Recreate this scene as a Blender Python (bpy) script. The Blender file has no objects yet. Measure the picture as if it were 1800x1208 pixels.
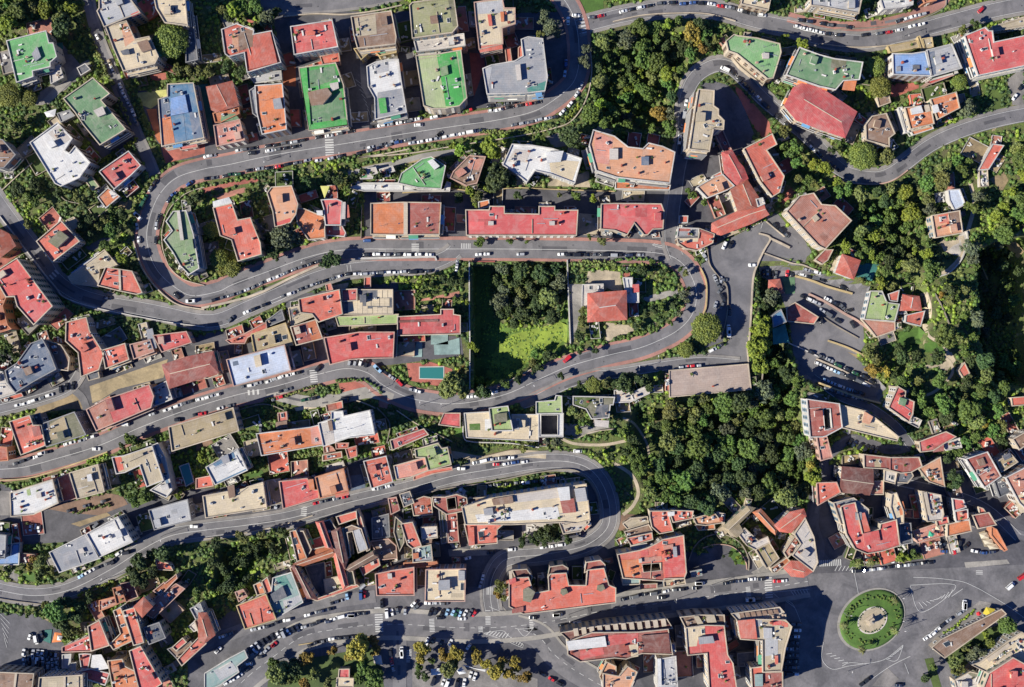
import bpy, math, random
import numpy as np
from mathutils import Vector
from mathutils.geometry import tessellate_polygon
random.seed(7); RNG = np.random.default_rng(11)
R = math.radians
scene = bpy.context.scene
COL = scene.collection
# ---------------------------------------------------------------- camera, sky, sun, exposure
S = 0.3            # metres per photo pixel on the ground
H = 600.0          # camera height
cd = bpy.data.cameras.new('camera'); cam = bpy.data.objects.new('camera', cd); COL.objects.link(cam)
cam.location = (0, 0, H); cd.lens = 36.0 * H / (1800 * S); cd.sensor_width = 36
cd.clip_start = 1; cd.clip_end = 8000
scene.camera = cam
SUN_EL, SUN_DIR = 33.0, 19.0      # elevation; shadows run 19 deg north of east
world = bpy.data.worlds.new('World'); scene.world = world; world.use_nodes = True
wn = world.node_tree; bg = wn.nodes['Background']
sky = wn.nodes.new('ShaderNodeTexSky'); sky.sky_type = 'NISHITA'; sky.sun_disc = False
sky.sun_elevation = R(SUN_EL); sky.sun_rotation = R(180 + 90 - SUN_DIR); sky.air_density = 1.0; sky.dust_density = 0.0; sky.ozone_density = 6.0
tint = wn.nodes.new('ShaderNodeMix'); tint.data_type = 'RGBA'; tint.blend_type = 'MULTIPLY'; tint.inputs[0].default_value = 1
tint.inputs[7].default_value = (0.62, 0.86, 1.45, 1)      # clear deep blue winter sky
wn.links.new(sky.outputs[0], tint.inputs[6]); wn.links.new(tint.outputs[2], bg.inputs[0]); bg.inputs[1].default_value = 0.05
sl = bpy.data.lights.new('sun', 'SUN'); sun = bpy.data.objects.new('sun', sl); COL.objects.link(sun)
sl.energy = 5.0; sl.color = (1.0, 0.95, 0.84)
sd = Vector((math.cos(R(SUN_DIR)) * math.cos(R(SUN_EL)), math.sin(R(SUN_DIR)) * math.cos(R(SUN_EL)), -math.sin(R(SUN_EL))))
sun.rotation_euler = sd.to_track_quat('-Z', 'Y').to_euler()
scene.view_settings.view_transform = 'Standard'; scene.view_settings.look = 'None'
scene.view_settings.exposure = 0.95; scene.view_settings.gamma = 1
scene.render.engine = 'CYCLES'
scene.cycles.max_bounces = 4

# ---------------------------------------------------------------- heights of the ground (valleys below street level)
def fl(s): return [float(v) for v in s.split()]
def pairs(s):
    v = fl(s); return [(v[i], v[i + 1]) for i in range(0, len(v), 2)]
def tp(tile, s):                     # readings of an enlarged survey sheet -> sheet coordinates
    c, r = [int(k) for k in tile.split()]
    return [(c * 360 + x / 4, r * 302 + y / 4) for x, y in pairs(s)]
def inpoly(X, Y, P):
    ins = np.zeros(X.shape, bool); n = len(P)
    for i in range(n):
        x0, y0 = P[i]; x1, y1 = P[(i + 1) % n]
        if y0 == y1: continue
        ins ^= ((Y < y0) != (Y < y1)) & (X < (x1 - x0) * (Y - y0) / (y1 - y0) + x0)
    return ins
def edged(X, Y, P):
    d = np.full(X.shape, 1e9); n = len(P)
    for i in range(n):
        x0, y0 = P[i]; x1, y1 = P[(i + 1) % n]
        L = (x1 - x0) ** 2 + (y1 - y0) ** 2 + 1e-9
        t = np.clip(((X - x0) * (x1 - x0) + (Y - y0) * (y1 - y0)) / L, 0, 1)
        d = np.minimum(d, np.hypot(X - x0 - t * (x1 - x0), Y - y0 - t * (y1 - y0)))
    return d
PITS = [ # polygon, depth at a, a, depth at b, b, slope width
 ('1048 58 1160 34 1250 42 1272 66 1232 96 1206 130 1192 180 1184 238 1100 236 1036 212 1038 130', 5, '1100 60', 11, '1120 220', 40),
 ('829 464 870 462 990 462 1000 480 1000 600 960 632 900 664 832 690', 12, '829 560', 4, '1000 600', 4),
 ('1112 706 1172 700 1330 692 1338 600 1370 560 1400 610 1412 700 1422 790 1432 858 1395 876 1290 872 1150 884 1124 850 1096 760', 13, '1330 640', 5, '1200 860', 26),
 ('1332 470 1352 462 1400 470 1530 500 1620 480 1640 560 1610 640 1560 690 1545 712 1440 680 1404 664 1372 560 1338 590', 7, '1340 560', 6, '1540 560', 6),
 ('1500 340 1580 335 1645 318 1640 370 1625 420 1620 470 1560 480 1510 440 1500 390', 5, '1540 350', 7, '1540 440', 40),
 ('1716 440 1760 420 1860 400 1860 690 1750 680 1722 600', 24, '1730 500', 20, '1860 560', 10),
 ('375 950 490 935 505 965 455 1010 400 1060 372 1040', 8, '380 950', 6, '470 1000', 24),
 ('322 730 400 728 420 760 444 760 446 790 436 800 330 810', 0.1, '330 760', 0.1, '400 760', 4),
]
gx = np.concatenate([[-9000, -4000, -1500, -600, -250, -120], np.arange(-60, 1861, 4), [1920, 2050, 2400, 3300, 5800, 10800]]).astype(float)
gy = np.concatenate([[-9000, -4000, -1500, -600, -250, -120], np.arange(-60, 1269, 4), [1330, 1460, 1810, 2700, 5200, 10200]]).astype(float)
GX, GY = np.meshgrid(gx, gy)
GZ = np.zeros(GX.shape)
for ps, d0, a, d1, b, w in PITS:
    P = pairs(ps); (ax, ay), (bx, by) = pairs(a)[0], pairs(b)[0]
    m = inpoly(GX, GY, P); t = np.clip(edged(GX, GY, P) / w, 0, 1); t = t * t * (3 - 2 * t)
    u = np.clip(((GX - ax) * (bx - ax) + (GY - ay) * (by - ay)) / ((bx - ax) ** 2 + (by - ay) ** 2), 0, 1)
    GZ = np.where(m, np.minimum(GZ, -(d0 + (d1 - d0) * u) * t), GZ)
def gz(x, y):                        # ground height at plan position (sheet px)
    if not (-56 < x < 1852 and -56 < y < 1260): return 0.0
    i = int((x + 60) // 4) + 6; j = int((y + 60) // 4) + 6
    fx = (x - gx[i]) / 4; fy = (y - gy[j]) / 4
    return float((GZ[j, i] * (1 - fx) + GZ[j, i + 1] * fx) * (1 - fy) + (GZ[j + 1, i] * (1 - fx) + GZ[j + 1, i + 1] * fx) * fy)
def unproj(px, py, z):               # sheet px seen at height z -> plan px
    k = (H - z) / H
    return 900 + (px - 900) * k, 604 + (py - 604) * k
def ground_at(px, py):
    z = 0.0
    for _ in range(3):
        qx, qy = unproj(px, py, z); z = gz(qx, qy)
    return z
def W(qx, qy): return ((qx - 900) * S, (604 - qy) * S)
def PW(px, py, z): return W(*unproj(px, py, z))

# ---------------------------------------------------------------- materials
def lin(c): 
    c = c / 255; return c / 12.92 if c <= 0.04045 else ((c + 0.055) / 1.055) ** 2.4
KALB = 0.62
def alb(c, k=KALB): return tuple(min(0.86, lin(v) * k) for v in c)
PAL = dict(red=(232,106,100), coral=(236,122,100), crimson=(230,106,104), orange=(236,142,92), peach=(240,176,136), salmon=(238,162,142), pink=(238,152,138),
 terra=(196,104,80), brick=(184,100,88), dbrick=(140,84,74), brown=(158,126,104), tan=(192,172,134), olive=(172,172,126), dkolive=(134,132,104), cream=(240,220,184), white=(246,244,238),
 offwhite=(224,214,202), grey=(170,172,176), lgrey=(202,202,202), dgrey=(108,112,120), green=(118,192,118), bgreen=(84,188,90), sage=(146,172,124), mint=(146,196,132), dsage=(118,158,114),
 lime=(180,202,130), pale=(192,206,150), blue=(150,186,236), bluewhite=(222,232,248), slate=(120,134,154), steel=(100,144,178), beige=(206,190,160), yellow=(220,216,130), teal=(76,152,140), glass=(158,186,180),
 rust=(208,122,80), slab=(196,174,160), pinktile=(214,146,124), wcream=(222,204,178), wpink=(220,180,160), wwhite=(228,222,212), wyellow=(220,194,140), wgrey=(168,166,164), worange=(220,150,112),
 stone=(170,158,140), asphalt=(133,130,131), asphalt2=(117,115,119), concrete=(176,170,160), walkred=(190,138,124), walkgrey=(158,152,146), soil=(120,104,76), grass=(104,126,54), dgrass=(92,112,50), lawn=(92,130,48), gravel=(214,196,166), paint=(222,220,214), sand=(186,162,122),
 court=(106,104,108), redcourt=(206,120,102))
MATS = {}
def nodes(m):
    m.use_nodes = True; nt = m.node_tree; return nt, nt.nodes['Principled BSDF']
def mix(nt, fac, a, b, mode='MIX'):
    n = nt.nodes.new('ShaderNodeMix'); n.data_type = 'RGBA'; n.blend_type = mode
    for i, v in ((0, fac), (6, a), (7, b)):
        if hasattr(v, 'node'): nt.links.new(v, n.inputs[i])
        else: n.inputs[i].default_value = v if i == 0 else (*v, 1)
    return n.outputs[2]
def ramp(nt, src, p0, p1, v0=0, v1=1):
    n = nt.nodes.new('ShaderNodeMapRange'); nt.links.new(src, n.inputs[0])
    n.inputs[1].default_value = p0; n.inputs[2].default_value = p1; n.inputs[3].default_value = v0; n.inputs[4].default_value = v1
    return n.outputs[0]
def noise(nt, scale, detail=4, rough=0.6, vec=None, dist=0):
    n = nt.nodes.new('ShaderNodeTexNoise'); n.inputs['Scale'].default_value = scale; n.inputs['Detail'].default_value = detail
    n.inputs['Roughness'].default_value = rough; n.inputs['Distortion'].default_value = dist
    if vec: nt.links.new(vec, n.inputs['Vector'])
    return n.outputs[0]
def sc(c, k): return tuple(min(1, v * k) for v in c)
def mat(key, kind='roof', var=1.0):
    """kind: roof (stained sheet), seam, tile, wall, ground, plain, metal"""
    nm = key + '_' + kind + ('' if var == 1 else '_%d' % (var * 100))
    if nm in MATS: return MATS[nm]
    m = bpy.data.materials.new(nm); MATS[nm] = m
    nt, b = nodes(m); base = sc(alb(PAL[key]), var)
    g = nt.nodes.new('ShaderNodeNewGeometry'); pos = g.outputs['Position']
    big = ramp(nt, noise(nt, 0.09, 5, 0.62, pos, 0.8), 0.36, 0.66)
    mid = ramp(nt, noise(nt, 0.7, 4, 0.65, pos), 0.3, 0.7)
    fine = ramp(nt, noise(nt, 3.5, 2, 0.6, pos), 0.3, 0.7)
    tc = nt.nodes.new('ShaderNodeTexCoord')
    if kind == 'roof': a, z, f = 0.86, 1.06, 0.93
    elif kind == 'seam': a, z, f = 0.9, 1.05, 0.95
    elif kind == 'tile': a, z, f = 0.78, 1.1, 0.82
    elif kind == 'wall': a, z, f = 0.72, 1.08, 0.85
    elif kind == 'road': a, z, f = 0.76, 1.16, 0.88
    elif kind == 'ground': a, z, f = 0.66, 1.2, 0.75
    else: a, z, f = 0.92, 1.05, 0.95
    dirt = (base[0] * a * 0.95, base[1] * a * 0.97, base[2] * a)
    c = mix(nt, big, dirt, sc(base, z))
    c = mix(nt, mid, mix(nt, 1.0, c, (f, f, f), 'MULTIPLY'), c)
    c = mix(nt, fine, mix(nt, 1.0, c, (0.9, 0.9, 0.9), 'MULTIPLY'), c)
    if kind in ('roof', 'seam', 'tile'):           # sun-bleached and dusty areas
        c = mix(nt, ramp(nt, noise(nt, 0.16, 6, 0.7, pos, 1.2), 0.45, 0.7, 0, 0.34), c, sc((0.46, 0.40, 0.35), 0.85))
        c = mix(nt, ramp(nt, noise(nt, 1.3, 5, 0.75, pos, 0.5), 0.52, 0.7, 0, 0.3), c, mix(nt, 1.0, c, (0.6, 0.58, 0.58), 'MULTIPLY'))
    if kind in ('roof', 'road', 'seam'):           # darker weather stains with a shape of their own
        st = ramp(nt, noise(nt, 0.28, 6, 0.72, pos, 1.6), 0.60, 0.72)
        c = mix(nt, st, c, mix(nt, 0.28 if kind != 'road' else 0.4, c, sc((0.09, 0.085, 0.075), 1)))
        if kind == 'roof':
            st2 = ramp(nt, noise(nt, 0.55, 5, 0.7, pos, 0.6), 0.63, 0.70)
            c = mix(nt, st2, c, mix(nt, 0.16, c, (0.6, 0.56, 0.5)))
    if kind in ('roof', 'seam', 'tile'):           # long rain streaks running with the roof
        mp = nt.nodes.new('ShaderNodeMapping'); mp.inputs['Scale'].default_value = (0.12, 1.6, 1); nt.links.new(tc.outputs['Object'], mp.inputs['Vector'])
        c = mix(nt, ramp(nt, noise(nt, 1.0, 4, 0.7, mp.outputs[0]), 0.5, 0.72, 0, 0.5), c, mix(nt, 1.0, c, (0.72, 0.72, 0.74), 'MULTIPLY'))
    if kind in ('seam', 'tile'):
        w = nt.nodes.new('ShaderNodeTexWave'); w.wave_type = 'BANDS'; w.bands_direction = 'X'
        w.inputs['Scale'].default_value = 0.55 if kind == 'seam' else 0.42
        w.inputs['Distortion'].default_value = 0.3; nt.links.new(tc.outputs['Object'], w.inputs['Vector'])
        s = ramp(nt, w.outputs['Fac'], 0.0, 0.25 if kind == 'seam' else 0.8, 0.82 if kind == 'seam' else 0.74, 1.0)
        cc = nt.nodes.new('ShaderNodeCombineColor')
        for i in range(3): nt.links.new(s, cc.inputs[i])
        c = mix(nt, 1.0, c, cc.outputs[0], 'MULTIPLY')
    if kind == 'roof':                   # felt joints
        br = nt.nodes.new('ShaderNodeTexBrick'); br.inputs['Scale'].default_value = 0.22; br.inputs['Mortar Size'].default_value = 0.012
        br.inputs['Color1'].default_value = (1, 1, 1, 1); br.inputs['Color2'].default_value = (0.92, 0.92, 0.92, 1); br.inputs['Mortar'].default_value = (0.7, 0.7, 0.7, 1)
        nt.links.new(tc.outputs['Object'], br.inputs['Vector'])
        c = mix(nt, 0.8, c, br.outputs['Color'], 'MULTIPLY')
    nt.links.new(c, b.inputs['Base Color'])
    b.inputs['Roughness'].default_value = 0.85 if kind != 'metal' else 0.45
    if kind in ('roof', 'tile', 'ground', 'road', 'wall'):
        bp = nt.nodes.new('ShaderNodeBump'); bp.inputs['Strength'].default_value = 0.35; bp.inputs['Distance'].default_value = 0.25
        nt.links.new(noise(nt, 1.6, 4, 0.7, pos), bp.inputs['Height']); nt.links.new(bp.outputs[0], b.inputs['Normal'])
    return m
def plain(name, rgb, rough=0.5, metal=0.0, coat=0.0):
    if name in MATS: return MATS[name]
    m = bpy.data.materials.new(name); MATS[name] = m; nt, b = nodes(m)
    b.inputs['Base Color'].default_value = (*rgb, 1); b.inputs['Roughness'].default_value = rough; b.inputs['Metallic'].default_value = metal
    b.inputs['Coat Weight'].default_value = coat
    return m
GLASS = plain('window_glass', (0.03, 0.04, 0.05), 0.15)
CARGLASS = plain('car_glass', (0.015, 0.02, 0.028), 0.08)
RUBBER = plain('rubber', (0.02, 0.02, 0.02), 0.8)
FRAME = plain('window_frame_white', (0.5, 0.48, 0.44), 0.5)
METAL = plain('grey_metal', (0.25, 0.26, 0.27), 0.4, 0.5)
def leafmat(name, rgb, var=0.25):
    m = bpy.data.materials.new(name); MATS[name] = m; nt, b = nodes(m)
    g = nt.nodes.new('ShaderNodeNewGeometry'); oi = nt.nodes.new('ShaderNodeObjectInfo')
    n1 = ramp(nt, noise(nt, 0.35, 3, 0.6, g.outputs['Position']), 0.35, 0.65)
    n2 = ramp(nt, noise(nt, 2.2, 2, 0.6, g.outputs['Position']), 0.3, 0.7)
    lo = (rgb[0] * 0.7, rgb[1] * 0.74, rgb[2] * 0.85); hi = (rgb[0] * 1.4, rgb[1] * 1.28, rgb[2] * 1.0)
    c = mix(nt, n1, lo, hi)
    c = mix(nt, ramp(nt, n2, 0, 1, 0, 0.55), c, mix(nt, 1.0, c, (0.55, 0.6, 0.6), 'MULTIPLY'))
    hs = nt.nodes.new('ShaderNodeHueSaturation'); nt.links.new(c, hs.inputs['Color'])
    nt.links.new(ramp(nt, oi.outputs['Random'], 0, 1, 0.5 - 0.035, 0.5 + 0.02), hs.inputs['Hue'])
    nt.links.new(ramp(nt, oi.outputs['Random'], 0, 1, 1 - var, 1 + var * 1.2), hs.inputs['Value'])
    nt.links.new(hs.outputs[0], b.inputs['Base Color']); b.inputs['Roughness'].default_value = 0.6
    b.inputs['Specular IOR Level'].default_value = 0.25
    return m
LEAF = dict(dark=leafmat('leaves_dark', (0.049, 0.083, 0.030)), green=leafmat('leaves_green', (0.082, 0.142, 0.034)), olive=leafmat('leaves_olive', (0.126, 0.153, 0.049)),
 bright=leafmat('leaves_bright', (0.160, 0.234, 0.034)), grey=leafmat('leaves_grey', (0.102, 0.126, 0.076)), autumn=leafmat('leaves_autumn', (0.244, 0.203, 0.043)),
 pine=leafmat('leaves_pine', (0.119, 0.148, 0.032), 0.12))
BARK = plain('bark', (0.07, 0.05, 0.035), 0.9)

# ---------------------------------------------------------------- object helpers
def link(o, parent=None):
    COL.objects.link(o)
    if parent is not None: o.parent = parent
    return o
def meshdata(name, V, F, mats=(), mi=None, smooth=False):
    me = bpy.data.meshes.new(name); me.from_pydata(V, [], F)
    for m in mats: me.materials.append(m)
    if mi is not None: me.polygons.foreach_set('material_index', mi)
    if smooth: me.polygons.foreach_set('use_smooth', [True] * len(me.polygons))
    me.update(); return me
def obj(name, V, F, m, parent=None, loc=None, **kw):
    me = meshdata(name, V, F, m if isinstance(m, (list, tuple)) else (m,), **kw)
    o = bpy.data.objects.new(name, me); link(o, parent)
    if loc: o.location = loc
    return o
def tag(o, label=None, cat=None, group=None, kind=None):
    if label: o['label'] = label
    if cat: o['category'] = cat
    if group: o['group'] = group
    if kind: o['kind'] = kind
    return o
def empty(name, loc, rz=0):
    o = bpy.data.objects.new(name, None); o.empty_display_size = 0.5; link(o); o.location = loc; o.rotation_euler.z = rz; return o
def area(P): return 0.5 * sum(P[i][0] * P[(i + 1) % len(P)][1] - P[(i + 1) % len(P)][0] * P[i][1] for i in range(len(P)))
def ccw(P):
    P = [p for i, p in enumerate(P) if math.dist(p, P[i - 1]) > 0.05]
    return P if area(P) > 0 else P[::-1]
def tess(loops): return [tuple(t) for t in tessellate_polygon([[Vector((*p, 0)) for p in L] for L in loops])]
def upfix(V, F):
    out = []
    for f in F:
        a, b, c = [V[i] for i in f[:3]]
        n = (b[0] - a[0]) * (c[1] - a[1]) - (b[1] - a[1]) * (c[0] - a[0])
        out.append(f if n > 0 else f[::-1])
    return out
def offset(P, d):                    # >0 outwards for a ccw polygon
    n = len(P); out = []
    for i in range(n):
        a, b, c = P[i - 1], P[i], P[(i + 1) % n]
        e1 = Vector((b[0] - a[0], b[1] - a[1])).normalized(); e2 = Vector((c[0] - b[0], c[1] - b[1])).normalized()
        n1 = Vector((e1.y, -e1.x)); n2 = Vector((e2.y, -e2.x)); v = n1 + n2
        L = max(v.length, 0.7); v = v / L; k = d / max(0.6, v.dot(n1))
        out.append((b[0] + v.x * k, b[1] + v.y * k))
    return out
def prism(P, z0, z1, V, F, top=True, bottom=False):
    P = ccw(P); b = len(V); n = len(P)
    V += [(x, y, z0) for x, y in P] + [(x, y, z1) for x, y in P]
    for i in range(n):
        j = (i + 1) % n; F.append((b + i, b + j, b + n + j, b + n + i))
    if top:
        T = [tuple(b + n + k for k in t) for t in tess([P])]; F += upfix(V, T)
def box(V, F, x0, x1, y0, y1, z0, z1):
    prism([(x0, y0), (x1, y0), (x1, y1), (x0, y1)], z0, z1, V, F)
def ring(P, Q, z0, z1, V, F):        # P outer, Q inner, both ccw, same count
    n = len(P); b = len(V)
    V += [(x, y, z0) for x, y in P] + [(x, y, z1) for x, y in P] + [(x, y, z1) for x, y in Q] + [(x, y, z0) for x, y in Q]
    for i in range(n):
        j = (i + 1) % n
        F += [(b + i, b + j, b + n + j, b + n + i), (b + n + i, b + n + j, b + 2 * n + j, b + 2 * n + i), (b + 2 * n + i, b + 2 * n + j, b + 3 * n + j, b + 3 * n + i), (b + 3 * n + i, b + 3 * n + j, b + j, b + i)]
def pin(x, y, P):
    c = False; n = len(P)
    for i in range(n):
        x0, y0 = P[i]; x1, y1 = P[(i + 1) % n]
        if (y0 > y) != (y1 > y) and x < (x1 - x0) * (y - y0) / (y1 - y0) + x0: c = not c
    return c
def edist(x, y, P):
    d = 1e9; n = len(P)
    for i in range(n):
        x0, y0 = P[i]; x1, y1 = P[(i + 1) % n]; L = (x1 - x0) ** 2 + (y1 - y0) ** 2 + 1e-9
        t = max(0, min(1, ((x - x0) * (x1 - x0) + (y - y0) * (y1 - y0)) / L)); d = min(d, math.hypot(x - x0 - t * (x1 - x0), y - y0 - t * (y1 - y0)))
    return d
MASK = np.zeros((1268, 1920), np.uint8)          # plan occupancy, origin (-60,-30)
def stamp(P, v=1, grow=0):
    xs = [p[0] for p in P]; ys = [p[1] for p in P]
    x0, x1 = max(-60, int(min(xs)) - 2), min(1858, int(max(xs)) + 2); y0, y1 = max(-30, int(min(ys)) - 2), min(1236, int(max(ys)) + 2)
    if x1 <= x0 or y1 <= y0: return
    X, Y = np.meshgrid(np.arange(x0, x1), np.arange(y0, y1)); m = inpoly(X, Y, P)
    if grow: m |= edged(X, Y, P) < grow
    MASK[y0 + 30:y1 + 30, x0 + 60:x1 + 60][m] = v
def free(x, y):
    i, j = int(x) + 60, int(y) + 30
    return 0 <= i < 1920 and 0 <= j < 1268 and MASK[j, i] == 0

# ---------------------------------------------------------------- ground
nx, ny = len(gx), len(gy)
gv = np.stack([(GX - 900) * S, (604 - GY) * S, GZ], -1).reshape(-1, 3)
ii, jj = np.meshgrid(np.arange(nx - 1), np.arange(ny - 1))
gf = np.stack([(jj + 1) * nx + ii, (jj + 1) * nx + ii + 1, jj * nx + ii + 1, jj * nx + ii], -1).reshape(-1, 4)
gm = bpy.data.materials.new('garden_soil'); nt, b = nodes(gm)
g = nt.nodes.new('ShaderNodeNewGeometry'); pos = g.outputs['Position']
c = mix(nt, ramp(nt, noise(nt, 0.06, 5, 0.65, pos, 0.5), 0.38, 0.62), alb((112, 104, 76)), alb((88, 108, 50)))
c = mix(nt, ramp(nt, noise(nt, 0.3, 5, 0.7, pos, 0.5), 0.42, 0.62), c, alb((112, 130, 58)))
c = mix(nt, ramp(nt, noise(nt, 1.5, 3, 0.7, pos), 0.5, 0.75), c, alb((62, 64, 42)))
c = mix(nt, ramp(nt, noise(nt, 0.17, 5, 0.7, pos, 1.0), 0.60, 0.68), c, alb((182, 164, 130)))
nt.links.new(c, b.inputs['Base Color']); b.inputs['Roughness'].default_value = 0.95
bp = nt.nodes.new('ShaderNodeBump'); bp.inputs['Strength'].default_value = 0.7; bp.inputs['Distance'].default_value = 0.6
nt.links.new(noise(nt, 0.9, 5, 0.7, pos), bp.inputs['Height']); nt.links.new(bp.outputs[0], b.inputs['Normal'])
me = meshdata('ground', gv.tolist(), gf.tolist(), (gm,), smooth=True)
tag(link(bpy.data.objects.new('ground', me)), kind='structure')

LIFT = dict(sheet=0.02, road=0.13, mark=0.18, walk=0.25)
STEP = dict(sheet=0.0008, road=0.0015, mark=0.0003, walk=0.001)
def lift(k='sheet'):
    LIFT[k] += STEP[k]; return LIFT[k]
def smooth_line(P, step=5, closed=False):
    n = len(P)
    if n < 3: 
        out = []
        for i in range(n - 1):
            k = max(1, int(math.dist(P[i], P[i + 1]) / step))
            out += [tuple(P[i][a] + (P[i + 1][a] - P[i][a]) * t / k for a in (0, 1)) for t in range(k)]
        return out + [P[-1]]
    out = []
    rg = range(n if closed else n - 1)
    for i in rg:
        if closed: p0, p1, p2, p3 = P[i - 1], P[i], P[(i + 1) % n], P[(i + 2) % n]
        else: p0, p1, p2, p3 = P[max(0, i - 1)], P[i], P[i + 1], P[min(n - 1, i + 2)]
        k = max(1, int(math.dist(p1, p2) / step))
        for t in range(k):
            u = t / k
            out.append(tuple(0.5 * (2 * p1[a] + (p2[a] - p0[a]) * u + (2 * p0[a] - 5 * p1[a] + 4 * p2[a] - p3[a]) * u * u + (3 * p1[a] - p0[a] - 3 * p2[a] + p3[a]) * u ** 3) for a in (0, 1)))
    if not closed: out.append(P[-1])
    return out
def normals(L):
    out = []
    for i in range(len(L)):
        a, b = L[max(0, i - 1)], L[min(len(L) - 1, i + 1)]
        d = math.dist(a, b) or 1; out.append(((b[1] - a[1]) / d, -(b[0] - a[0]) / d))
    return out
def shift(L, o):
    N = normals(L); return [(p[0] + n[0] * o, p[1] + n[1] * o) for p, n in zip(L, N)]
def ribbon(name, L, w, m, z=None, thick=0, dash=None, kind='structure', stampit=True, parent=None, rough_edge=0, grow=1):
    """L polyline in plan px, w in px"""
    z = lift('mark') if z is None else z
    N = normals(L); V, F = [], []; q = 4 if w > 4 else 1; s = 0.0; on = True
    rows = []
    for i, (p, n) in enumerate(zip(L, N)):
        ww = w * (1 + rough_edge * random.uniform(-1, 1))
        row = []
        for k in range(q + 1):
            o = (k / q - 0.5) * ww; x, y = p[0] + n[0] * o, p[1] + n[1] * o
            wx, wy = W(x, y); row.append((wx, wy, gz(x, y) + z))
        rows.append(row)
    for row in rows: V += row
    for i in range(len(L) - 1):
        s += math.dist(L[i], L[i + 1])
        if dash and (s % (dash[0] + dash[1])) > dash[0]: continue
        for k in range(q):
            a = i * (q + 1) + k; F.append((a, a + 1, a + q + 2, a + q + 1))
    F = upfix(V, F)
    if thick:
        b0 = len(V); V += [(x, y, zz - thick) for x, y, zz in V[:b0]]
        for i in range(len(L) - 1):
            for k in (0, q):
                a, c2 = i * (q + 1) + k, (i + 1) * (q + 1) + k; F.append((a, c2, c2 + b0, a + b0))
    if stampit:
        for i in range(len(L) - 1):
            A, B, n0, n1 = L[i], L[i + 1], N[i], N[i + 1]; h = w / 2 + grow
            stamp([(A[0] + n0[0] * h, A[1] + n0[1] * h), (B[0] + n1[0] * h, B[1] + n1[1] * h), (B[0] - n1[0] * h, B[1] - n1[1] * h), (A[0] - n0[0] * h, A[1] - n0[1] * h)])
    o = obj(name, V, F, m, parent)
    if kind: o['kind'] = kind
    return o
def planpts(P):                       # image readings on the ground -> plan px
    return [unproj(x, y, ground_at(x, y)) for x, y in P]
ROADS = []
def road(pts, w, walk=(None, None), line='s', ww=(6, 6), key='asphalt', name='road', tile=None, off=(0, 0)):
    L = smooth_line(planpts(tp(tile, pts) if tile else pairs(pts)))
    ribbon(name, L, w, mat(key, 'road'), z=lift('road'), grow=6 if name == 'path' else 1); ROADS.append((L, w))
    for sgn, wk, wd in ((-1, walk[0], ww[0]), (1, walk[1], ww[1])):
        if wk: ribbon('pavement', shift(L, sgn * (w + wd) / 2), wd, mat(wk, 'road'), z=lift('walk'), thick=0.3)
    PM = mat('paint', 'plain')
    if 's' in line: ribbon('road_marking', L, 0.8, PM, stampit=False)
    if 'd' in line: ribbon('road_marking', smooth_line(L, 2.5), 0.8, PM, dash=(9, 9), stampit=False)
    if 'e' in line:
        for s in (-1, 1): ribbon('road_marking', shift(L, s * (w / 2 - 1.5 - (5 if 'p' in line else 0))), 0.6, PM, stampit=False)
def road_wear():
    rs = random.Random(3); V = {0: [], 1: []}; F = {0: [], 1: []}; MV, MF = [], []
    for L, w in ROADS:
        if w < 15: continue
        N = normals(L); i = 4
        while i < len(L) - 10:
            n = rs.randint(2, 8); o = rs.uniform(-.28, .28) * w; ww = rs.uniform(.12, .4) * w; k = rs.choice((0, 0, 1)); z = .176 + rs.uniform(0, .003); b = len(V[k])
            for q in range(i, min(i + n + 1, len(L))):
                for s in (-.5, .5): x, y = L[q][0] + N[q][0] * (o + s * ww), L[q][1] + N[q][1] * (o + s * ww); V[k].append((*W(x, y), gz(x, y) + z))
            for q in range((len(V[k]) - b) // 2 - 1): F[k].append((b + 2 * q, b + 2 * q + 1, b + 2 * q + 3, b + 2 * q + 2))
            q = min(i + n + 2, len(L) - 1); cx, cy = L[q][0] + N[q][0] * rs.uniform(-.3, .3) * w, L[q][1] + N[q][1] * rs.uniform(-.3, .3) * w; b = len(MV)
            for t in range(8): x, y = cx + 1.1 * math.cos(t * .785), cy + 1.1 * math.sin(t * .785); MV.append((*W(x, y), gz(x, y) + .181))
            MF.append(tuple(range(b, b + 8))); i += n + rs.randint(3, 12)
    for k, v in ((0, .72), (1, 1.16)): obj('road_patch', V[k], upfix(V[k], F[k]), mat('asphalt2' if k == 0 else 'asphalt', 'road', v))['kind'] = 'structure'
    obj('road_patch', MV, upfix(MV, MF), plain('iron', (.04, .04, .042), .6))['kind'] = 'structure'
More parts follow.
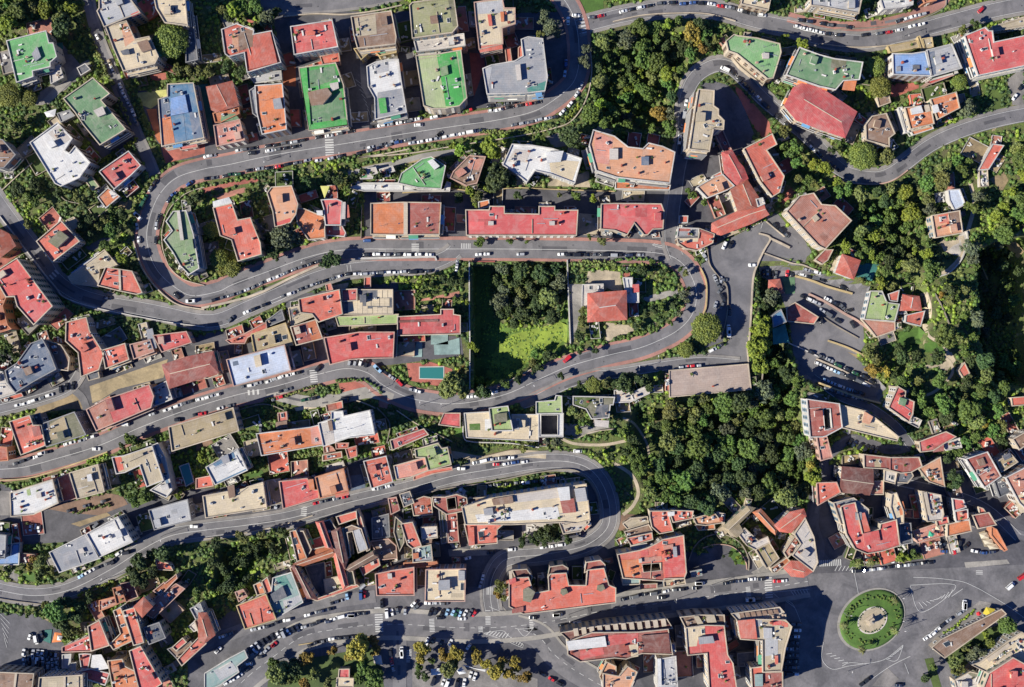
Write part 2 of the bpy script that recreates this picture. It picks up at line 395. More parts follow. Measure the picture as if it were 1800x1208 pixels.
def sheet(name, tile, pts, key, kind='ground', z=None, thick=0, dens=14, edge=True, mt=None, st=True, sv=1):
    P0 = tp(tile, pts) if tile else pairs(pts)
    P = planpts(P0); L = []
    for i in range(len(P)):
        a, b2 = P[i], P[(i + 1) % len(P)]; k = max(1, int(math.dist(a, b2) / dens))
        L += [(a[0] + (b2[0] - a[0]) * t / k, a[1] + (b2[1] - a[1]) * t / k) for t in range(k)]
    if st: stamp(L, sv)
    # interior lattice so the sheet follows the ground
    z = lift() if z is None else z
    from mathutils.geometry import delaunay_2d_cdt
    xs = [p[0] for p in L]; ys = [p[1] for p in L]; pts2 = [Vector(p) for p in L]; n = len(pts2)
    inner = []
    if min(gz(*p) for p in L) < -0.01:
        x = min(xs) + 5
        while x < max(xs):
            y = min(ys) + 5
            while y < max(ys):
                if pin(x, y, L) and edist(x, y, L) > 2.5: inner.append(Vector((x, y)))
                y += 8
            x += 8
    vv, _, ff, _, _, _ = delaunay_2d_cdt(pts2 + inner, [], [list(range(n))], 1, 1e-4)
    V = [(*W(p.x, p.y), gz(p.x, p.y) + z) for p in vv]
    F = upfix(V, [tuple(f) for f in ff])
    if thick:
        b0 = len(V); V += [(*W(*p), gz(*p) + z) for p in L] + [(*W(*p), gz(*p) + z - thick) for p in L]
        for i in range(n): F.append((b0 + i, b0 + (i + 1) % n, b0 + n + (i + 1) % n, b0 + n + i))
    o = obj(name, V, F, mt or mat(key, kind)); o['kind'] = 'structure'; return o
def zebra(tile, x0, y0, x1, y1, ln, n=7):     # stripes laid from (x0,y0) to (x1,y1), each ln px long across
    (ax, ay), (bx, by) = planpts(tp(tile, f'{x0} {y0} {x1} {y1}'))
    d = math.hypot(bx - ax, by - ay) or 1; ux, uy = (bx - ax) / d, (by - ay) / d; nx_, ny_ = -uy, ux
    V, F = [], []; z = lift('mark'); wst = d / (2 * n - 1) * 0.55
    for i in range(n):
        cx, cy = ax + ux * d * i / (n - 1), ay + uy * d * i / (n - 1)
        q = [(cx + ux * a * wst + nx_ * b3 * ln / 2, cy + uy * a * wst + ny_ * b3 * ln / 2) for a, b3 in ((-1, -1), (1, -1), (1, 1), (-1, 1))]
        k = len(V); V += [(*W(*p), gz(*p) + z) for p in q]; F.append((k, k + 1, k + 2, k + 3))
    o = obj('road_marking', V, upfix(V, F), mat('paint', 'plain')); o['kind'] = 'structure'
def lines(tile, segs, wd=0.8):               # free painted lines, each 'x y x y ...'
    for s in segs:
        L = smooth_line(planpts(tp(tile, s)), 4); ribbon('road_marking', L, wd, mat('paint', 'plain'), z=lift('mark'), stampit=False)
def wall(tile, pts, h, label, key='stone', t=1.6, name='retaining_wall', closed=False, base=None, smooth=True):
    P = planpts(tp(tile, pts) if tile else pairs(pts)); L = smooth_line(P, 5) if smooth else smooth_line(P[:1] + P[1:], 8) if len(P) < 3 else P
    N = normals(L); V, F = [], []
    for p, n in zip(L, N):
        g0 = max(gz(p[0] + n[0] * o, p[1] + n[1] * o) for o in (-5, 0, 5)) ; g1 = min(gz(p[0] + n[0] * o, p[1] + n[1] * o) for o in (-5, 0, 5))
        for s in (-1, 1):
            x, y = p[0] + n[0] * s * t / 2, p[1] + n[1] * s * t / 2; wx, wy = W(x, y)
            V += [(wx, wy, g1 - 0.5), (wx, wy, g0 + h)]
    for i in range(len(L) - 1):
        a, c2 = 4 * i, 4 * i + 4
        F += [(a, c2, c2 + 1, a + 1), (a + 1, c2 + 1, c2 + 3, a + 3), (a + 3, c2 + 3, c2 + 2, a + 2)]
    e = 4 * (len(L) - 1); F += [(0, 1, 3, 2), (e, e + 2, e + 3, e + 1)]
    for i in range(len(L) - 1):
        A, B = L[i], L[i + 1]; n0 = N[i]; stamp([(A[0] + n0[0], A[1] + n0[1]), (B[0] + n0[0], B[1] + n0[1]), (B[0] - n0[0], B[1] - n0[1]), (A[0] - n0[0], A[1] - n0[1])])
    return tag(obj(name, V, F, mat(key, 'wall')), label, 'wall')
# ---------------------------------------------------------------- small shared part meshes
def boxmesh(name, dims, m, extra=None):
    V, F = [], []
    for d in dims: box(V, F, *d)
    me = meshdata(name, V, F, (m,)); return me
def inst(name, me, parent, loc, rz=0, scl=None):
    o = bpy.data.objects.new(name, me); link(o, parent); o.location = loc; o.rotation_euler.z = rz
    if scl: o.scale = scl
    return o
def window_mesh():
    V, F = [], []; box(V, F, -.55, .55, -.02, .06, 0, 1.5); mi = [0] * len(F)
    for d in ((-.65, -.55, -.02, .12, -.1, 1.6), (.55, .65, -.02, .12, -.1, 1.6), (-.65, .65, -.02, .13, 1.5, 1.62), (-.75, .75, -.02, .25, -.14, 0)):
        k = len(F); box(V, F, *d); mi += [1] * (len(F) - k)
    return meshdata('window', V, F, (GLASS, FRAME), mi)
WIN = window_mesh()
SHUT = [plain('shutter_green', (0.05, 0.11, 0.07), 0.6), plain('shutter_white', (0.5, 0.5, 0.48), 0.6), plain('shutter_brown', (0.13, 0.07, 0.04), 0.6), plain('shutter_blue', (0.09, 0.16, 0.22), 0.6)]
def shutter_window(m):
    V, F = [], []; box(V, F, -.5, .5, -.02, .06, 0, 1.7); mi = [0] * len(F)
    for d in ((-1.05, -.52, -.02, .1, -.02, 1.72), (.52, 1.05, -.02, .1, -.02, 1.72), (-.7, .7, -.02, .2, -.14, 0)):
        k = len(F); box(V, F, *d); mi += [1] * (len(F) - k)
    return meshdata('window', V, F, (GLASS, m), mi)
WINS = [WIN, WIN] + [shutter_window(m) for m in SHUT]
PIPE = plain('galvanised_duct', (0.42, 0.43, 0.44), 0.4, 0.4)
def vent_mesh():
    V, F = [], []; box(V, F, -.22, .22, -.22, .22, 0, .55); box(V, F, -.36, .36, -.36, .36, .55, .7); return meshdata('vent', V, F, (PIPE,))
def ac_mesh():
    V, F = [], []; box(V, F, -.7, .7, -.4, .4, .15, 1.1); box(V, F, -.6, -.45, -.35, .35, 0, .15); box(V, F, .45, .6, -.35, .35, 0, .15); k = len(F)
    box(V, F, -.35, .35, -.3, .3, 1.1, 1.16); return meshdata('air_conditioner', V, F, (FRAME, METAL), [0] * k + [1] * (len(F) - k))
def chim_mesh(m):
    V, F = [], []; box(V, F, -.5, .5, -.3, .3, 0, 1.5); box(V, F, -.62, .62, -.42, .42, 1.5, 1.62); k = len(F)
    box(V, F, -.3, -.08, -.12, .12, 1.62, 1.95); box(V, F, .08, .3, -.12, .12, 1.62, 1.95); return meshdata('chimney', V, F, (m, mat('terra', 'plain')), [0] * k + [1] * (len(F) - k))
def sky_mesh():
    V, F = [], []; box(V, F, -.9, .9, -.6, .6, 0, .25); k = len(F); box(V, F, -.75, .75, -.45, .45, .25, .3); return meshdata('skylight', V, F, (FRAME, GLASS), [0] * k + [1] * (len(F) - k))
def dish_mesh():
    V, F = [], []; box(V, F, -.05, .05, -.05, .05, 0, 1.0); b = len(V); n = 10
    V.append((0, 0.1, 1.0))
    for i in range(n): a = 6.2832 * i / n; V.append((.5 * math.cos(a), -.15 + .25 * math.sin(a), 1.05 + .42 * math.sin(a)))
    for i in range(n): F.append((b, b + 1 + i, b + 1 + (i + 1) % n))
    return meshdata('satellite_dish', V, F, (FRAME,))
def ant_mesh():
    V, F = [], []; box(V, F, -.04, .04, -.04, .04, 0, 2.6)
    for z, l in ((2.5, .7), (2.2, .5), (1.9, .6)): box(V, F, -l, l, -.03, .03, z, z + .05)
    return meshdata('antenna', V, F, (METAL,))
def chair_mesh():
    V, F = [], []; box(V, F, -1, 1, -.35, .35, .25, .35); box(V, F, -1, -.9, -.35, .35, 0, .3); box(V, F, .7, .8, -.35, .35, 0, .3); box(V, F, .6, 1.1, -.35, .35, .35, .6); return meshdata('lounger', V, F, (FRAME,))
def plant_mesh():
    V, F = [], []; box(V, F, -.35, .35, -.35, .35, 0, .5); k = len(F)
    for i in range(46):
        a, r, z = random.uniform(0, 6.28), random.uniform(.05, .65), random.uniform(.5, 1.3); x, y = r * math.cos(a), r * math.sin(a); b = len(V)
        dx, dy, dz = [random.uniform(-.25, .25) for _ in range(3)]
        V += [(x, y, z), (x + .3, y + dy, z + dz), (x + dx, y + .3, z + .1)]; F.append((b, b + 1, b + 2))
    return meshdata('roof_plant', V, F, (mat('terra', 'plain'), LEAF['green']), [0] * k + [1] * (len(F) - k))
CLUT = [('vent', vent_mesh()), ('air_conditioner', ac_mesh()), ('chimney', chim_mesh(mat('wcream', 'wall'))), ('skylight', sky_mesh()), ('satellite_dish', dish_mesh()), ('antenna', ant_mesh()), ('chimney', chim_mesh(mat('terra', 'wall')))]
TERR = [('lounger', chair_mesh()), ('roof_plant', plant_mesh())]
RAIL = plain('railing', (0.45, 0.44, 0.42), 0.5)
AWN = [plain('awning_green', (0.05, 0.2, 0.12), 0.8), plain('awning_orange', (0.5, 0.16, 0.05), 0.8), plain('awning_white', (0.6, 0.58, 0.5), 0.8), plain('awning_blue', (0.08, 0.2, 0.35), 0.8)]
BUILD = []          # (label, plan centre, short)
NWIN = [0]
BLABELS = []; FOOT = []
def building(tile, pts, h, roof, wl, label, *ex, name='apartment_building', cat='building', style='roof', clutter=None, parapet=True, win=True, lift_base=0.0, group=None):
    rs = random.Random(label)
    P0 = tp(tile, pts) if tile else pairs(pts)
    cx0 = sum(p[0] for p in P0) / len(P0); cy0 = sum(p[1] for p in P0) / len(P0)
    zb = ground_at(cx0, cy0) + lift_base
    zt = zb + h
    Wp = [PW(x, y, zt) for x, y in P0]
    Wp = ccw(Wp); n = len(Wp)
    cx = sum(p[0] for p in Wp) / n; cy = sum(p[1] for p in Wp) / n
    k = max(range(n), key=lambda i: math.dist(Wp[i], Wp[(i + 1) % n])); a, b = Wp[k], Wp[(k + 1) % n]
    rz = math.atan2(b[1] - a[1], b[0] - a[0]); ca, sa = math.cos(-rz), math.sin(-rz)
    loc = lambda p: ((p[0] - cx) * ca - (p[1] - cy) * sa, (p[0] - cx) * sa + (p[1] - cy) * ca)
    P = [loc(p) for p in Wp]
    stamp([(900 + p[0] / S, 604 - p[1] / S) for p in Wp], 2)
    root = empty(name, (cx, cy, zb), rz); tag(root, label, cat, group); BLABELS.append(label)
    BUILD.append((label, (900 + cx / S, 604 - cy / S)))
    lp = lambda s, z: ccw([loc(PW(x, y, zb + z)) for x, y in (tp(tile, s) if tile else pairs(s))])
    holes = [lp(e[2:], h) for e in ex if e.startswith('h ')]
    ridge = [e for e in ex if e.startswith('r ')]
    low = min(gz(900 + p[0] / S, 604 - p[1] / S) for p in Wp) - zb - 0.5; low = min(low, -0.5)
    wm = mat(wl, 'wall'); rm = mat(roof, style)
    # walls
    V, F = [], []; prism(P, low, h, V, F, top=False)
    for hp in holes:
        hh = hp[::-1]; bb = len(V); m_ = len(hh); V += [(x, y, low) for x, y in hh] + [(x, y, h) for x, y in hh]
        for i in range(m_): j = (i + 1) % m_; F.append((bb + i, bb + j, bb + m_ + j, bb + m_ + i))
    obj('wall', V, F, wm, root)
    if holes:
        V, F = [], []
        for hp in holes: prism(hp, 0, 0.06, V, F)
        obj('courtyard', V, F, mat('court', 'ground'), root)
    # roof
    V, F = [], []
    if ridge:
        rp = [loc(PW(x, y, zt)) for x, y in (tp(tile, ridge[0][2:]) if tile else pairs(ridge[0][2:]))]
        E = offset(P, 0.5); rh = h + min(3.0, max(1.0, 0.34 * max(min(edist(*q, P) for q in rp), 2.5)))
        V = [(x, y, h) for x, y in E] + [(x, y, rh) for x, y in rp]
        near = [min(range(len(rp)), key=lambda q: math.dist(e, rp[q])) for e in E]
        for i in range(n):
            j = (i + 1) % n
            if near[i] == near[j]: F.append((i, j, n + near[i]))
            else: F.append((i, j, n + near[j], n + near[i]))
        F = upfix(V, F)
        bb = len(V); V += [(x, y, h - .25) for x, y in E] + [(x, y, h - .25) for x, y in P]
        for i in range(n): j = (i + 1) % n; F += [(bb + i, bb + j, j, i), (bb + n + i, bb + n + j, bb + j, bb + i)]
        obj('roof', V, F, mat(roof, 'tile'), root)
        V, F = [], []                     # ridge tiles
        for i in range(len(rp) - 1):
            a2, b2 = Vector(rp[i]), Vector(rp[i + 1]); d = (b2 - a2)
            if d.length > .5:
                d.normalize(); nn = Vector((-d.y, d.x)) * .18
                prism([tuple(a2 + nn), tuple(b2 + nn), tuple(b2 - nn), tuple(a2 - nn)], rh - .05, rh + .12, V, F)
        if V: obj('ridge_cap', V, F, mat(wl, 'plain'), root)
    else:
        T = tess([P] + [hp[::-1] for hp in holes]) if holes else tess([P])
        allp = P + [q for hp in holes for q in hp[::-1]]
        V = [(x, y, h) for x, y in allp]; F = upfix(V, T)
        obj('roof', V, F, rm, root)
        if parapet:
            V, F = [], []; ring(offset(P, .28), offset(P, -.22), h - .35, h + (.45 if h < 8 else .7), V, F)
            for hp in holes: ring(offset(hp, .25), offset(hp, -.02), h - .2, h + .5, V, F)
            obj('parapet', V, F, mat(wl, 'wall'), root)
    solids = []; kk = 0
    for e in ex:
        t = e.split(' ')
        if t[0] == 'p':
            kk += 1; Q = lp(' '.join(t[2:]), h); V, F = [], []; prism(Q, h - .02, h + .05 + .012 * kk, V, F)
            ky = t[1].split(':'); obj('roof_section', V, F, mat(ky[0], ky[1] if len(ky) > 1 else 'roof'), root)
        elif t[0] in ('b', 'B'):
            hh = float(t[2]); Q = lp(' '.join(t[3:]), h + hh); solids.append(Q); V, F = [], []
            prism(Q, h - .05, h + hh, V, F, top=False); o = obj('rooftop_room', V, F, wm, root)
            V, F = [], []; prism(offset(Q, .18), h + hh - .12, h + hh + .1, V, F); obj('roof', V, F, mat(t[1], 'roof'), o)
        elif t[0] == 't':                 # tiled lean-to raised strip
            hh = float(t[2]); Q = lp(' '.join(t[3:]), h + hh); V, F = [], []; solids.append(Q); prism(Q, h - .05, h + hh, V, F); obj('tiled_roof_section', V, F, mat(t[1], 'tile'), root)
        elif t[0] == 's':
            Q = lp(' '.join(t[1:]), h); V, F = [], []; prism(Q, h, h + .3, V, F); o = obj('skylight', V, F, FRAME, root)
            V, F = [], []; prism(offset(Q, -.15), h + .3, h + .36, V, F); obj('pane', V, F, GLASS, o)
    if not ridge:
        ar = abs(area(P)); nC = clutter if clutter is not None else int(min(13, 2 + ar / 36)); c0 = 0; tr = 0
        xs = [p[0] for p in P]; ys = [p[1] for p in P]
        clus = [(rs.uniform(min(xs), max(xs)), rs.uniform(min(ys), max(ys))) for _ in range(2)]
        while c0 < nC and tr < 400:
            tr += 1
            if rs.random() < .5: cc = rs.choice(clus); x, y = cc[0] + rs.gauss(0, 2.2), cc[1] + rs.gauss(0, 2.2)
            else: x, y = rs.uniform(min(xs), max(xs)), rs.uniform(min(ys), max(ys))
            if not pin(x, y, P) or edist(x, y, P) < 1.3 or any(pin(x, y, hp) or edist(x, y, hp) < 1.2 for hp in holes) or any(pin(x, y, q) or edist(x, y, q) < 1 for q in solids): continue
            nm, me = rs.choice(CLUT if rs.random() < .8 else TERR)
            inst(nm, me, root, (x, y, h + .08), rs.choice([0, math.pi / 2, rs.uniform(0, 3)]), [rs.uniform(.8, 1.35)] * 3); c0 += 1
        if ar > 45 and h > 3:            # gutter strip, repaired patches, low dividing kerbs, service pipes, stair head
            if not holes:
                V, F = [], []; ring(offset(P, -.32), offset(P, -.95), h + .001, h + .022, V, F); obj('gutter', V, F, mat(roof, style, .8 if rs.random() < .6 else 1.14), root)
            def quad(nm, a0, a1, b0, b1, z0, z1, m):
                q = [(a0, b0), (a1, b0), (a1, b1), (a0, b1)]
                if all(pin(*t, P) and edist(*t, P) > .7 for t in q) and not any(pin(*t, hp) for hp in holes for t in q) and not any(pin(t2[0], t2[1], q) for hp in holes for t2 in hp):
                    V, F = [], []; prism(q, z0, z1, V, F); obj(nm, V, F, m, root); return q
            for _ in range(rs.randint(2, 5)):
                x, y = rs.uniform(min(xs), max(xs)), rs.uniform(min(ys), max(ys)); dx, dy = rs.uniform(1, 5), rs.uniform(.8, 3.5)
                if kk == 0: quad('roof_patch', x - dx, x + dx, y - dy, y + dy, h + .002, h + .026 + .003 * _, mat(roof, style, rs.choice((.74, .86, 1.1, 1.18))))
            for _ in range(rs.randint(1, 3)):
                x, y = rs.uniform(min(xs), max(xs)), rs.uniform(min(ys), max(ys)); L2 = rs.uniform(2, 7)
                if rs.random() < .5: quad('pipe', x - L2, x + L2, y - .12, y + .12, h + .1, h + .34, PIPE)
                else: quad('pipe', x - .12, x + .12, y - L2 * .6, y + L2 * .6, h + .1, h + .34, PIPE)
            if ar > 110 and rs.random() < .7:
                x, y = rs.uniform(min(xs), max(xs)), rs.uniform(min(ys), max(ys)); quad('dividing_kerb', x - .14, x + .14, max(min(ys) + .9, y - 6), min(max(ys) - .9, y + 6), h, h + .45, wm)
            if ar > 120 and not any(e[0] in 'bBt' and e[1] == ' ' for e in ex):
                for _ in range(12):
                    x, y = rs.uniform(min(xs), max(xs)), rs.uniform(min(ys), max(ys)); q = quad('stair_head', x - 1.5, x + 1.5, y - 1.9, y + 1.9, h, h + 2.1, wm)
                    if q: quad('roof', x - 1.65, x + 1.65, y - 2.05, y + 2.05, h + 2.1, h + 2.22, mat(roof, style, .9)); break
    FOOT.append((root, P, rz, (cx, cy), zb, wl, rs))
    # openings on the sides that can be looked at from above the middle of town
    if win and h > 3.4:
        fls = int((h - .6) / 3.05); wme = rs.choice(WINS); balc = rs.random() < .62; bd = rs.uniform(1.0, 1.6)
        for i in range(n):
            a, b = P[i], P[(i + 1) % n]; L = math.dist(a, b)
            if L < 2.6: continue
            ang = math.atan2(b[1] - a[1], b[0] - a[0]); nxx, nyy = math.sin(ang), -math.cos(ang)
            wx, wy = Wp[i]; wn_ = (nxx * math.cos(rz) - nyy * math.sin(rz), nxx * math.sin(rz) + nyy * math.cos(rz))
            vis = (-(wx * wn_[0] + wy * wn_[1])) * h / H / S
            if vis < 2.6: continue
            nc = max(1, int((L - 1) / 3.3)); isb = balc and L > 8 and h > 7 and wn_[1] < .5
            for f in range(fls):
                z = .9 + f * 3.05 + (h - .6 - fls * 3.05) * .5
                for q in range(nc):
                    t = (q + .5) / nc; x, y = a[0] + (b[0] - a[0]) * t, a[1] + (b[1] - a[1]) * t
                    if NWIN[0] < 5200:
                        inst('window', wme, root, (x, y, z), ang + math.pi, (1, 1, 1)); NWIN[0] += 1
                if isb and f > 0:
                    zz = z - .95; V, F = [], []; off_ = .35
                    e1 = (a[0] + (b[0] - a[0]) * off_ / L, a[1] + (b[1] - a[1]) * off_ / L); e2 = (b[0] - (b[0] - a[0]) * off_ / L, b[1] - (b[1] - a[1]) * off_ / L)
                    o1 = (e1[0] + nxx * bd, e1[1] + nyy * bd); o2 = (e2[0] + nxx * bd, e2[1] + nyy * bd)
                    prism([e1, e2, o2, o1], zz - .16, zz, V, F)
                    k1 = len(F)
                    s1 = (e1[0] + nxx * (bd - .08), e1[1] + nyy * (bd - .08)); s2 = (e2[0] + nxx * (bd - .08), e2[1] + nyy * (bd - .08))
                    prism([s1, s2, o2, o1], zz, zz + .95, V, F)
                    bo = obj('balcony', V, F, [wm, RAIL], root, mi=[0] * k1 + [1] * (len(F) - k1))
                    if rs.random() < .5:
                        am = rs.choice(AWN); t0 = rs.uniform(.05, .6); t1 = t0 + min(.35, 5 / L); V, F = [], []
                        q1 = (a[0] + (b[0] - a[0]) * t0, a[1] + (b[1] - a[1]) * t0); q2 = (a[0] + (b[0] - a[0]) * t1, a[1] + (b[1] - a[1]) * t1)
                        V = [(*q1, zz + 2.6), (*q2, zz + 2.6), (q2[0] + nxx * bd * 1.3, q2[1] + nyy * bd * 1.3, zz + 1.9), (q1[0] + nxx * bd * 1.3, q1[1] + nyy * bd * 1.3, zz + 1.9)]
                        V += [(x, y, z2 - .06) for x, y, z2 in V]
                        F = [(0, 1, 2, 3), (7, 6, 5, 4), (3, 2, 6, 7), (0, 3, 7, 4), (1, 0, 4, 5), (2, 1, 5, 6)]
                        obj('awning', V, F, am, bo)
    return root

def patios():
    keys = ['redcourt', 'beige', 'gravel', 'concrete', 'pinktile', 'sand', 'brick', 'walkgrey', 'offwhite', 'coral', 'dgrass', 'grass']
    def ok(x, y):
        i, j = int(x) + 60, int(y) + 30
        return 0 <= i < 1920 and 0 <= j < 1268 and MASK[j, i] in (0, 4)
    for root, P, rz, (cx, cy), zb, wl, rs in FOOT:
        if abs(area(P)) < 45: continue
        n = len(P); ca, sa = math.cos(rz), math.sin(rz); todo = 0
        toplan = lambda p: (900 + (cx + p[0] * ca - p[1] * sa) / S, 604 - (cy + p[0] * sa + p[1] * ca) / S)
        for i in rs.sample(range(n), n) * 2:
            a, b = P[i], P[(i + 1) % n]; L = math.dist(a, b)
            if L < 3.5 or todo > 8 or rs.random() < .05: continue
            u = ((b[0] - a[0]) / L, (b[1] - a[1]) / L); nn = (u[1], -u[0])
            t0 = rs.uniform(0, .2) * L; t1 = min(L, t0 + rs.uniform(4, 15)); 
            for d in (rs.uniform(7, 12), 5.5, 3.6, 2.2):
                at = lambda t, o: (a[0] + u[0] * t + nn[0] * o, a[1] + u[1] * t + nn[1] * o)
                smp = [toplan(at(t0 + (t1 - t0) * k / 4, .9 + (d - .9) * m / 3)) for k in range(5) for m in range(4)]
                if all(ok(*s) and abs(gz(*s) - zb) < .4 for s in smp): break
            else: continue
            todo += 1; hh = rs.choice((.25, .3, .5, .8, 1.4, 2.4)); sk = rs.uniform(-1.2, 1.2)
            Q = [at(t0, .04), at(t0 + sk * .5, d), at(t1 + sk * .5, d), at(t1, .04)]; V, F = [], []; prism(Q, -1, hh, V, F); o = obj('patio', V, F, mat(rs.choice(keys), 'ground'), root)
            V, F = [], []; Qc = ccw(Q); ring(Qc, offset(Qc, -.25), hh - .1, hh + rs.choice((.3, .6, .9)), V, F); obj('patio_wall', V, F, mat(rs.choice((wl, 'wcream', 'stone', 'wwhite')), 'wall'), o)
            for _ in range(rs.randint(2, 7)):
                nm, me = rs.choice(TERR + TERR + [CLUT[1]]); x, y = at(rs.uniform(t0 + .8, t1 - .8), rs.uniform(1, d - .8)); inst(nm, me, root, (x, y, hh), rs.uniform(0, 3), [rs.uniform(.8, 1.5)] * 3)
            stamp([toplan(q) for q in Q], 2)
# ---------------------------------------------------------------- foliage
def ico():
    t = (1 + 5 ** .5) / 2
    v = np.array([(-1, t, 0), (1, t, 0), (-1, -t, 0), (1, -t, 0), (0, -1, t), (0, 1, t), (0, -1, -t), (0, 1, -t), (t, 0, -1), (t, 0, 1), (-t, 0, -1), (-t, 0, 1)], float)
    v /= np.linalg.norm(v[0]); f = np.array([(0, 11, 5), (0, 5, 1), (0, 1, 7), (0, 7, 10), (0, 10, 11), (1, 5, 9), (5, 11, 4), (11, 10, 2), (10, 7, 6), (7, 1, 8), (3, 9, 4), (3, 4, 2), (3, 2, 6), (3, 6, 8), (3, 8, 9), (4, 9, 5), (2, 4, 11), (6, 2, 10), (8, 6, 7), (9, 8, 1)])
    return v, f
IV, IF = ico()
def leaf_arrays(centres, radii, per, leaf, flat=1.0):
    """leaf triangles/quads on the upper shell of many clumps; returns V (n,3), F quads"""
    n = len(centres) * per
    c = np.repeat(centres, per, 0); r = np.repeat(radii, per)
    d = RNG.normal(size=(n, 3)); d[:, 2] = np.abs(d[:, 2]) * 1.0 - 0.25; d /= np.linalg.norm(d, axis=1)[:, None]
    p = c + d * (r * RNG.uniform(.75, 1.12, n))[:, None] * np.array([1, 1, flat])
    nn = d + RNG.normal(size=(n, 3)) * .45; nn /= np.linalg.norm(nn, axis=1)[:, None]
    a = np.cross(nn, RNG.normal(size=(n, 3))); a /= np.linalg.norm(a, axis=1)[:, None]; b = np.cross(nn, a)
    s = (leaf * RNG.uniform(.6, 1.3, n))[:, None]
    V = np.stack([p - a * s, p - b * s * .6, p + a * s, p + b * s * .6], 1).reshape(-1, 3)
    F = np.arange(n * 4).reshape(-1, 4); return V, F
def fastmesh(name, parts, mats):
    """parts: list of (V, F array, material index)"""
    me = bpy.data.meshes.new(name); vs = []; loops = []; tot = []; mi = []; o = 0
    for V, F, m in parts:
        vs.append(V); loops.append((F + o).ravel()); tot += [F.shape[1]] * len(F); mi += [m] * len(F); o += len(V)
    V = np.concatenate(vs); L = np.concatenate(loops); tot = np.array(tot)
    me.vertices.add(len(V)); me.vertices.foreach_set('co', V.astype(np.float32).ravel())
    me.loops.add(len(L)); me.loops.foreach_set('vertex_index', L.astype(np.int32))
    me.polygons.add(len(tot)); me.polygons.foreach_set('loop_start', np.concatenate([[0], np.cumsum(tot)[:-1]]).astype(np.int32))
    try: me.polygons.foreach_set('loop_total', tot.astype(np.int32))
    except Exception: pass
    for m in mats: me.materials.append(m)
    me.polygons.foreach_set('material_index', np.array(mi, np.int32)); me.update(calc_edges=True); me.validate(); return me
def hulls(centres, radii, k=.86, flat=1.0):
    n = len(centres); V = (centres[:, None, :] + IV[None] * (radii * k)[:, None, None] * np.array([1, 1, flat]) * RNG.uniform(.85, 1.12, (n, 12, 1)))
    F = (IF[None] + (np.arange(n) * 12)[:, None, None]).reshape(-1, 3); return V.reshape(-1, 3), F
def crown(kind, r, seed):
    """crown mesh centred over the trunk, z from the ground up. returns mesh, height"""
    global RNG
    RNG = np.random.default_rng(seed)
    if kind == 'dome':
        cr = .75 + .05 * r; n = int(2.6 * (r / cr) ** 2); hgt = r * 1.15 + 2.2; th = .52 * r
        i = np.arange(n); ph = i * 2.399963; rr = np.sqrt((i + .5) / n) * (r - cr * .7); rr = rr * RNG.uniform(.95, 1.05, n)
        z = hgt - th + th * np.sqrt(np.clip(1 - (rr / r) ** 2, 0, 1)) - cr * .5 + RNG.uniform(-.2, .2, n)
        C = np.stack([rr * np.cos(ph), rr * np.sin(ph), z], 1); rad = cr * RNG.uniform(.85, 1.2, n)
        per = 26
    else:
        lob = 5 if r < 3 else 8 if r < 5 else 11
        hgt = r * 1.7 + 2.0; LC = [];
        for q in range(lob):
            a = RNG.uniform(0, 6.28); d = r * .58 * math.sqrt(RNG.uniform(.15, 1)) if q else 0; lr = r * RNG.uniform(.3, .48)
            LC.append((d * math.cos(a), d * math.sin(a), hgt - r * .55 - d * .5 + RNG.uniform(-.2, .3) * r, lr))
        C, rad = [], []
        for x, y, z, lr in LC:
            m = int(5 + 7 * lr); 
            for _ in range(m):
                v = RNG.normal(size=3); v[2] = abs(v[2]) * 1.1 - .4; v /= np.linalg.norm(v); cr = lr * RNG.uniform(.25, .42)
                C.append((x + v[0] * (lr - cr * .6), y + v[1] * (lr - cr * .6), z + v[2] * (lr - cr * .6) * .9)); rad.append(cr)
            C.append((x, y, z)); rad.append(lr * .72)
        C = np.array(C); rad = np.array(rad); per = 20 if kind == 'round' else 13
    lf = leaf_arrays(C, rad, per, .30 if kind != 'loose' else .34)
    hv = hulls(C, rad, .8 if kind != 'loose' else .6)
    return fastmesh('crown_' + kind, [(*hv, 0), (*lf, 0)], (LEAF['green'],)), hgt
def trunk_mesh(r, hgt, seed):
    rs = random.Random(seed); V, F = [], []
    def limb(p, q, r0, r1):
        d = (Vector(q) - Vector(p)); 
        if d.length < .01: return
        d.normalize(); a = d.orthogonal().normalized(); c = d.cross(a); b = len(V); m = 6
        for P_, rr in ((p, r0), (q, r1)):
            for i in range(m): t = 6.2832 * i / m; V.append(tuple(Vector(P_) + (a * math.cos(t) + c * math.sin(t)) * rr))
        for i in range(m): j = (i + 1) % m; F.append((b + i, b + j, b + m + j, b + m + i))
    tr = .10 + .045 * r; fork = (rs.uniform(-.3, .3), rs.uniform(-.3, .3), hgt * .45); limb((0, 0, -.8), fork, tr * 1.5, tr)
    for i in range(5):
        a = i * 1.257 + rs.uniform(-.3, .3); limb(fork, (fork[0] + r * .55 * math.cos(a), fork[1] + r * .55 * math.sin(a), hgt * rs.uniform(.68, .8)), tr * .7, tr * .25)
    return meshdata('trunk', V, F, (BARK,))
CROWN = {}
for kd, sizes in (('dome', (3.2, 5.0, 8.0)), ('round', (1.6, 2.6, 4.0, 6.0)), ('loose', (2.4, 3.6, 5.2))):
    for si, r in enumerate(sizes):
        for v in range(3 if kd != 'dome' else 2):
            me, hg = crown(kd, r, 100 + si * 7 + v + len(kd)); CROWN.setdefault(kd, []).append((r, me, hg, trunk_mesh(r, hg, v + si)))
TREES = []
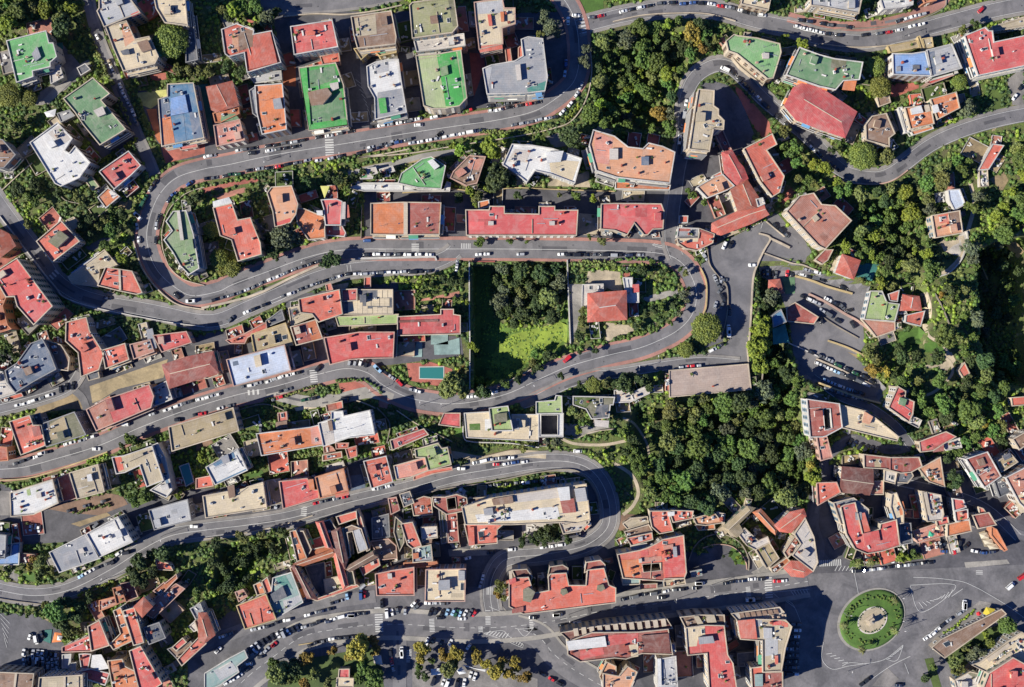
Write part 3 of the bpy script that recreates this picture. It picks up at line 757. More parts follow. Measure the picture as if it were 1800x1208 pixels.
KINDS = dict(dome=('pine', 'dome', 'pine_tree', 'umbrella pine', 'dark green'), dark=('dark', 'round', 'broadleaf_tree', 'broadleaf tree', 'dark green'), green=('green', 'round', 'broadleaf_tree', 'broadleaf tree', 'mid green'),
 olive=('olive', 'round', 'broadleaf_tree', 'broadleaf tree', 'olive green'), bright=('bright', 'round', 'broadleaf_tree', 'broadleaf tree', 'yellow green'), grey=('grey', 'loose', 'broadleaf_tree', 'airy tree', 'grey green'),
 autumn=('autumn', 'round', 'autumn_tree', 'autumn tree', 'ochre yellow'), loose=('green', 'loose', 'broadleaf_tree', 'airy tree', 'mid green'))
TODO = []
def tree(px, py, rpx, kind, where, group, plan=False):
    lk, cr, nm, noun, adj = KINDS[kind]; r = rpx * S * (1.0 if cr == 'dome' else 1.17)
    cand = sorted(CROWN[cr], key=lambda c: abs(c[0] - r))[:3 if cr != 'dome' else 2]; pick = random.choice(cand)
    s = r / pick[0]; z = ground_at(px, py) if not plan else gz(px, py)
    qx, qy = (px, py) if plan else unproj(px, py, z + pick[2] * s * .8)
    stamp([(qx + rpx * .6 * math.cos(a), qy + rpx * .6 * math.sin(a)) for a in (0, 1, 2, 3, 4, 5)], 3)
    TODO.append((r, kind, pick, s, qx, qy, where, group, random.uniform(0, 6.28), random.uniform(.9, 1.1)))
def plant_trees():
    seen = {}; rest = []
    for r, kind, pick, s, qx, qy, where, group, rz, sz in sorted(TODO, key=lambda t: -t[0]):
        lk, cr, nm, noun, adj = KINDS[kind]; seen[nm] = seen.get(nm, 0) + 1; z = gz(qx, qy); wx, wy = W(qx, qy)
        if seen[nm] > 300: rest.append((lk, pick, s, wx, wy, z, rz, sz)); continue
        root = empty(nm, (wx, wy, z), rz); root.scale = (s, s, s * sz); tag(root, None, 'tree', group)
        c = inst('crown', pick[1], root, (0, 0, 0)); c.material_slots[0].link = 'OBJECT'; c.material_slots[0].material = LEAF[lk]
        inst('trunk', pick[3], root, (0, 0, 0))
        TREES.append([root, f'{adj} {noun} {where}', (qx, qy)])
    if rest:
        keys = list(LEAF); parts = []
        for lk, pick, s, wx, wy, z, rz, sz in rest:
            me = pick[1]; V = np.empty(len(me.vertices) * 3, np.float32); me.vertices.foreach_get('co', V); V = V.reshape(-1, 3)
            V = V @ np.array([[math.cos(rz), math.sin(rz), 0], [-math.sin(rz), math.cos(rz), 0], [0, 0, 1]]) * np.array([s, s, s * sz]) + np.array([wx, wy, z])
            L = np.empty(len(me.loops), np.int32); me.loops.foreach_get('vertex_index', L); T = np.empty(len(me.polygons), np.int32); me.polygons.foreach_get('loop_total', T); st = np.concatenate([[0], np.cumsum(T)[:-1]])
            k = keys.index(lk); V = V.astype(np.float32)
            tri = st[T == 3]; quad = st[T == 4]; nv = len(V)
            parts.append((V, L[tri[:, None] + np.arange(3)], k)); parts.append((np.zeros((0, 3), np.float32), L[quad[:, None] + np.arange(4)] - nv, k))
            tm = pick[3]; TV = np.array([v.co[:] for v in tm.vertices]) * np.array([s, s, s * sz]) + np.array([wx, wy, z])
            parts.append((TV.astype(np.float32), np.array([p.vertices[:] for p in tm.polygons]), len(keys)))
        o = bpy.data.objects.new('trees', fastmesh('trees', parts, list(LEAF.values()) + [BARK])); link(o); tag(o, 'smaller broadleaf trees growing between the larger ones in the woods and gardens', 'trees', kind='stuff')
def trees(tile, s, where, group='single trees'):
    """'x y r kind; ...' in enlarged readings"""
    for t in s.split(';'):
        t = t.split()
        if len(t) < 4: continue
        (px, py), = tp(tile, t[0] + ' ' + t[1]); tree(px, py, float(t[2]) / 4, t[3], where, group)
def wood(poly, n, r0, r1, kinds, where, group):
    P = planpts(pairs(poly)); xs = [p[0] for p in P]; ys = [p[1] for p in P]; pl = []; tr = 0
    rs = random.Random(where)
    while len(pl) < n and tr < 6000:
        tr += 1; x, y = rs.uniform(min(xs), max(xs)), rs.uniform(min(ys), max(ys)); r = rs.uniform(r0, r1)
        if not pin(x, y, P) or not free(x, y) or not -12 < x < 1815 or not -12 < y < 1220 or any(math.hypot(x - a, y - b) < (r + c) * .66 for a, b, c in pl): continue
        if not all(free(x + r * .7 * math.cos(q), y + r * .7 * math.sin(q)) for q in (0, 1.57, 3.14, 4.71)): continue
        pl.append((x, y, r))
    for x, y, r in pl: tree(x, y, r, rs.choice(kinds.split()), where, group, plan=True)
ORD = ['', 'first', 'second', 'third', 'fourth', 'fifth', 'sixth', 'seventh', 'eighth', 'ninth', 'tenth', 'eleventh', 'twelfth', 'thirteenth', 'fourteenth', 'fifteenth', 'sixteenth', 'seventeenth', 'eighteenth', 'nineteenth']
def ordn(i, n):
    if i == 1: return 'westernmost'
    if i == n: return 'easternmost'
    if i < 20: return ORD[i] + ' from west'
    t = ['', '', 'twenty', 'thirty', 'forty', 'fifty', 'sixty'][i // 10]
    return (t + '-' + ORD[i % 10] if i % 10 else t[:-1] + 'ieth') + ' from west'
def number(items):                     # items: [object, base label, plan pos]
    d = {}
    for it in items: d.setdefault(it[1], []).append(it)
    for base, L in d.items():
        L.sort(key=lambda t: t[2][0]); n = len(L)
        for i, it in enumerate(L): it[0]['label'] = base if n == 1 else f'{base}, {ordn(i + 1, n)}'

# ---------------------------------------------------------------- cars
def car_meshes(kind):
    L, Wd, hb, hr = dict(hatchback=(3.9, 1.72, .82, 1.45), saloon=(4.5, 1.78, .82, 1.42), estate=(4.5, 1.82, .92, 1.62), van=(5.0, 1.95, 1.1, 2.1))[kind]
    l, w = L / 2, Wd / 2
    secs = [(-l, .72, .42, hb - .18), (-l + .12, .92, .25, hb - .02), (-l + .7, 1, .2, hb + .03), (0, 1.0, .2, hb + .03), (l - 1.1, 1, .2, hb), (l - .3, .93, .22, hb - .12), (l, .7, .38, hb - .28)]
    if kind == 'van': secs = [(-l, .95, .3, 1.08), (-l + .1, 1, .25, 1.1), (0, 1, .22, 1.1), (l - 1.0, 1, .22, 1.08), (l - .25, .94, .25, .9), (l, .78, .38, .7)]
    V, F = [], []
    for x, k, z0, z1 in secs: V += [(x, -w * k, z0), (x, -w * k * 1.0, (z0 + z1) / 2), (x, -w * k * .93, z1), (x, w * k * .93, z1), (x, w * k, (z0 + z1) / 2), (x, w * k, z0)]
    for i in range(len(secs) - 1):
        for j in range(6):
            a, b = 6 * i + j, 6 * i + (j + 1) % 6; F.append((a, b, b + 6, a + 6))
    F += [tuple(range(5, -1, -1)), tuple(range(6 * (len(secs) - 1), 6 * len(secs)))]
    cab = dict(hatchback=(-l + .12, -l + .55, l - 1.95, l - 1.15), saloon=(-l + .55, -l + 1.15, l - 2.15, l - 1.35), estate=(-l + .1, -l + .4, l - 1.95, l - 1.2), van=(-l + .05, -l + .12, l - 1.35, l - .7))[kind]
    kb, kt = .86, .70 if kind != 'van' else .84
    def ringv(x0, x1, kk, z): return [(x0, -w * kk, z), (x1, -w * kk, z), (x1, w * kk, z), (x0, w * kk, z)]
    body = meshdata('car_body_' + kind, V, F, (BARK,), smooth=True); body.materials[0] = BARK
    gv_ = ringv(cab[0], cab[3], kb, hb) + ringv(cab[1], cab[2], kt + .03, hr - .04); gf_ = [(0, 1, 5, 4), (1, 2, 6, 5), (2, 3, 7, 6), (3, 0, 4, 7), (4, 5, 6, 7)]
    glass = meshdata('car_windows_' + kind, gv_, gf_, (CARGLASS,))
    V, F = [], []; x0, x1 = cab[1] - .05, cab[2] + .05; a = ringv(x0, x1, kt + .02, hr - .04); b = ringv(x0 + .12, x1 - .12, kt - .06, hr + .03)
    V = a + b; F = [(0, 1, 5, 4), (1, 2, 6, 5), (2, 3, 7, 6), (3, 0, 4, 7), (4, 5, 6, 7)]
    for sx in (-1, 1):                       # pillars
        for (p, q) in (((cab[0], kb, hb), (cab[1], kt + .03, hr - .03)), ((cab[3], kb, hb), (cab[2], kt + .03, hr - .03))):
            k = len(V); y0, y1 = sx * w * (p[1] + .01), sx * w * (q[1] + .01)
            V += [(p[0] - .06, y0, p[2]), (p[0] + .06, y0, p[2]), (q[0] + .06, y1, q[2]), (q[0] - .06, y1, q[2])]; F.append((k, k + 1, k + 2, k + 3))
    roof = meshdata('car_roof_' + kind, V, F, (BARK,))
    return body, glass, roof, l, w
def wheel_mesh():
    V, F = [], []; n = 12
    for y in (-.1, .1):
        for i in range(n): t = 6.2832 * i / n; V.append((.31 * math.cos(t), y, .31 + .31 * math.sin(t)))
    for i in range(n): j = (i + 1) % n; F.append((i, j, n + j, n + i))
    F += [tuple(range(n)), tuple(range(2 * n - 1, n - 1, -1))]; return meshdata('wheel', V, F, (RUBBER,))
WHEEL = wheel_mesh()
LIGHTM = boxmesh('headlight', [(-.06, .06, -.2, .2, 0, .14)], plain('lamp_glass', (.7, .7, .65), .2)); TAILM = boxmesh('tail_light', [(-.05, .05, -.16, .16, 0, .18)], plain('red_lens', (.35, .02, .02), .3))
CARM = {k: car_meshes(k) for k in ('hatchback', 'saloon', 'estate', 'van')}
CPAINT = dict(w=('white', (.62, .62, .6)), s=('silver', (.33, .34, .35)), g=('grey', (.11, .115, .12)), k=('black', (.016, .017, .02)), b=('blue', (.035, .075, .2)), r=('red', (.42, .02, .025)), n=('dark green', (.02, .075, .035)), d=('dark blue', (.014, .02, .045)), e=('beige', (.35, .29, .2)), l=('light blue', (.25, .4, .55)))
CMAT = {k: plain('car_paint_' + v[0].replace(' ', '_'), v[1], .3, 0.15 if k in 'sg' else 0, .6) for k, v in CPAINT.items()}
CARPOS = []; REST = []
def car_at(qx, qy, ang, col, kind, where):
    wx, wy = W(qx, qy); z = gz(qx, qy) + .18
    if len(CARPOS) >= 300: REST.append((wx, wy, z, ang, col, kind)); return
    body, glass, roof, l, w = CARM[kind]; root = empty('parked_van' if kind == 'van' else 'parked_car', (wx, wy, z), ang)
    tag(root, None, 'van' if kind == 'van' else 'car', 'cars parked along the kerbs and in the lots')
    for nm, me in (('body', body), ('roof', roof)):
        o = inst(nm, me, root, (0, 0, 0)); o.material_slots[0].link = 'OBJECT'; o.material_slots[0].material = CMAT[col]
    inst('window', glass, root, (0, 0, 0))
    for sx in (-1, 1):
        for sy in (-1, 1): inst('wheel', WHEEL, root, (sx * (l - .8), sy * (w - .09), 0))
        inst('headlight', LIGHTM, root, (l - .12, sx * w * .58, .5)); inst('tail_light', TAILM, root, (-l + .08, sx * w * .62, .58))
    CARPOS.append([root, f'{CPAINT[col][0]} {kind} {where}', (qx, qy)])
def cars(tile, s, where, cols='wsgkwgkswbgk', rot=0, n=None, vans=False, seed=0, jit=0):
    P = tp(tile, s) if tile else pairs(s); rs = random.Random(where + s)
    if n and n > 1:
        L = []; d = [0]
        for i in range(1, len(P)): d.append(d[-1] + math.dist(P[i - 1], P[i]))
        for q in range(n):
            t = d[-1] * q / (n - 1); i = max(j for j in range(len(P)) if d[j] <= t + 1e-6); i = min(i, len(P) - 2); u = (t - d[i]) / (d[i + 1] - d[i])
            L.append((P[i][0] + (P[i + 1][0] - P[i][0]) * u, P[i][1] + (P[i + 1][1] - P[i][1]) * u))
        P = L
    Q = planpts(P)
    for i, p in enumerate(Q):
        a, b = Q[max(0, i - 1)], Q[min(len(Q) - 1, i + 1)]
        ang = math.atan2(-(b[1] - a[1]), b[0] - a[0]) if len(Q) > 1 else R(rot)
        if len(Q) > 1: ang += R(rot)
        if rs.random() < .5: ang += math.pi
        c = cols[i % len(cols)] if n is None or len(cols) >= len(Q) else rs.choice(cols)
        k = 'van' if (vans or rs.random() < .04) else rs.choice(['hatchback', 'hatchback', 'saloon', 'estate'])
        car_at(p[0] + rs.uniform(-.6, .6), p[1] + rs.uniform(-.6, .6), ang + rs.gauss(0, .03), c, k, where)
def finish_cars():
    number(CARPOS)
    if not REST: return
    V, F, mi = [], [], []; mats = list(CMAT.values()) + [CARGLASS, RUBBER]; keys = list(CMAT)
    for x, y, z, a, col, kind in REST:
        body, glass, roof, l, w = CARM[kind]; ca, sa = math.cos(a), math.sin(a)
        todo = [(body, keys.index(col), 0, 0), (roof, keys.index(col), 0, 0), (glass, len(keys), 0, 0)] + [(WHEEL, len(keys) + 1, sx * (l - .8), sy * (w - .09)) for sx in (-1, 1) for sy in (-1, 1)]
        for me, m, ox, oy in todo:
            b = len(V); V += [(x + (v.co.x + ox) * ca - (v.co.y + oy) * sa, y + (v.co.x + ox) * sa + (v.co.y + oy) * ca, z + v.co.z) for v in me.vertices]
            for p in me.polygons: F.append(tuple(b + q for q in p.vertices)); mi.append(m)
    o = obj('parked_cars', V, F, mats, mi=mi); tag(o, 'remaining cars parked in the deep shade and in the crowded lots', 'cars', kind='stuff')
# ================================================================ paved ground of the built-up quarters
for k, (pts, key) in enumerate([
 ('-60 1075 60 1080 110 1105 120 1250 -60 1250', 'asphalt2'),
 ('330 1130 480 1060 560 1040 660 1010 860 985 870 1250 330 1250', 'asphalt2'),
 ('860 985 1080 960 1400 985 1400 1250 860 1250', 'court'),
 ('760 880 1060 850 1085 905 1080 960 1000 985 880 985 760 985', 'court'),
 ('1380 1000 1480 985 1560 965 1720 925 1800 935 1860 950 1860 1250 1380 1250', 'asphalt'),
 ('1430 820 1860 780 1860 990 1400 1010', 'court'),
 ('640 900 860 880 870 1030 640 1040', 'court'),
 ('720 195 720 30 1000 20 1000 150 985 185', 'court'),
 ('480 20 720 20 740 230 500 250', 'court'),
 ('240 160 500 150 500 260 290 285', 'court'),
 ('120 630 340 590 520 560 560 650 140 760', 'court'),
 ('-60 600 150 660 160 700 -60 740', 'court'),
 ('500 520 700 495 700 640 520 660', 'court'), ('700 592 810 590 815 625 700 640', 'court'),
 ('0 850 90 880 200 880 340 860 500 850 650 800 640 870 330 940 0 960', 'court'),
 ('640 330 1180 335 1185 432 640 436', 'court'),
 ('1195 260 1320 230 1360 340 1250 440 1180 440', 'court'),
]): sheet('paved_ground', None, pts, key, 'ground', sv=4 if key == 'court' else 1)
# plateau, car parks and access roads on the east side
sheet('forecourt', None, '1232 470 1245 440 1262 430 1345 388 1350 378 1366 375 1422 440 1415 462 1345 445 1340 448 1330 472 1322 490 1320 560 1317 645 1170 655 1165 640 1230 628 1275 605 1278 560 1275 505 1252 468', 'asphalt', 'road')
sheet('car_park', None, '1332 452 1352 446 1420 466 1440 478 1530 503 1516 560 1520 606 1505 630 1535 655 1556 682 1548 708 1500 700 1440 676 1404 662 1392 600 1382 545 1366 502 1334 484', 'asphalt', 'road')
sheet('lane', None, '1232 462 1252 470 1275 505 1278 562 1272 600 1240 612 1240 560 1243 520', 'asphalt2', 'road')
sheet('courtyard', '3 0', '600 590 700 570 800 600 900 720 980 940 950 1020 830 1060 700 900', 'asphalt2', 'ground')
sheet('courtyard', '3 0', '830 590 900 640 1090 860 1110 950 1040 970 970 880', 'redcourt', 'ground')
# ================================================================ roads
A = 'walkred'; G = 'walkgrey'
road('1840 2 1800 8 1740 20 1665 40 1590 60 1515 74 1440 66 1392 50 1330 37 1255 17 1180 15 1110 24 1050 38 1015 48', 27, (G, G), 'e', (5, 5))
road('1385 30 1440 43 1500 47 1560 40 1610 25 1655 4 1670 -20', 18, (None, None), '', key='walkred')
road('965 -40 985 -10 1003 18 1014 50 1018 90 1016 122 1004 150 968 180 932 198 870 212 800 222 720 234 610 252 485 272 400 290 360 297 312 312 282 340 265 377 258 415 265 452 282 482 312 508 340 520 385 512 410 500 472 477 535 454 585 442 635 438 720 438 900 438 1080 441 1155 445 1190 456 1212 480 1224 515 1217 552 1192 580 1155 600 1120 613 1080 622 1045 631 995 646 945 668 895 691 845 704 795 710 745 705 710 696 672 676 647 656 610 648 560 658 485 679 410 696 325 722 250 750 175 783 100 806 37 822 -30 826', 32, (A, A), 's', (5, 6))
road('440 5 470 8 520 11 590 6 660 -4 720 -20', 22, (G, A), '', (5, 8))
road('150 -20 158 20 172 70 190 115 208 160 226 205 242 245 258 280 270 310', 17, (None, G), '', (4, 5))
road('-30 315 0 360 37 410 75 457 100 492 137 517 187 532 250 543 300 553 345 563 385 562 435 541 510 508 560 488 610 475 685 468 745 466 785 452 800 440', 25, (G, G), 'e', (5, 6))
road('1190 452 1180 422 1182 377 1187 340 1192 302 1202 250 1206 175 1222 137 1255 116 1282 119 1305 137 1342 175 1392 217 1440 260 1477 298 1520 312 1565 306 1640 253 1715 222 1800 202 1850 198', 25, (None, G), 'e', (5, 6))
road('1300 640 1230 636 1155 645 1080 657 1045 661 995 676 945 701 915 712', 18, (G, None), 'e', (4, 4))
road('-30 1030 0 1038 62 1047 125 1036 200 998 250 966 300 942 360 932 435 923 510 911 610 884 720 858 795 837 870 824 945 812 1000 812 1038 826 1062 857 1072 898 1066 930 1035 956 995 968 945 976 900 980 878 992 864 1020 862 1050 866 1075', 27, (G, G), 'se', (5, 5))
road('-30 727 0 719 75 699 120 681 140 655', 17, (G, None), 'e', (5, 4))
road('120 680 145 700 160 745 170 775', 13, (None, None), '')
road('400 1225 435 1190 480 1155 530 1120 590 1106 660 1098 720 1098 795 1103 870 1103 945 1096 1010 1084 1080 1070 1155 1061 1255 1047 1330 1037 1420 1022', 40, ('concrete', 'concrete'), 'd', (8, 8), key='asphalt')
road('330 1150 380 1125 440 1102 520 1076 590 1058 660 1048', 22, (None, None), '', (5, 7), key='asphalt')
road('905 1104 945 1118 975 1151 1010 1178 1070 1212', 42, (None, 'concrete'), 'd', (6, 4), key='asphalt')
road('702 1095 703 1140 702 1240', 24, (None, None), '', (5, 5), key='asphalt')
road('1428 664 1480 698 1528 716 1575 750 1602 785', 17, (None, None), 'e', key='asphalt2')
road('1600 785 1560 790 1500 772 1468 790 1448 815 1455 850', 17, (None, None), '', key='asphalt2')
road('1570 845 1640 860 1702 878 1745 902 1790 945', 17, (None, None), 'e', key='asphalt2')
road('1400 1020 1440 975 1430 920 1440 880 1470 880', 18, (None, None), '', key='asphalt2')
road('1700 925 1740 912 1780 935 1850 960', 16, (None, None), '', key='asphalt2')
road('735 792 800 800 850 808 900 798 960 800', 13, (None, None), '', key='gravel', name='path')
road('470 690 540 706 600 700 650 690 690 702', 20, (None, None), '', key='concrete', name='driveway')
road('1350 400 1390 410 1420 450', 20, (None, None), '', key='asphalt')
road('612 306 650 296 700 286 745 274 790 268 830 262', 9, (None, None), '', key='concrete', name='driveway')
road('80 180 110 150 140 122 160 110', 13, (None, None), '', key='concrete', name='driveway')
for s, w_ in (('1095 735 1115 745 1135 775 1141 800', 4), ('1080 815 1110 835 1122 865 1112 890 1095 905', 6), ('985 770 1010 780 1060 782 1100 775', 5), ('1600 700 1640 690 1672 660 1672 640 1660 628', 5), ('1625 570 1632 590 1655 605 1670 625', 5), ('1690 415 1694 440 1680 465 1655 482 1640 488', 7), ('1620 515 1632 535 1628 560', 8), ('1705 320 1712 360 1700 410', 7)):
    road(s, w_, (None, None), '', key='gravel', name='path')
road_wear()
# small sheets: lawns, terraces and yards
for t, s, k in [
 ('0 0', '550 260 650 230 710 420 640 470 540 420', 'dgrass'), ('0 0', '380 300 430 300 560 450 640 490 450 640 300 740 250 740 260 660 420 560', 'walkgrey'),
 ('0 0', '1140 1040 1440 985 1440 1080 1160 1150', 'redcourt'), ('0 0', '960 655 1170 630 1175 690 1060 765 1000 740', 'yellow'), ('0 0', '1030 770 1100 765 1135 1020 1100 980', 'orange'),
 ('0 0', '1050 525 1180 510 1190 555 1060 575', 'redcourt'), ('0 0', '600 960 720 1110 960 1000 900 970 740 1020', 'court'),
 ('1 0', '-60 600 20 590 65 960 -50 960', 'teal'), ('1 0', '550 480 640 460 640 610 550 600', 'rust'), ('1 0', '280 120 365 160 355 190 300 150', 'redcourt'),
 ('1 0', '1085 350 1180 345 1130 470 1150 620 1195 680 1140 690 1100 610', 'concrete'), ('2 0', '420 370 520 380 530 460 450 690', 'brick'),
 ('2 0', '1110 -10 1360 -10 1365 60 1270 85 1180 60', 'lawn'), ('1 1', '-20 120 60 100 250 60 380 40 380 70 200 100 0 150', 'redcourt'), ('0 1', '620 300 700 340 690 380 600 360', 'soil'), ('4 2', '640 120 760 170 900 190 960 120 930 60 880 60 900 120 840 150 740 150 640 100', 'gravel'), ('2 0', '-430 1190 -100 1130 200 1090 330 1060 310 1090 100 1130 -430 1225', 'sand'), ('2 0', '960 960 1100 920 1150 1020 1010 1040', 'concrete'),
 ('4 0', '1140 600 1300 560 1350 740 1190 790', 'grass'), ('4 0', '1320 560 1440 470 1440 740 1360 740', 'walkgrey'), ('4 0', '510 590 700 580 700 620 500 695', 'redcourt'),
 ('0 1', '860 110 930 80 980 150 880 170', 'grass'), ('0 1', '840 210 930 190 920 270 830 260', 'sand'), ('0 1', '-20 560 120 500 150 570 0 680', 'redcourt'),
 ('0 1', '600 530 790 430 800 470 640 570', 'asphalt2'), ('0 1', '60 230 130 180 130 320', 'soil'),
 ('1 1', '60 170 280 110 300 140 100 200', 'pinktile'), ('1 1', '900 800 1010 780 1010 830 920 830', 'cream'),
 ('2 1', '1260 690 1400 690 1440 760 1360 850 1230 790', 'gravel'), ('2 1', '1120 790 1220 790 1210 960 1160 1170 1130 1200', 'concrete'),
 ('2 1', '60 900 350 840 350 880 80 910', 'pinktile'), ('2 1', '980 30 1090 60 1260 -10 1270 110 970 100', 'gravel'), ('2 1', '680 70 800 110 840 40 720 10', 'gravel'),
 ('2 1', '560 170 960 150 1240 180 1240 240 1030 240 1010 200 570 200', 'court'),
 ('3 1', '-90 700 40 700 60 840 0 840 -90 800', 'gravel'), ('3 1', '170 890 440 820 450 860 250 920', 'concrete'), ('3 1', '310 760 460 730 440 790 320 840', 'grass'),
 ('3 1', '250 1020 400 970 400 1010 270 1060', 'grass'), ('3 1', '-60 1060 100 1080 160 1110 40 1160 -60 1200', 'gravel'), ('3 1', '670 220 750 190 790 260 720 310', 'dgrass'),
 ('3 1', '0 620 250 650 260 720 120 720 0 700', 'dgrass'), ('3 1', '1150 210 1240 110 1280 140 1190 230', 'redcourt'),
 ('4 1', '840 480 960 470 1000 430 990 500 930 580 880 560', 'gravel'), ('4 1', '1180 60 1300 0 1330 60 1280 150 1240 90', 'sand'), ('4 1', '270 640 420 650 370 770 260 740', 'teal'), ('4 1', '70 700 120 590 160 600 120 710', 'gravel'),
 ('4 1', '550 1130 700 1090 800 1208 560 1208', 'lawn'), ('4 1', '1300 510 1380 490 1440 560 1400 610 1360 580', 'sand'), ('4 1', '420 650 450 660 400 760 380 750', 'grass'),
 ('4 2', '470 20 540 -10 860 -10 900 70 720 60 500 50', 'lawn'), ('4 2', '420 430 520 290 560 300 480 440', 'wcream'), ('4 2', '200 60 320 95 260 100', 'sand'),
 ('2 2', '-20 140 150 130 300 180 290 240 200 300 0 260', 'redcourt'), ('2 2', '-20 460 230 490 200 570 0 500', 'soil'), ('2 2', '300 600 370 595 390 670 310 650', 'lawn'),
 ('2 2', '400 690 920 700 930 730 700 735 440 710', 'grass'), ('2 2', '1080 560 1430 590 1180 660 1090 640', 'concrete'), ('2 2', '450 830 500 790 770 730 780 800 560 810', 'soil'),
 ('1 2', '630 450 890 420 880 440 640 475', 'cream'), ('1 2', '940 280 1100 265 1210 330 1180 370 1080 330 960 350', 'redcourt'), ('1 2', '1210 440 1250 345 1310 390 1280 460', 'pinktile'),
 ('1 2', '290 920 400 890 420 920 310 950', 'lawn'), ('1 2', '-60 640 40 620 60 700 -60 760', 'brown'), ('1 2', '1020 930 1100 920 1140 1030 1030 1050', 'slate'),
 ('0 2', '630 300 1180 110 1150 240 830 320 700 400 650 420', 'tan'), ('0 2', '260 450 560 330 600 460 480 460 240 500', 'sand'), ('0 2', '860 950 960 870 1050 1020 1100 1090 930 1160', 'grass'), ('0 2', '320 1160 750 1050 860 1070 900 1130 700 1208 480 1190', 'brown'),
 ('0 2', '-20 1030 80 1040 70 1208 -20 1208', 'walkgrey'), ('0 3', '500 60 750 -20 780 0 560 80', 'sand'), ('0 3', '160 410 240 400 270 470 170 460', 'lawn'), ('0 3', '60 430 100 380 140 420 120 470', 'concrete'),
 ('1 3', '60 760 230 640 270 790 90 830', 'court'), ('1 3', '340 280 420 260 440 300 350 340', 'grass'), ('1 3', '450 1130 760 1000 1220 920 1260 1208 440 1208', 'dgrass'), ('1 3', '1180 980 1240 980 1250 1060 1190 1040', 'offwhite'),
 ('2 3', '20 1000 420 1000 900 1150 900 1208 20 1208', 'walkgrey'), ('2 3', '600 620 700 690 600 580', 'concrete'), ('2 3', '270 240 340 230 560 250 560 280 280 290', 'concrete'),
 ('3 3', '640 230 780 200 880 240 930 330 920 370 780 330 700 310', 'court'), ('3 3', '800 270 830 220 900 270 925 350 850 340', 'lawn'), ('3 3', '960 400 1060 350 1110 410 1000 430', 'concrete'), ('3 3', '-20 50 60 -10 240 0 250 60 40 110', 'brown'),
 ('4 3', '230 310 700 270 760 300 200 370', 'grass'), ('4 3', '1020 330 1320 310 1340 340 1030 370', 'concrete'), ('4 3', '780 880 1130 600 1240 620 1000 830 860 900', 'walkgrey'), ('4 3', '370 1200 480 1070 560 1150 500 1208', 'walkgrey'),
 ('4 3', '880 1000 1180 800 1280 760 1300 820 1090 990 960 1130', 'dgrass'), ('4 3', '1120 120 1210 90 1240 230 1160 220', 'beige'), ('4 3', '740 1010 800 1000 860 1208 800 1208', 'dgrass'),
 ('3 2', '860 350 950 330 1010 310 1020 290 965 500 910 500', 'dgrass'),
]:
    nm = {'lawn': 'lawn', 'grass': 'grass_patch', 'dgrass': 'grass_patch', 'gravel': 'gravel_yard', 'soil': 'bare_ground', 'sand': 'bare_ground'}.get(k, 'terrace_paving')
    sheet(nm, t, s, k, 'ground', st=k not in ('grass', 'dgrass', 'soil'))
sheet('terrace_paving', '4 1', '985 440 1035 412 1046 480 1030 560 985 640 910 715 800 752 798 738 880 700 950 635 985 590 940 585 900 560 940 520 985 500', 'offwhite', 'ground')
# meadow
PAL['meadow'] = (150, 172, 58); PAL['meadow2'] = (104, 136, 46)
sheet('meadow', None, '831 470 862 470 868 560 900 578 975 572 998 520 999 600 962 628 900 660 850 688 833 686', 'meadow2', 'ground', sv=5)
sheet('meadow', None, '862 640 872 612 900 588 940 578 985 566 998 572 997 604 960 624 915 644 880 672 858 684 850 668', 'meadow', 'ground', sv=5)
# road writing and hatching
for a in [('1 0', 875, 985, 880, 1108, 15, 8), ('2 0', 1215, 110, 1240, 230, 13, 6), ('0 1', 345, 760, 400, 705, 10, 4), ('2 1', 40, 510, 40, 565, 13, 5), ('1 2', 762, 190, 770, 268, 13, 6), ('2 1', 365, 522, 425, 522, 9, 6),
          ('1 2', 700, 1150, 695, 1208, 10, 5), ('1 3', 1220, 650, 1228, 815, 14, 11), ('2 3', 155, 730, 160, 815, 9, 9), ('2 3', 550, 670, 552, 765, 9, 10), ('2 3', 498, 785, 500, 815, 8, 4), ('2 3', 855, 740, 858, 790, 7, 5),
          ('2 3', 545, 532, 580, 532, 13, 4), ('2 3', 5, 945, 5, 1005, 5, 7), ('3 3', 1080, 440, 1088, 575, 13, 9), ('3 3', 938, 505, 945, 565, 8, 8), ('4 3', 5, 338, 150, 330, 11, 12), ('4 3', 1125, 390, 1125, 412, 12, 3),
          ('1 3', 1432, 950, 1430, 1030, 6, 8), ('1 2', 310, 345, 375, 340, 9, 3)]: zebra(*a)
lines('2 3', ['520 830 650 810 700 850 800 910 795 930 660 875 520 830', '760 800 860 795 870 790 810 850 760 800', '560 640 600 660 720 700'], .7)
for i in range(7): lines('2 3', [f'{540 + i * 22} {835 + i * 5} {570 + i * 21} {812 + i * 3}'], 1.4)
for i in range(6): lines('2 3', [f'{700 + i * 16} {880 + i * 8} {715 + i * 16} {855 + i * 9}'], 1.1)
for i in range(6): lines('3 3', [f'{1240 + i * 22} {532 - i * 2} {1265 + i * 22} {565 + i * 2}'], .9)
lines('3 3', ['1115 540 1370 518', '1115 545 1170 590 1250 620 1310 750', '1190 590 1270 650'], .7)
for i in range(5): lines('4 3', [f'{110 + i * 26} {390 - i * 0} {130 + i * 26} {352 + i * 2}'], 1)
lines('4 3', ['245 400 275 550', '660 435 800 440 900 450 1020 470 1140 525', '640 495 720 680 960 495 640 490', '30 890 20 1010 90 1080 200 1060 300 1045 400 1030 480 1000 590 910', '1140 525 1300 620 1440 720', '370 1150 500 1060 640 990', '600 1040 630 1115', '470 1010 545 1020 590 915', '930 570 1010 515', '830 205 850 265', '900 190 925 265', '160 1060 215 1035 330 1045'], .8)
for i in range(9): lines('4 3', [f'{700 + i * 26} {610 - i * 4} {730 + i * 26} {650 - i * 16}'], 1)
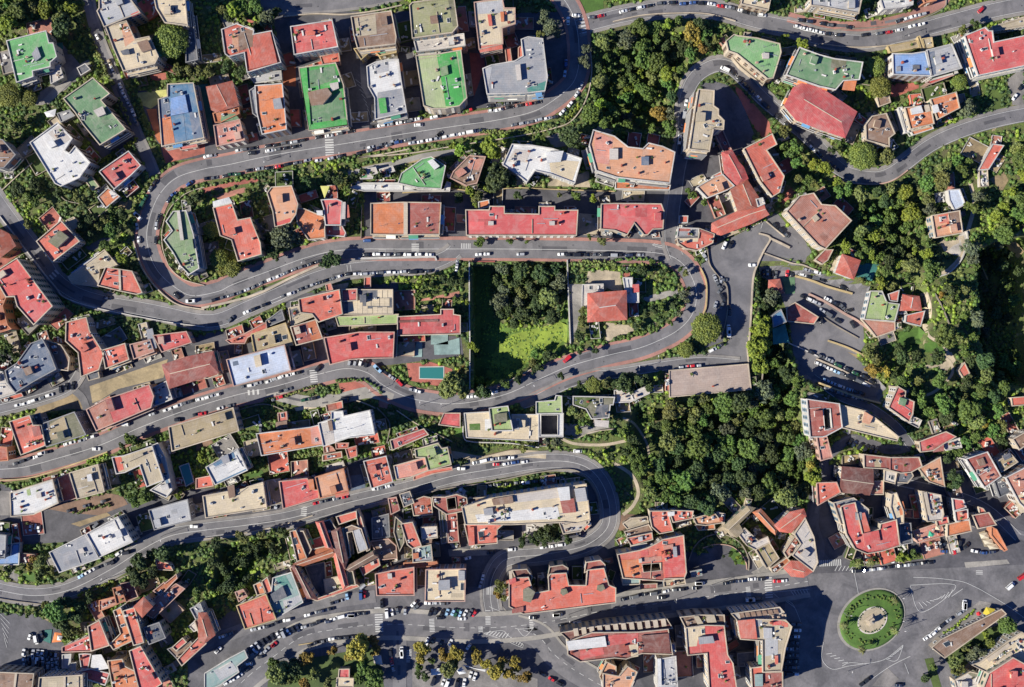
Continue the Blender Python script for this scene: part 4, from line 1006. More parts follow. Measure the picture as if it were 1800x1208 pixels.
for i in range(6): lines('4 3', [f'{480 + i * 18} {1005 - i * 12} {500 + i * 18} {1005 - i * 18}'], 1)
for i in range(5): lines('4 3', [f'{50 + i * 28} {975 + i * 16} {90 + i * 28} {968 + i * 16}'], 1)
for i in range(8): lines('1 0', [f'{1060 + i * 14} {560 + i * 34} {1100 + i * 10} {590 + i * 34}'], .5)
for i in range(6): lines('0 3', [f'{0 + i * 6} {690 + i * 34} {70 - i * 4} {760 + i * 34}'], .6)
lines('3 1', ['265 515 340 480', '270 520 335 500', '285 525 335 520', '305 530 338 535', '1030 400 1042 362'], .9)
lines('1 1', ['460 910 560 870 570 885 475 925 460 910', '1000 655 1005 700', '1025 655 1030 700', '1222 545 1275 545', '1222 560 1275 558'], .9)
# ================================================================ retaining and garden walls
wall('3 1', '1015 435 1095 465 1055 545 1010 640 975 750 960 1000 945 1190', 1.0, 'pale kerb wall along the east edge of the grey forecourt', 'wcream', 2.6)
wall('3 2', '930 -10 942 140', .9, 'short pale wall at the south east corner of the forecourt', 'wcream', 2)
wall('3 1', '650 530 665 640 700 700 760 770 790 810 795 960 770 1100 740 1180', 1.2, 'thin grey wall between the forecourt and the shaded lane', 'stone', 1.4)
wall('3 1', '605 680 640 760 648 850 640 960 615 1010', 1.0, 'ochre topped wall beside the curve by the hip roofed villa', 'wyellow', 2.4)
wall('3 1', '1065 350 1130 405 1195 458', 1.0, 'narrow wall between the two ramps below the forecourt', 'wcream', 1.6)
wall('3 1', '1095 470 1160 500 1230 535', 1.2, 'cream wall ending in the middle of the upper ramp', 'wcream', 3.4)
wall('3 1', '1055 575 1150 610 1250 645 1320 655 1430 700', .9, 'cream wall under the planted bank of the upper ramp', 'wcream', 2)
wall('4 1', '-170 735 -60 765 60 810 230 858', 1.1, 'yellowish wall with planting between upper car park rows', 'wyellow', 3.4)
wall('4 1', '-75 860 40 915 180 1000 270 1050 370 1130', 1.1, 'salmon topped wall stepping down the middle car park', 'wpink', 3.4)
wall('4 1', '20 1020 110 1080 270 1170', .9, 'grey wall between the lower car park ramps', 'stone', 1.8)
wall('4 2', '-20 110 120 170 250 235 395 305', 1.1, 'cream wall behind the middle row of cars in the lower car park', 'wcream', 3)
wall('4 2', '-20 275 100 320 260 375 430 420', 1.1, 'ochre wall below the last car park row', 'wyellow', 3)
wall('3 2', '1180 -20 1300 30 1440 95', .9, 'white edged wall at the top of the wooded slope', 'wwhite', 2)
wall('4 2', '60 -20 200 30 320 90', 1, 'sand coloured wall beside the bushes at the car park bend', 'wyellow', 3)
wall('2 1', '420 632 420 900 424 1208', 1.2, 'long white wall on the west edge of the sunken meadow', 'wwhite', 2)
wall('2 2', '424 0 424 330', 1.2, 'pale wall between the pool garden and the meadow', 'wwhite', 2)
wall('2 1', '1108 620 1115 850 1130 1208', 1.2, 'long white wall on the east edge of the meadow', 'wwhite', 2)
wall('2 1', '425 632 600 632', 1, 'brick coloured wall north of the meadow', 'brick', 2)
wall('2 2', '700 262 860 178', 1.2, 'pale sloping wall at the foot of the meadow', 'wcream', 2)
wall('1 1', '-20 960 200 910 400 850 600 750 800 660', 1.1, 'long pale wall between the two parallel roads', 'wcream', 4)
wall('2 1', '-360 610 -120 605 180 600 190 625', 1, 'white topped wall dividing the two roads near the junction', 'wwhite', 3)
wall('0 1', '0 310 100 440 200 570 300 700 400 820 460 885 650 950 900 1005 1200 1060 1440 1090', 1.0, 'white parapet wall along the outer edge of the lower bend', 'wwhite', 1.8)
wall('0 1', '940 480 970 590 1010 690 1080 790 1170 880 1270 940 1440 970', 1.2, 'pale wall round the outside of the western hairpin', 'wcream', 2.2)
wall('0 1', '1440 110 1340 140 1260 190 1190 270 1150 370 1140 480 1160 590 1210 690 1300 760 1440 800', .9, 'thin cream wall inside the western hairpin pavement', 'wcream', 1.2)
wall('1 0', '560 120 780 100 985 105 1200 80 1385 40', 1.2, 'pale wall above the red roofed blocks at the top street', 'wcream', 2)
wall('1 0', '1080 1110 1260 1085 1440 1050', 1, 'cream wall south of the long boulevard', 'wcream', 2)
wall('2 0', '-360 1110 0 1080 250 1040 500 1000 760 960 1010 905 1140 850 1240 700 1280 500 1260 300', 1, 'grey cream wall following the outside of the boulevard bend', 'wcream', 1.8)
wall('2 1', '-50 150 300 125 520 150 720 115 1000 125 1440 140', 1.1, 'long cream wall behind the long red roofed block', 'wyellow', 1.6)
wall('2 2', '380 490 380 650 440 690 700 700 910 730', 1.4, 'cream wall round the modern villa terrace', 'wwhite', 2)
wall('2 2', '0 1100 200 1030 560 975 900 905 1130 885 1240 940 1320 1060 1330 1200', 1.2, 'dark grey wall inside the lower hairpin road', 'stone', 2)
wall('2 2', '1140 372 1440 360', 1, 'white wall north of the garden roof', 'wwhite', 1.5)
wall('2 2', '1080 655 1170 665 1290 620 1440 600', 1, 'curved cream wall south of the garden roof', 'wcream', 1.6)
wall('0 2', '0 960 200 945 400 890 600 820 760 760', 1.4, 'ochre stained wall along the lower side of the western road', 'wyellow', 2.2)
wall('0 3', '-20 580 180 610 380 620 600 550 800 460 920 410', .9, 'grey wall outside the south western bend', 'stone', 1.6)
wall('1 3', '0 165 300 120 550 65 760 0', .9, 'pale kerb wall above the dark convent garden', 'wcream', 1.6)
wall('3 3', '520 320 560 220 640 150 760 130 880 190 940 300 940 385', 1.2, 'curved brown wall round the fan shaped garden', 'stone', 1.8)
wall('3 3', '620 230 700 205 800 210 870 250 920 320 930 380', .8, 'inner curved terracotta wall of the fan shaped garden', 'wpink', 1.4)
wall('4 1', '800 745 900 715 980 640 1020 560 1040 470 1030 420', 1.2, 'curved white wall beside the peach villa path', 'wwhite', 2.2)
wall('4 1', '810 855 860 950 910 1070', 1, 'mossy wall beside the curving garden path', 'stone', 2)
wall('4 1', '1130 650 1180 760', 1.1, 'short ochre wall on the valley edge', 'wyellow', 2)
wall('4 0', '-160 180 0 215 200 205 450 190 700 140 870 60 890 0', .8, 'low grey wall between the brick paved road and the main road', 'stone', 1.6)
wall('4 0', '0 310 250 335 500 320 680 280', 1, 'cream wall below the main road near the blue roof', 'wcream', 1.8)
wall('3 0', '-10 155 200 110 430 95 650 100 850 150', 1, 'pale wall along the top of the ravine wood', 'wcream', 1.6)
wall('4 1', '100 30 220 80 400 88 520 60 620 -10', .9, 'pink grey wall outside the eastern hairpin', 'wpink', 2)
wall('1 3', '660 910 820 885 1000 865 1200 850', .6, 'low tan wall beside the park below the main boulevard', 'wyellow', 1.6)
wall('1 2', '880 440 985 402 1060 400 1150 430 1200 455', 1, 'cream wall under the pale driveway bend', 'wcream', 1.8)
wall('1 2', '1210 450 1300 560 1280 700', 1, 'dark grey wall beside the stepped garden', 'stone', 1.6)
wall('2 2', '-90 470 60 570 200 640 300 690', 1, 'cream wall above the narrow crimson tiled roof', 'wcream', 1.6)
wall('0 1', '20 130 150 10 230 -60', 1, 'pale wall across the upper corner of the garden wood', 'wcream', 1.6)
wall('0 1', '400 130 460 200 560 225', .9, 'curved grey wall inside the garden wood', 'stone', 1.4)
wall('1 1', '1105 240 1100 470', 1.4, 'thin wall left of the orange and brick roof', 'stone', 1.2)
wall('1 2', '230 470 420 425 560 470', 1.2, 'grey wall round the dark yard', 'stone', 1.4)
wall('3 2', '1035 210 1000 400 965 500', 1, 'mossy stone wall on the grass bank east of the flat grey slab', 'stone', 2)
B = building
# ---- north west
B('0 0', '50 290 325 220 345 305 375 305 400 400 355 440 355 470 230 500 235 540 120 580', 12, 'green', 'wwhite', 'bright green flat roofed house beside the white parking terrace in the north west corner', 'b grey 1.2 225 380 260 330 285 400 250 430', cat='house', name='villa', win=True)
B('0 0', '350 480 420 460 445 545 360 590', 6, 'offwhite', 'wwhite', 'small white annex beside the bright green roof', name='annex')
B('0 0', '450 695 655 550 770 660 710 705 885 910 705 1020 590 880 530 790', 15, 'dsage', 'wcream', 'muted green flat roofed block stepping down beside the narrow lane', 'b offwhite 2.4 660 780 720 750 740 800 690 820')
B('0 0', '215 1005 405 865 510 975 455 1060 490 1080 530 1030 635 1145 560 1250 430 1310 390 1290', 14, 'white', 'wwhite', 'big white stepped roof left of the muted green block', 'b white 2.2 330 1000 370 985 395 1020 355 1040', 'p offwhite 340 940 410 880 500 980 430 1020')
B('0 0', '-60 980 20 985 110 1090 30 1180 -60 1190', 12, 'brown', 'wgrey', 'grey brown roof cut by the left edge above the white stepped roof')
B('0 0', '700 1208 905 1065 990 1165 925 1230 805 1330', 9, 'red', 'wwhite', 'red roofed villa with white walls by the junction of the lane and boulevard', name='villa', cat='house')
B('0 0', '405 800 490 775 525 815 430 860', 4, 'grey', 'wgrey', 'small grey shed roof between the white and muted green blocks', name='shed', cat='shed', clutter=1)
B('0 0', '545 480 600 450 635 490 570 530', 3.2, 'dgrey', 'wwhite', 'tiny dark roofed garage by the white driveway', name='garage', cat='garage', clutter=0, win=False)
B('0 0', '700 60 700 -30 900 -30 985 90 735 190 685 80', 16, 'lgrey', 'wcream', 'pale grey roof with red pavement at its side at the top of the lane', 'p white 690 -20 770 -20 760 20 700 30', 'p red 920 100 980 75 990 95 930 120')
B('0 0', '745 190 890 150 950 280 1050 260 1115 400 1090 450 870 500 800 340', 15, 'cream', 'wcream', 'cream roof terrace block with brown rooftop room west of the round pine', 'b brown 2.5 965 300 1035 280 1065 345 1000 365', 'p peach 850 180 890 160 950 280 880 330', 'B dgrey 1.5 850 360 900 345 910 380 865 385')
B('0 0', '1085 -20 1300 -20 1320 180 1160 160 1100 60', 14, 'cream', 'wcream', 'cream roof scattered with dark furniture above the round pine')
B('0 0', '1310 120 1350 90 1390 420 1310 440', 9, 'dgrey', 'wgrey', 'narrow dark grey roof right of the round pine')
B('0 0', '1115 700 1180 680 1180 595 1360 585 1435 970 1140 1030', 12, 'steel', 'wcream', 'blue and orange roofed block with glass pyramids in a pale frame', 'p orange 1140 830 1200 820 1230 1005 1150 1020', 'p slate 1120 700 1185 695 1200 815 1130 825', 't blue 1.2 1200 690 1300 665 1325 790 1200 815', 'p steel:seam 1210 820 1290 800 1310 985 1235 1000', 'p slate:seam 1330 790 1395 790 1425 965 1360 980', parapet=True)
B('0 0', '1255 1010 1380 990 1388 1035 1270 1055', 5, 'red', 'wpink', 'red awning roof below the blue and orange block', name='annex', clutter=0)
# ---- north centre
B('1 0', '15 615 190 575 235 740 80 785 50 770', 12, 'terra', 'wpink', 'dark red tiled roof with a white dormer next to the blue block', 'r 85 600 160 750', name='house', cat='house')
B('1 0', '60 800 238 745 242 800 115 860 75 862', 9, 'rust', 'worange', 'orange terrace roof with dark green canopy below the dark red tiles', 'p dsage 120 800 215 800 245 840 110 860', clutter=4)
B('1 0', '65 885 245 842 280 985 85 1030', 11, 'salmon', 'wpink', 'small square pink roof facing the boulevard', clutter=8)
B('1 0', '120 210 225 170 345 215 340 245 470 220 535 440 300 510 280 370 170 400 145 380', 16, 'coral', 'wwhite', 'terracotta roofed apartment block with grey wing and pool terrace', 'p brown 230 200 345 210 335 330 245 360', 'p peach 190 240 235 230 240 370 195 370', 't coral 1.2 350 250 460 225 510 440 310 490')
B('1 0', '300 520 535 500 540 560 350 585', 5, 'lgrey', 'wwhite', 'white and blue loggia below the terracotta block', name='annex')
B('1 0', '355 605 545 590 575 910 405 945 370 800', 15, 'orange', 'wwhite', 'long orange roof with dark water tanks in the row above the boulevard', 'b grey 2 480 700 530 690 545 760 490 765')
B('1 0', '315 640 352 615 380 830 340 800', 10, 'grey', 'wgrey', 'narrow grey metal roof left of the long orange roof', name='annex', clutter=1)
B('1 0', '605 190 895 145 935 330 630 385', 16, 'red', 'wwhite', 'bright red square roof below the top street', 'b coral 1.6 715 225 745 215 775 225 770 245 720 250')
B('1 0', '812 400 940 368 950 445 830 455', 5, 'coral', 'wpink', 'small coral roof between the red and garden roofs', name='annex', clutter=1)
B('1 0', '665 480 920 445 975 600 1005 880 735 920 700 700', 12, 'bgreen', 'wcream', 'green garden roof with planters and a brown rooftop building', 'b brown 2.8 725 650 860 620 890 660 830 730 750 740', 'p teal 705 505 722 500 735 625 720 630', 'p dsage 725 500 910 462 930 560 738 620', 'B bgreen .6 668 485 715 478 745 905 735 915 700 720', 'B bgreen .6 745 880 1000 845 1004 880 750 912', 'p dsage 725 650 770 750 760 860 735 790', 'B offwhite 1.8 880 590 935 580 940 620 890 640', 'p dsage 740 770 960 640 985 830 765 868', clutter=14)
B('1 0', '1030 120 1310 80 1345 260 1340 310 1075 340 1050 250', 18, 'brown', 'wcream', 'brown weathered flat roof in the northern row', 'p beige 1050 130 1200 100 1210 240 1070 260')
B('1 0', '1050 345 1345 310 1345 370 1230 395 1180 350 1100 420', 9, 'tan', 'wyellow', 'low sand coloured terrace house below the brown roof', 'b white 1.5 1250 330 1340 310 1345 350 1255 360', name='house', cat='house')
B('1 0', '1140 470 1200 440 1300 420 1360 420 1385 600 1418 790 1200 840 1195 690 1150 610', 14, 'white', 'wwhite', 'white stepped block with a green and grey roof end', 'p grey 1215 650 1395 620 1415 790 1210 830', 'b bgreen 1 1222 695 1268 690 1280 790 1235 797', 'p lgrey 1190 450 1290 430 1290 500 1200 520', clutter=14)
B('2 0', '0 40 20 20 310 -20 338 185 300 230 20 270', 18, 'olive', 'wcream', 'olive grey flat roof block at the top edge', 'b brown 1.6 145 115 190 110 200 160 150 165', 'p dkolive 270 0 310 -10 335 180 305 190')
B('2 0', '30 285 380 240 390 320 190 350 50 365', 12, 'offwhite', 'wwhite', 'white terraced front of the olive block', clutter=12)
B('2 0', '45 395 185 385 360 355 402 690 350 745 250 765 160 765 100 745', 16, 'pale', 'wcream', 'two toned block with mottled pale green and vivid green roof halves', 'p bgreen 190 385 325 365 380 700 350 745 255 748', 'p green 335 360 362 357 402 690 385 700', 'b sage 1.4 215 480 262 460 270 520 225 535')
B('2 0', '180 380 205 345 400 325 405 358 200 382', 5, 'coral', 'wpink', 'curved red terrace strip above the two toned block', name='annex', clutter=0, win=False)
B('2 0', '455 20 650 -10 665 60 740 60 742 170 650 200 655 310 490 350 465 140', 16, 'cream', 'wpink', 'cream roof terraces edged with red beside the dark wooded bend', 'p lgrey 470 20 650 0 660 90 480 100', 'p coral 485 325 650 308 655 345 495 370', 'B coral 1.2 550 105 570 105 580 180 560 180', 'B orange 1.2 640 85 660 85 662 150 645 150', clutter=14)
B('2 0', '515 485 575 460 740 432 800 395 785 280 832 262 935 275 968 545 950 640 820 655 545 662', 18, 'grey', 'wwhite', 'large grey L shaped roof inside the boulevard bend', 'p lgrey 520 490 570 465 580 480 545 655', 'p teal 822 622 958 570 952 640 835 655', 'b offwhite 2 745 460 775 455 785 560 758 565')
B('2 0', '672 345 705 335 718 430 682 437', 6, 'coral', 'wpink', 'narrow red lean to roof behind the grey L shaped block', name='annex', clutter=0, win=False)
B('2 0', '765 340 785 320 795 400 765 405', 7, 'coral', 'wpink', 'small red terrace at the inner corner of the grey L shaped block', name='annex', clutter=0, win=False)
B(None, '700 322 706 305 742 280 758 276 783 292 775 332 735 330', 7, 'green', 'wwhite', 'white walled villa with green terrace roof below the boulevard', 'b white 2 752 284 760 280 772 292 764 298', name='villa', cat='house', clutter=5)
B(None, '613 330 640 322 700 322 735 333 780 334 786 320 792 322 790 336 640 336', 3.4, 'white', 'wwhite', 'long thin white terrace at the foot of the green roofed villa', name='terrace_building', clutter=3, win=False)
B(None, '797 302 825 274 853 276 838 322 820 326 792 313', 7, 'brown', 'wpink', 'brown terraced house between two bright trees and the long red block', 'b pinktile 1.5 800 303 812 295 820 303 806 312', 'p pinktile 826 278 850 280 842 300 822 296', name='house', cat='house')
B(None, '884 290 900 254 935 256 972 262 1022 279 1010 322 968 306 940 300 926 320 905 304', 10, 'white', 'wwhite', 'bright white stepped modern villa above the long red block', 'b white 2 960 268 990 266 985 284 962 286', 'p cream 965 280 1018 284 1006 318 968 302', 'p offwhite 892 284 905 262 932 266 925 286', name='villa', cat='house')
B(None, '1043 229 1080 240 1104 259 1130 262 1140 252 1165 258 1186 268 1177 322 1120 316 1085 312 1048 300 1036 255', 14, 'peach', 'wwhite', 'large peach roofed block north of the scalloped red roof', 'b offwhite 1.6 1072 262 1086 262 1086 280 1072 280', 'B slate 1.6 1128 276 1140 276 1140 290 1128 290', 'p salmon 1045 232 1078 244 1070 290 1045 285', clutter=16)
B(None, '1082 318 1178 326 1176 334 1082 332', 6, 'rust', 'wwhite', 'low orange terrace along the south side of the peach block', name='annex', clutter=3, win=False)
B('3 0', '590 630 700 640 695 745 730 770 730 810 770 850 765 910 695 905 665 1065 525 1050 570 750', 22, 'beige', 'wcream', 'tall beige flat roofed tower inside the northern hairpin', 'b beige 2.4 580 790 640 795 635 850 575 850')
B('3 0', '700 930 760 915 820 1050 770 1070', 6, 'brick', 'wpink', 'brown roofed link building below the beige tower', name='annex', clutter=1)
B('3 0', '785 290 840 245 870 255 1000 270 1160 310 1170 370 1115 550 1075 555 960 460 860 380 800 360', 12, 'mint', 'wcream', 'mint green roofed block with terraced steps by the hairpin', 'b offwhite 1.8 1040 375 1085 375 1085 410 1045 410')
B('3 0', '800 370 860 390 960 470 1070 560 1040 600 880 470', 4, 'beige', 'wcream', 'stepped beige terraces below the mint green roof', 'b wcream 1 870 400 950 470 930 480 860 420', name='terrace_building', clutter=6, win=False)
B(None, '1405 84 1440 97 1467 104 1516 110 1510 140 1482 142 1468 158 1440 152 1382 132', 14, 'dsage', 'wwhite', 'dark green ribbed roof block north of the crimson roof', 'p dkolive 1462 104 1488 107 1486 122 1460 120', 'p orange 1484 142 1506 142 1502 160 1480 158', style='seam')
B(None, '1395 155 1410 147 1437 152 1505 197 1485 241 1440 226 1400 210 1380 186', 12, 'crimson', 'wcream', 'crimson ribbed roof on a terrace wall below the dark green roof', 'r 1412 176 1478 216')
B(None, '1307 262 1357 236 1365 254 1347 264 1378 310 1370 338 1357 346 1335 318', 10, 'coral', 'wcream', 'angled red tiled roof right of the walled ramp', name='house', cat='house', style='tile', clutter=3)
B('4 0', '515 380 650 380 745 365 785 535 520 525', 14, 'blue', 'wwhite', 'vivid sky blue flat roof', 'B grey 0.8 545 470 572 470 572 500 545 500', 'B dgrey 0.6 660 460 705 460 705 485 660 485', clutter=5)
B('4 0', '755 355 930 312 1000 480 790 540', 14, 'lgrey', 'wwhite', 'pale grey roof joined to the sky blue roof', 'p slate 760 370 810 360 820 520 790 535')
B('4 0', '750 585 800 550 940 510 942 530 780 592', 9, 'red', 'wpink', 'thin red strip roof under the pale grey roof', name='annex', clutter=0, win=False)
B('4 0', '1020 255 1165 195 1190 220 1215 220 1225 300 1460 250 1480 455 1115 532', 14, 'crimson', 'wwhite', 'big crimson roof cut by the right edge', 'p red 1020 255 1060 245 1140 520 1110 532')
B('4 0', '1215 190 1480 110 1480 180 1220 222', 8, 'beige', 'wcream', 'beige strip roof above the big crimson roof', clutter=3)
B('4 0', '325 880 370 820 470 800 530 940 490 970 490 1030 330 985', 8, 'brown', 'wcream', 'plain brown roof right of the crimson ribbed roof', clutter=5, style='seam')
B('4 0', '555 760 580 755 630 930 605 935', 7, 'white', 'wwhite', 'narrow white strip wall block between brown and orange roofs', name='annex', clutter=0, win=False)
B('4 0', '600 760 780 740 805 870 640 910', 11, 'orange', 'wcream', 'orange terrace roof with a white rooftop room on its upper left', 'b white 2 645 765 715 745 730 790 655 805', 'B wcream 1 740 750 770 740 780 780 750 790', clutter=10)
B('4 0', '780 700 960 650 985 760 830 840', 11, 'orange', 'wcream', 'deeper orange roof with a white cube beside the grey green tree', 'b white 2 795 745 830 735 845 785 805 795', clutter=6)
B('4 0', '640 920 790 880 800 905 660 950', 6, 'orange', 'wwhite', 'pale orange balcony strip below the white rooftop room', name='annex', clutter=2)
B('4 0', '-60 -20 300 -20 275 95 0 45 -60 40', 12, 'lgrey', 'wcream', 'pale grey terraced block at the top edge above the brick road')
B('4 0', '430 0 660 -20 655 35 580 50 450 65', 12, 'white', 'wwhite', 'white roofed villa at the top edge right of the brick road bend', name='villa', cat='house')
B('4 0', '720 -20 830 -20 820 5 740 22', 9, 'orange', 'worange', 'orange roof corner at the top edge', clutter=1)
B('4 0', '480 325 690 290 702 335 500 370', 4, 'tan', 'wyellow', 'sand coloured garage roof above the sky blue roof', name='garage', cat='garage', clutter=1, win=False)
B('4 0', '690 262 705 255 745 350 720 358', 4, 'tan', 'wyellow', 'thin ochre stair roof above the sky blue roof', name='annex', clutter=0, win=False)
B('4 0', '725 275 790 265 800 330 745 345', 4, 'beige', 'wyellow', 'little beige flat roof above the pale grey roof', name='garage', cat='garage', clutter=1, win=False)
B('3 0', '890 30 900 -20 1100 -20 1080 72', 8, 'cream', 'wcream', 'cream terraces at the top edge above the parked row', clutter=8)
B('4 0', '1120 1195 1220 1015 1295 1025 1190 1190', 4, 'coral', 'wwhite', 'slim red shed roof in the north eastern wood', name='shed', cat='shed', clutter=1, win=False)
B('4 0', '405 685 490 680 500 720 420 750', 4, 'brown', 'wcream', 'small brown garage roof under the two domed pines', name='garage', cat='garage', clutter=1, win=False)
# ---- west
B('0 1', '260 490 430 345 560 490 370 635', 10, 'coral', 'wcream', 'orange edged villa with an olive rooftop room', 'b dkolive 2.5 340 490 420 415 480 460 400 535', name='villa', cat='house', clutter=5)
B('0 1', '480 740 735 550 830 660 700 680 690 810 510 785', 4, 'beige', 'wcream', 'triangular beige terrace with a blue stripe', 'p blue 500 710 670 590 680 600 510 722', name='terrace_building', clutter=12, win=False)
B('0 1', '690 800 745 672 930 700 1000 850 960 862 830 835', 9, 'coral', 'wcream', 'orange roof divided in two at the tip of the triangular terrace', 'B wcream .5 835 690 845 690 850 830 838 832', clutter=4)
B('0 1', '-20 700 120 610 370 945 240 1075 125 945 105 875 45 880 -20 770', 18, 'red', 'wcream', 'large red flat roof with a tall cream side beside the curving parapet', 'p crimson 125 945 330 880 365 945 240 1072')
B('0 1', '-60 820 10 810 45 880 20 945 55 1080 80 1105 -60 1150', 12, 'rust', 'worange', 'orange brown roofs cut by the left edge beside the large red roof')
B('0 1', '-60 380 60 440 105 520 0 600 -60 600', 10, 'terra', 'worange', 'brown tiled roof at the left edge above the curve', 'r -30 440 10 540', name='house', cat='house')
B('0 1', '1170 350 1220 280 1310 275 1360 440 1400 680 1330 722 1270 660 1220 570 1155 480 1215 415', 14, 'sage', 'wwhite', 'sage green wavy edged block inside the western hairpin', 'B offwhite 1.2 1245 280 1262 275 1290 480 1270 480', 'b sage 1.8 1300 490 1350 475 1360 540 1310 550')
B('0 1', '600 62 640 30 695 105 650 130', 4, 'sage', 'wcream', 'small green shed roof below the red villa', name='shed', cat='shed', clutter=0, win=False)
B('0 1', '690 180 760 115 840 175 745 255', 5, 'orange', 'wwhite', 'small orange roof with a white terrace below the red villa', 'p white 765 140 800 125 830 165 795 190', name='annex', clutter=2)
B('0 1', '465 345 520 320 560 370 510 410', 4, 'beige', 'wcream', 'tiny beige roof above the orange edged villa', name='shed', cat='shed', clutter=0, win=False)
B(None, '117 567 152 558 158 582 183 622 174 650 143 662 138 620 116 600', 10, 'coral', 'wcream', 'coral roof at the west end of the row under the parapet wall', clutter=14)
B(None, '180 616 220 604 227 632 186 648', 10, 'coral', 'wcream', 'second coral roof of the row under the parapet wall', clutter=6)
B(None, '229 606 264 597 271 618 236 631', 9, 'pinktile', 'wpink', 'pale terracotta roof in the middle of the row under the parapet wall', clutter=6)
B(None, '270 590 328 583 337 602 285 619', 9, 'red', 'wpink', 'red roof at the east end of the row under the parapet wall', 'p grey 257 580 268 577 276 612 262 615')
B('0 2', '590 160 690 190 700 240 625 260', 6, 'dgrey', 'wcream', 'small dark roof hanging below the second coral roof', name='annex', clutter=1)
B('0 2', '40 190 120 140 220 0 300 -30 350 60 395 180 240 265 110 345 60 280', 12, 'slate', 'wgrey', 'slate blue many sided roof on the left side', 'b brown 2.4 165 180 210 160 228 205 185 225', clutter=16)
B('0 2', '330 -20 430 10 490 100 480 190 405 180 360 60', 9, 'brown', 'wcream', 'round ended tan roof wrapping the slate blue roof', clutter=5)
B('0 2', '-60 180 20 200 50 280 110 350 -60 400', 8, 'offwhite', 'wwhite', 'white terraces cut by the left edge beside the slate blue roof', clutter=8)
B(None, '286 642 330 628 374 619 383 655 298 682', 10, 'brick', 'wcream', 'brown red tiled roof west of the white and blue roof', 'r 300 657 370 640', name='house', cat='house')
B('0 2', '610 465 740 395 1050 290 1082 370 1062 450 680 612', 12, 'crimson', 'wpink', 'pink red roof half covered in old terracotta tiles above the road', 'p pinktile:tile 612 465 740 400 780 500 800 560 680 608', 'B brick 2.5 742 395 778 385 805 470 775 480', clutter=4)
B('0 2', '1065 320 1170 265 1212 390 1082 440', 8, 'offwhite', 'wwhite', 'white roof terrace with a little blue pool', 'p blue 1085 405 1110 395 1120 425 1095 432', clutter=8)
B('0 2', '70 550 210 505 235 575 290 575 320 715 150 782', 13, 'coral', 'wcream', 'orange roof terrace dotted with planters above the western road', 'B brick 1 225 590 275 580 290 640 240 655', clutter=12)
B('0 2', '300 660 310 560 525 482 605 640 330 725', 12, 'dkolive', 'wgrey', 'mouldy olive brown roof right of the planter terrace', 'p tan 350 570 450 510 500 640 320 690', 'p dgrey 300 560 345 550 355 620 310 650', clutter=5)
B('0 2', '215 510 280 490 315 580 240 580', 8, 'dgrey', 'wgrey', 'shaded grey roof above the mouldy olive roof', name='annex', clutter=1)
B(None, '297 751 410 717 420 757 303 793', 12, 'tan', 'wcream', 'khaki flat roof between the upper road and the lower yards', clutter=5)
B('0 2', '75 1050 370 955 412 1120 240 1200 80 1215', 10, 'white', 'wcream', 'stained white roof left of the khaki square', 'p lime 185 1030 210 1020 218 1065 195 1070', 'b offwhite 1 255 1060 285 1050 290 1080 262 1088')
B('0 2', '490 910 690 850 735 1040 545 1092', 11, 'beige', 'wcream', 'square khaki roof with a small white box in the middle', 'b white 1.8 612 925 640 918 650 965 618 968', clutter=3)
B('0 2', '380 960 480 915 540 1085 450 1110', 5, 'brick', 'wpink', 'dark brown lean to between the stained white and square khaki roofs', name='annex', clutter=1)
B('0 2', '790 800 870 790 1070 722 1150 960 1035 1005 985 855 880 905 820 915', 13, 'beige', 'wwhite', 'L shaped beige roof wrapping a garden with a small pool', 'p coral 795 800 850 790 872 885 820 905', 'B beige 1.5 870 820 1000 770 1005 785 880 840', clutter=6)
B('0 2', '1075 715 1110 700 1160 800 1210 1030 1170 1080 1060 1030 1140 975 1150 950', 10, 'wwhite', 'wwhite', 'curved white balconies on the east side of the L shaped beige roof', 'p steel 1075 720 1095 715 1200 1010 1180 1020', name='annex', clutter=4, win=False)
B('0 2', '-60 720 50 730 58 820 -60 830', 10, 'terra', 'worange', 'dark red roof cut by the left edge beside the western road', clutter=1)
B(None, '262 897 300 886 330 878 336 914 272 931', 9, 'lgrey', 'wgrey', 'pale blue grey roof with cut corner near the lower road', clutter=2)
B('0 3', '610 130 830 10 935 185 700 292', 12, 'white', 'wwhite', 'white flat roof joined to a grey roof above the south western bend', clutter=6)
B('0 3', '350 260 600 135 705 300 420 400', 12, 'grey', 'wwhite', 'grey flat roof with three slot vents above the south western bend', 'b offwhite 1 555 240 580 232 592 258 562 265', clutter=3)
B('0 3', '-60 130 45 140 35 300 -60 300', 9, 'grey', 'wgrey', 'grey roof beside a vivid blue awning at the left edge', clutter=2)
B('0 3', '-20 310 60 260 90 200 140 195 132 345 -20 348', 4, 'steel', 'wwhite', 'vivid blue awning roof at the left edge', 'p blue -10 318 80 270 95 210 130 205 125 335 -10 340', name='awning_building', clutter=0, win=False)
